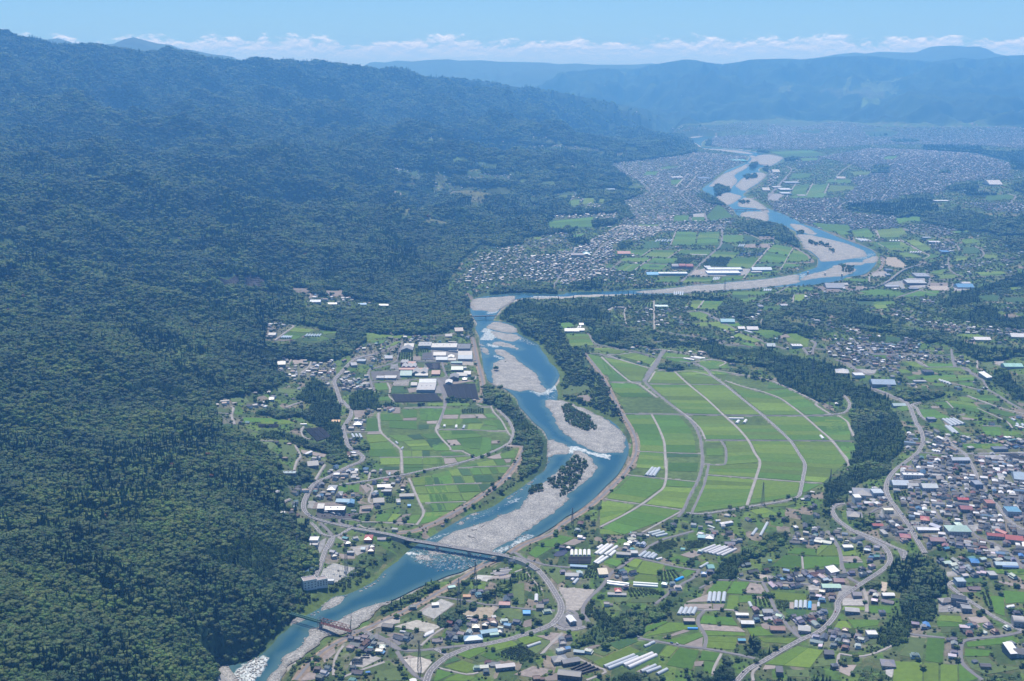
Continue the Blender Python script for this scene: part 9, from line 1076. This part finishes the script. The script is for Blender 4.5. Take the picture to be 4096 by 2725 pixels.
def car(tag, x, y, place, rz=None, col=None, kind='parked_car'):
    g_ = ground(P(tag, f'{x},{y}'))[0]
    if rz is None:
        best = (9e9, 0)
        for c, w, k, r in ROADW:
            d = np.hypot(c[:, 0] - g_[0], c[:, 1] - g_[1]); i = int(d.argmin())
            if d[i] < best[0] and len(c) > 2: j = min(max(i, 1), len(c) - 2); dd_ = c[j + 1] - c[j - 1]; nx = np.array([-dd_[1], dd_[0]]) / (np.hypot(dd_[0], dd_[1]) + 1e-6); best = (d[i], math.atan2(dd_[1], dd_[0]), (c[i, 0] + nx[0] * w * .22, c[i, 1] + nx[1] * w * .22, c[i, 2]))
        rz = best[1]; g_ = np.array(best[2]) if best[0] < 30 else g_; kind = 'car'
    cn, cc = col or rcar.choice(CCOL); o = link(kind, rcar.choice(CARM)); o.location = (g_[0], g_[1], g_[2] + (.02 if kind == 'car' else .55)); o.rotation_euler = (0, 0, rz); o.color = cc + (1,); o['category'] = 'car'; o['group'] = 'cars on the roads' if kind == 'car' else 'parked cars'; LAB.append((o, f'{cn} car', place, project(*g_)[0]))
for tag, s, pl in (('F', '978,318 1190,607 605,968 607,997 617,1197 685,1222 845,1292', 'on the winding left road'), ('L', '938,1125 1277,1188 1330,1195', 'on the paddy lane'), ('M', '430,1490 1438,848', 'on the lower right road'), ('M', '1568,572 420,492', 'near the junction'), ('O', '1008,263 955,172 805,947 875,1065 910,1112 925,1143 680,745 715,800 640,640', 'on the curving town road'), ('O', '190,993', 'on the hairpin road'), ('I', '905,620 975,790', 'on the bluff-top road'), ('K', '1640,342', 'on the bypass'), ('C', '2050,150', 'on the plain road')):
    for q in s.split(): car(tag, *map(float, q.split(',')), pl)
a, b = at_z('K', '330,83 1290,243', ZB)
for f, sd_, cc in ((.09, 1, ('silver', (.42, .43, .45))), (.49, -1, ('white', (.72, .72, .72)))): p = a + (b - a) * f; th = math.atan2(*(b - a)[1::-1]); o = link('car', CARM[2]); o.location = (p[0] - math.sin(th) * 2.4 * sd_, p[1] + math.cos(th) * 2.4 * sd_, ZB + .03); o.rotation_euler = (0, 0, th); o.color = cc[1] + (1,); o['category'] = 'car'; o['label'] = f'{cc[0]} van driving across the long road bridge'; o['group'] = 'cars on the roads'
for tag, x0, y0, x1, y1, nx_, ny_, rz, pl, col in (('F', 725, 1218, 960, 1214, 9, 1, 1.5, 'in the store lorry park', None), ('F', 1040, 1215, 1115, 1195, 3, 2, .3, 'at the lorry park edge', None), ('J', 1600, 1345, 1690, 1395, 5, 4, .3, 'in the crane-side car yard', ('dark green', (.05, .06, .055))), ('J', 1690, 1305, 1760, 1330, 4, 2, .4, 'along the yard top', ('dark green', (.05, .06, .055))), ('B', 432, 945, 500, 982, 6, 4, 1.5, 'in the hall car park', ('white', (.72, .72, .72))), ('B', 465, 1118, 600, 1150, 8, 3, 1.5, 'in the factory car park', CCOL[0]), ('B', 765, 880, 860, 888, 9, 2, 1.5, 'beside the blue-grey warehouse', CCOL[2]), ('C', 1780, 518, 2080, 526, 28, 2, 1.5, 'outside the big white factory', None), ('K', 965, 900, 1030, 925, 5, 2, .5, 'in the dirt field', ('white', (.72, .72, .72))), ('N', 1310, 525, 1360, 532, 5, 1, 1.5, 'beside the blue-grey block', None), ('N', 1310, 790, 1340, 830, 2, 4, .1, 'below the stepped apartments', ('white', (.72, .72, .72))), ('L', 100, 1530, 235, 1560, 4, 1, 1.2, 'by the dark long hall', None), ('O', 740, 560, 930, 552, 10, 2, 1.5, 'in the town car yard', None), ('O', 900, 1030, 1050, 1050, 7, 2, .4, 'beside the angled school', None), ('E', 400, 600, 560, 585, 12, 3, 1.2, 'in the mall car park', None)):
    for i in range(nx_):
        for j in range(ny_):
            if rcar.random() < .88: car(tag, x0 + (x1 - x0) * i / max(1, nx_ - 1), y0 + (y1 - y0) * (j / max(1, ny_ - 1) if ny_ > 1 else i / max(1, nx_ - 1)), pl, rz + rcar.gauss(0, .05), col)
for i, (x, y) in enumerate(((790, 1182), (870, 1197), (925, 1203), (1085, 1172))):
    g_ = ground(P('F', f'{x},{y}'))[0]; t = empty('lorry', (g_[0], g_[1], g_[2] + .6), (.05, -.6, -.6, .05)[i], f'{("leftmost", "second", "third", "rightmost")[i]} of four white lorries parked below the long store', 'lorry', 'parked lorries'); o = MB().box(-5.5, 2.6, -1.25, 1.25, 1.0, 3.8).build('cargo_box', paint, t); o.color = (.7, .7, .7, 1); o = MB().box(2.9, 5, -1.2, 1.2, .6, 2.9).build('cab', paint, t); o.color = (.6, .62, .65, 1); MB().bar((-4, -1.2, .5), (-4, 1.2, .5), .5, 8).bar((4, -1.2, .5), (4, 1.2, .5), .5, 8).build('wheels', tyre, t)
polem = mat('pole_concrete', (.33, .32, .31), .8, .1, 1); pb_ = MB().bar((0, 0, -1), (0, 0, 11), .19, 6).mesh('pole', polem); pa_ = MB().bar((-.9, 0, 10.2), (.9, 0, 10.2), .1).bar((-.7, 0, 9.3), (.7, 0, 9.3), .08).mesh('crossarm', steel_d); npole = 0
for c, w, k, r in ROADW:
    if k != 'a' or r > 3000 or npole > 110: continue
    q = along(c, 42); d = np.gradient(q[:, :2], axis=0); d /= np.hypot(*d.T)[:, None] + 1e-9
    for p, dd_ in zip(q[1:-1], d[1:-1]):
        x, y = p[0] - dd_[1] * (w / 2 + 1.5), p[1] + dd_[0] * (w / 2 + 1.5); uu_, vv__ = project(x, y, p[2])
        if not (0 < uu_ < 4096 and vv__ < 2725): continue
        npole += 1; t = empty('utility_pole', (x, y, float(zat(x, y))), math.atan2(dd_[1], dd_[0]) + 1.57, None, 'utility pole', 'roadside utility poles'); link('pole', pb_, t); link('crossarm', pa_, t); LAB.append((t, 'grey utility pole', 'beside the main road' if w > 8 else ('beside the bypass side road' if uu_ < 2300 else 'along the smaller roads'), uu_))
bx, by = [], []
for w in BARW:
    if np.hypot(*w.mean(0)) > 3300: continue
    x0, y0 = w.min(0); x1, y1 = w.max(0); m = int((x1 - x0) * (y1 - y0) / 70); X_, Y_ = rng.uniform(x0, x1, m), rng.uniform(y0, y1, m); k = inside(X_, Y_, w); bx += list(X_[k]); by += list(Y_[k])
for tag, s, a_ in RAPIDS[:3]:
    w = on_plane(P(tag, s), 0)[:, :2]; x0, y0 = w.min(0); x1, y1 = w.max(0); X_, Y_ = rng.uniform(x0, x1, 260), rng.uniform(y0, y1, 260); k = inside(X_, Y_, w); bx += list(X_[k]); by += list(Y_[k])
bx, by = np.array(bx)[:6500], np.array(by)[:6500]; s_ = rng.uniform(.5, 1.0, len(bx)) ** 2 * 1.7; bv = (I3V[None] * (1 + .2 * rng.standard_normal((len(bx), len(I3V), 1)))) * s_[:, None, None] * np.array([1.2, .9, .7]); bv += np.stack([bx, by, np.full(len(bx), .7)], 1)[:, None]; bf = (I3F[None] + (np.arange(len(bx)) * len(I3V))[:, None, None]).reshape(-1, 3)
mesh_obj('boulders', bv.reshape(-1, 3), bf, mat('pale_rock', (.40, .385, .36), .9, .3, .25), kind='stuff', label='pale boulders scattered over the gravel bars and rapids')
for s, lb in (('980,370 1090,360', 'upper left driftwood trunk on the central gravel bar'), ('1180,310 1240,255', 'short slanting driftwood trunk on the central gravel bar'), ('905,495 1060,540', 'longest driftwood trunk on the central gravel bar')): a, b = at_z('U', s, 2.2); mb = MB().bar(a, b, .45, 6); [mb.bar(a, a + np.array([random.uniform(-2, 2), random.uniform(-2, 2), 1.5]), .2) for _ in range(5)]; mb.build('driftwood', barkm, label=lb, category='driftwood')
for i, (tag, x, y, sc_, lb) in enumerate((('B', 1530, 1008, 1.5, 'lone leafy tree on the big pale gravel island'), ('B', 1575, 1215, 1.7, 'tall tree at the tip of the riverside wood'), ('A', 1550, 885, 1.6, 'round lone tree above the winding road'), ('F', 1540, 810, 1.3, 'round tree beside the raised road'), ('F', 180, 40, 1., 'tree beside the clearing road'))):
    g_ = site(tag, x, y, 0); nm, cm, tm_ = TP[I_B[i % len(I_B)]]; t = empty('broadleaf_tree', (g_[0], g_[1], max(g_[2], .8)), i, lb, 'tree'); t.scale = (sc_,) * 3; link('crown', cm, t); link('trunk', tm_, t)
# ------------------------------------------------------------------ labels of the repeats: ordered from the left within each place
ORD = 'first second third fourth fifth sixth seventh eighth ninth tenth eleventh twelfth thirteenth fourteenth fifteenth sixteenth seventeenth eighteenth nineteenth twentieth'.split()
def ordinal(i): return ORD[i] if i < 20 else f'{i + 1}{ {1: "st", 2: "nd", 3: "rd"}.get((i + 1) % 10, "th") }'
grp = {}
for o, ph, pl, x in LAB: grp.setdefault((ph, pl), []).append((x, o))
for (ph, pl), ls in grp.items():
    ls.sort(key=lambda t: t[0]); n = len(ls)
    for i, (x, o) in enumerate(ls): o['label'] = f'{ph} {pl}' if n == 1 else (f'leftmost {ph} {pl}' if i == 0 else (f'rightmost {ph} {pl}' if i == n - 1 else f'{ordinal(i)} {ph} from the left {pl}'))
# ------------------------------------------------------------------ air: one closed box of even, pale haze round the whole scene
hz = bpy.data.materials.new('haze_air'); hz.use_nodes = True; nt = hz.node_tree; nt.nodes.clear(); pv = nt.nodes.new('ShaderNodeVolumePrincipled'); ou = nt.nodes.new('ShaderNodeOutputMaterial')
pv.inputs['Color'].default_value = (.15, .46, 1.0, 1); pv.inputs['Absorption Color'].default_value = (.42, .42, .42, 1); pv.inputs['Density'].default_value = 6.2e-5; pv.inputs['Anisotropy'].default_value = .2; nt.links.new(pv.outputs[0], ou.inputs['Volume'])
top = max(float(GZ.max()), max(o.bound_box[6][2] for o in bpy.data.objects if o.name.startswith('mountain_range')), CAMZ) + 60
MB().box(-30000, 30000, -3000, 35500, float(GZ.min()) - 8, top).build('haze', hz, kind='stuff')
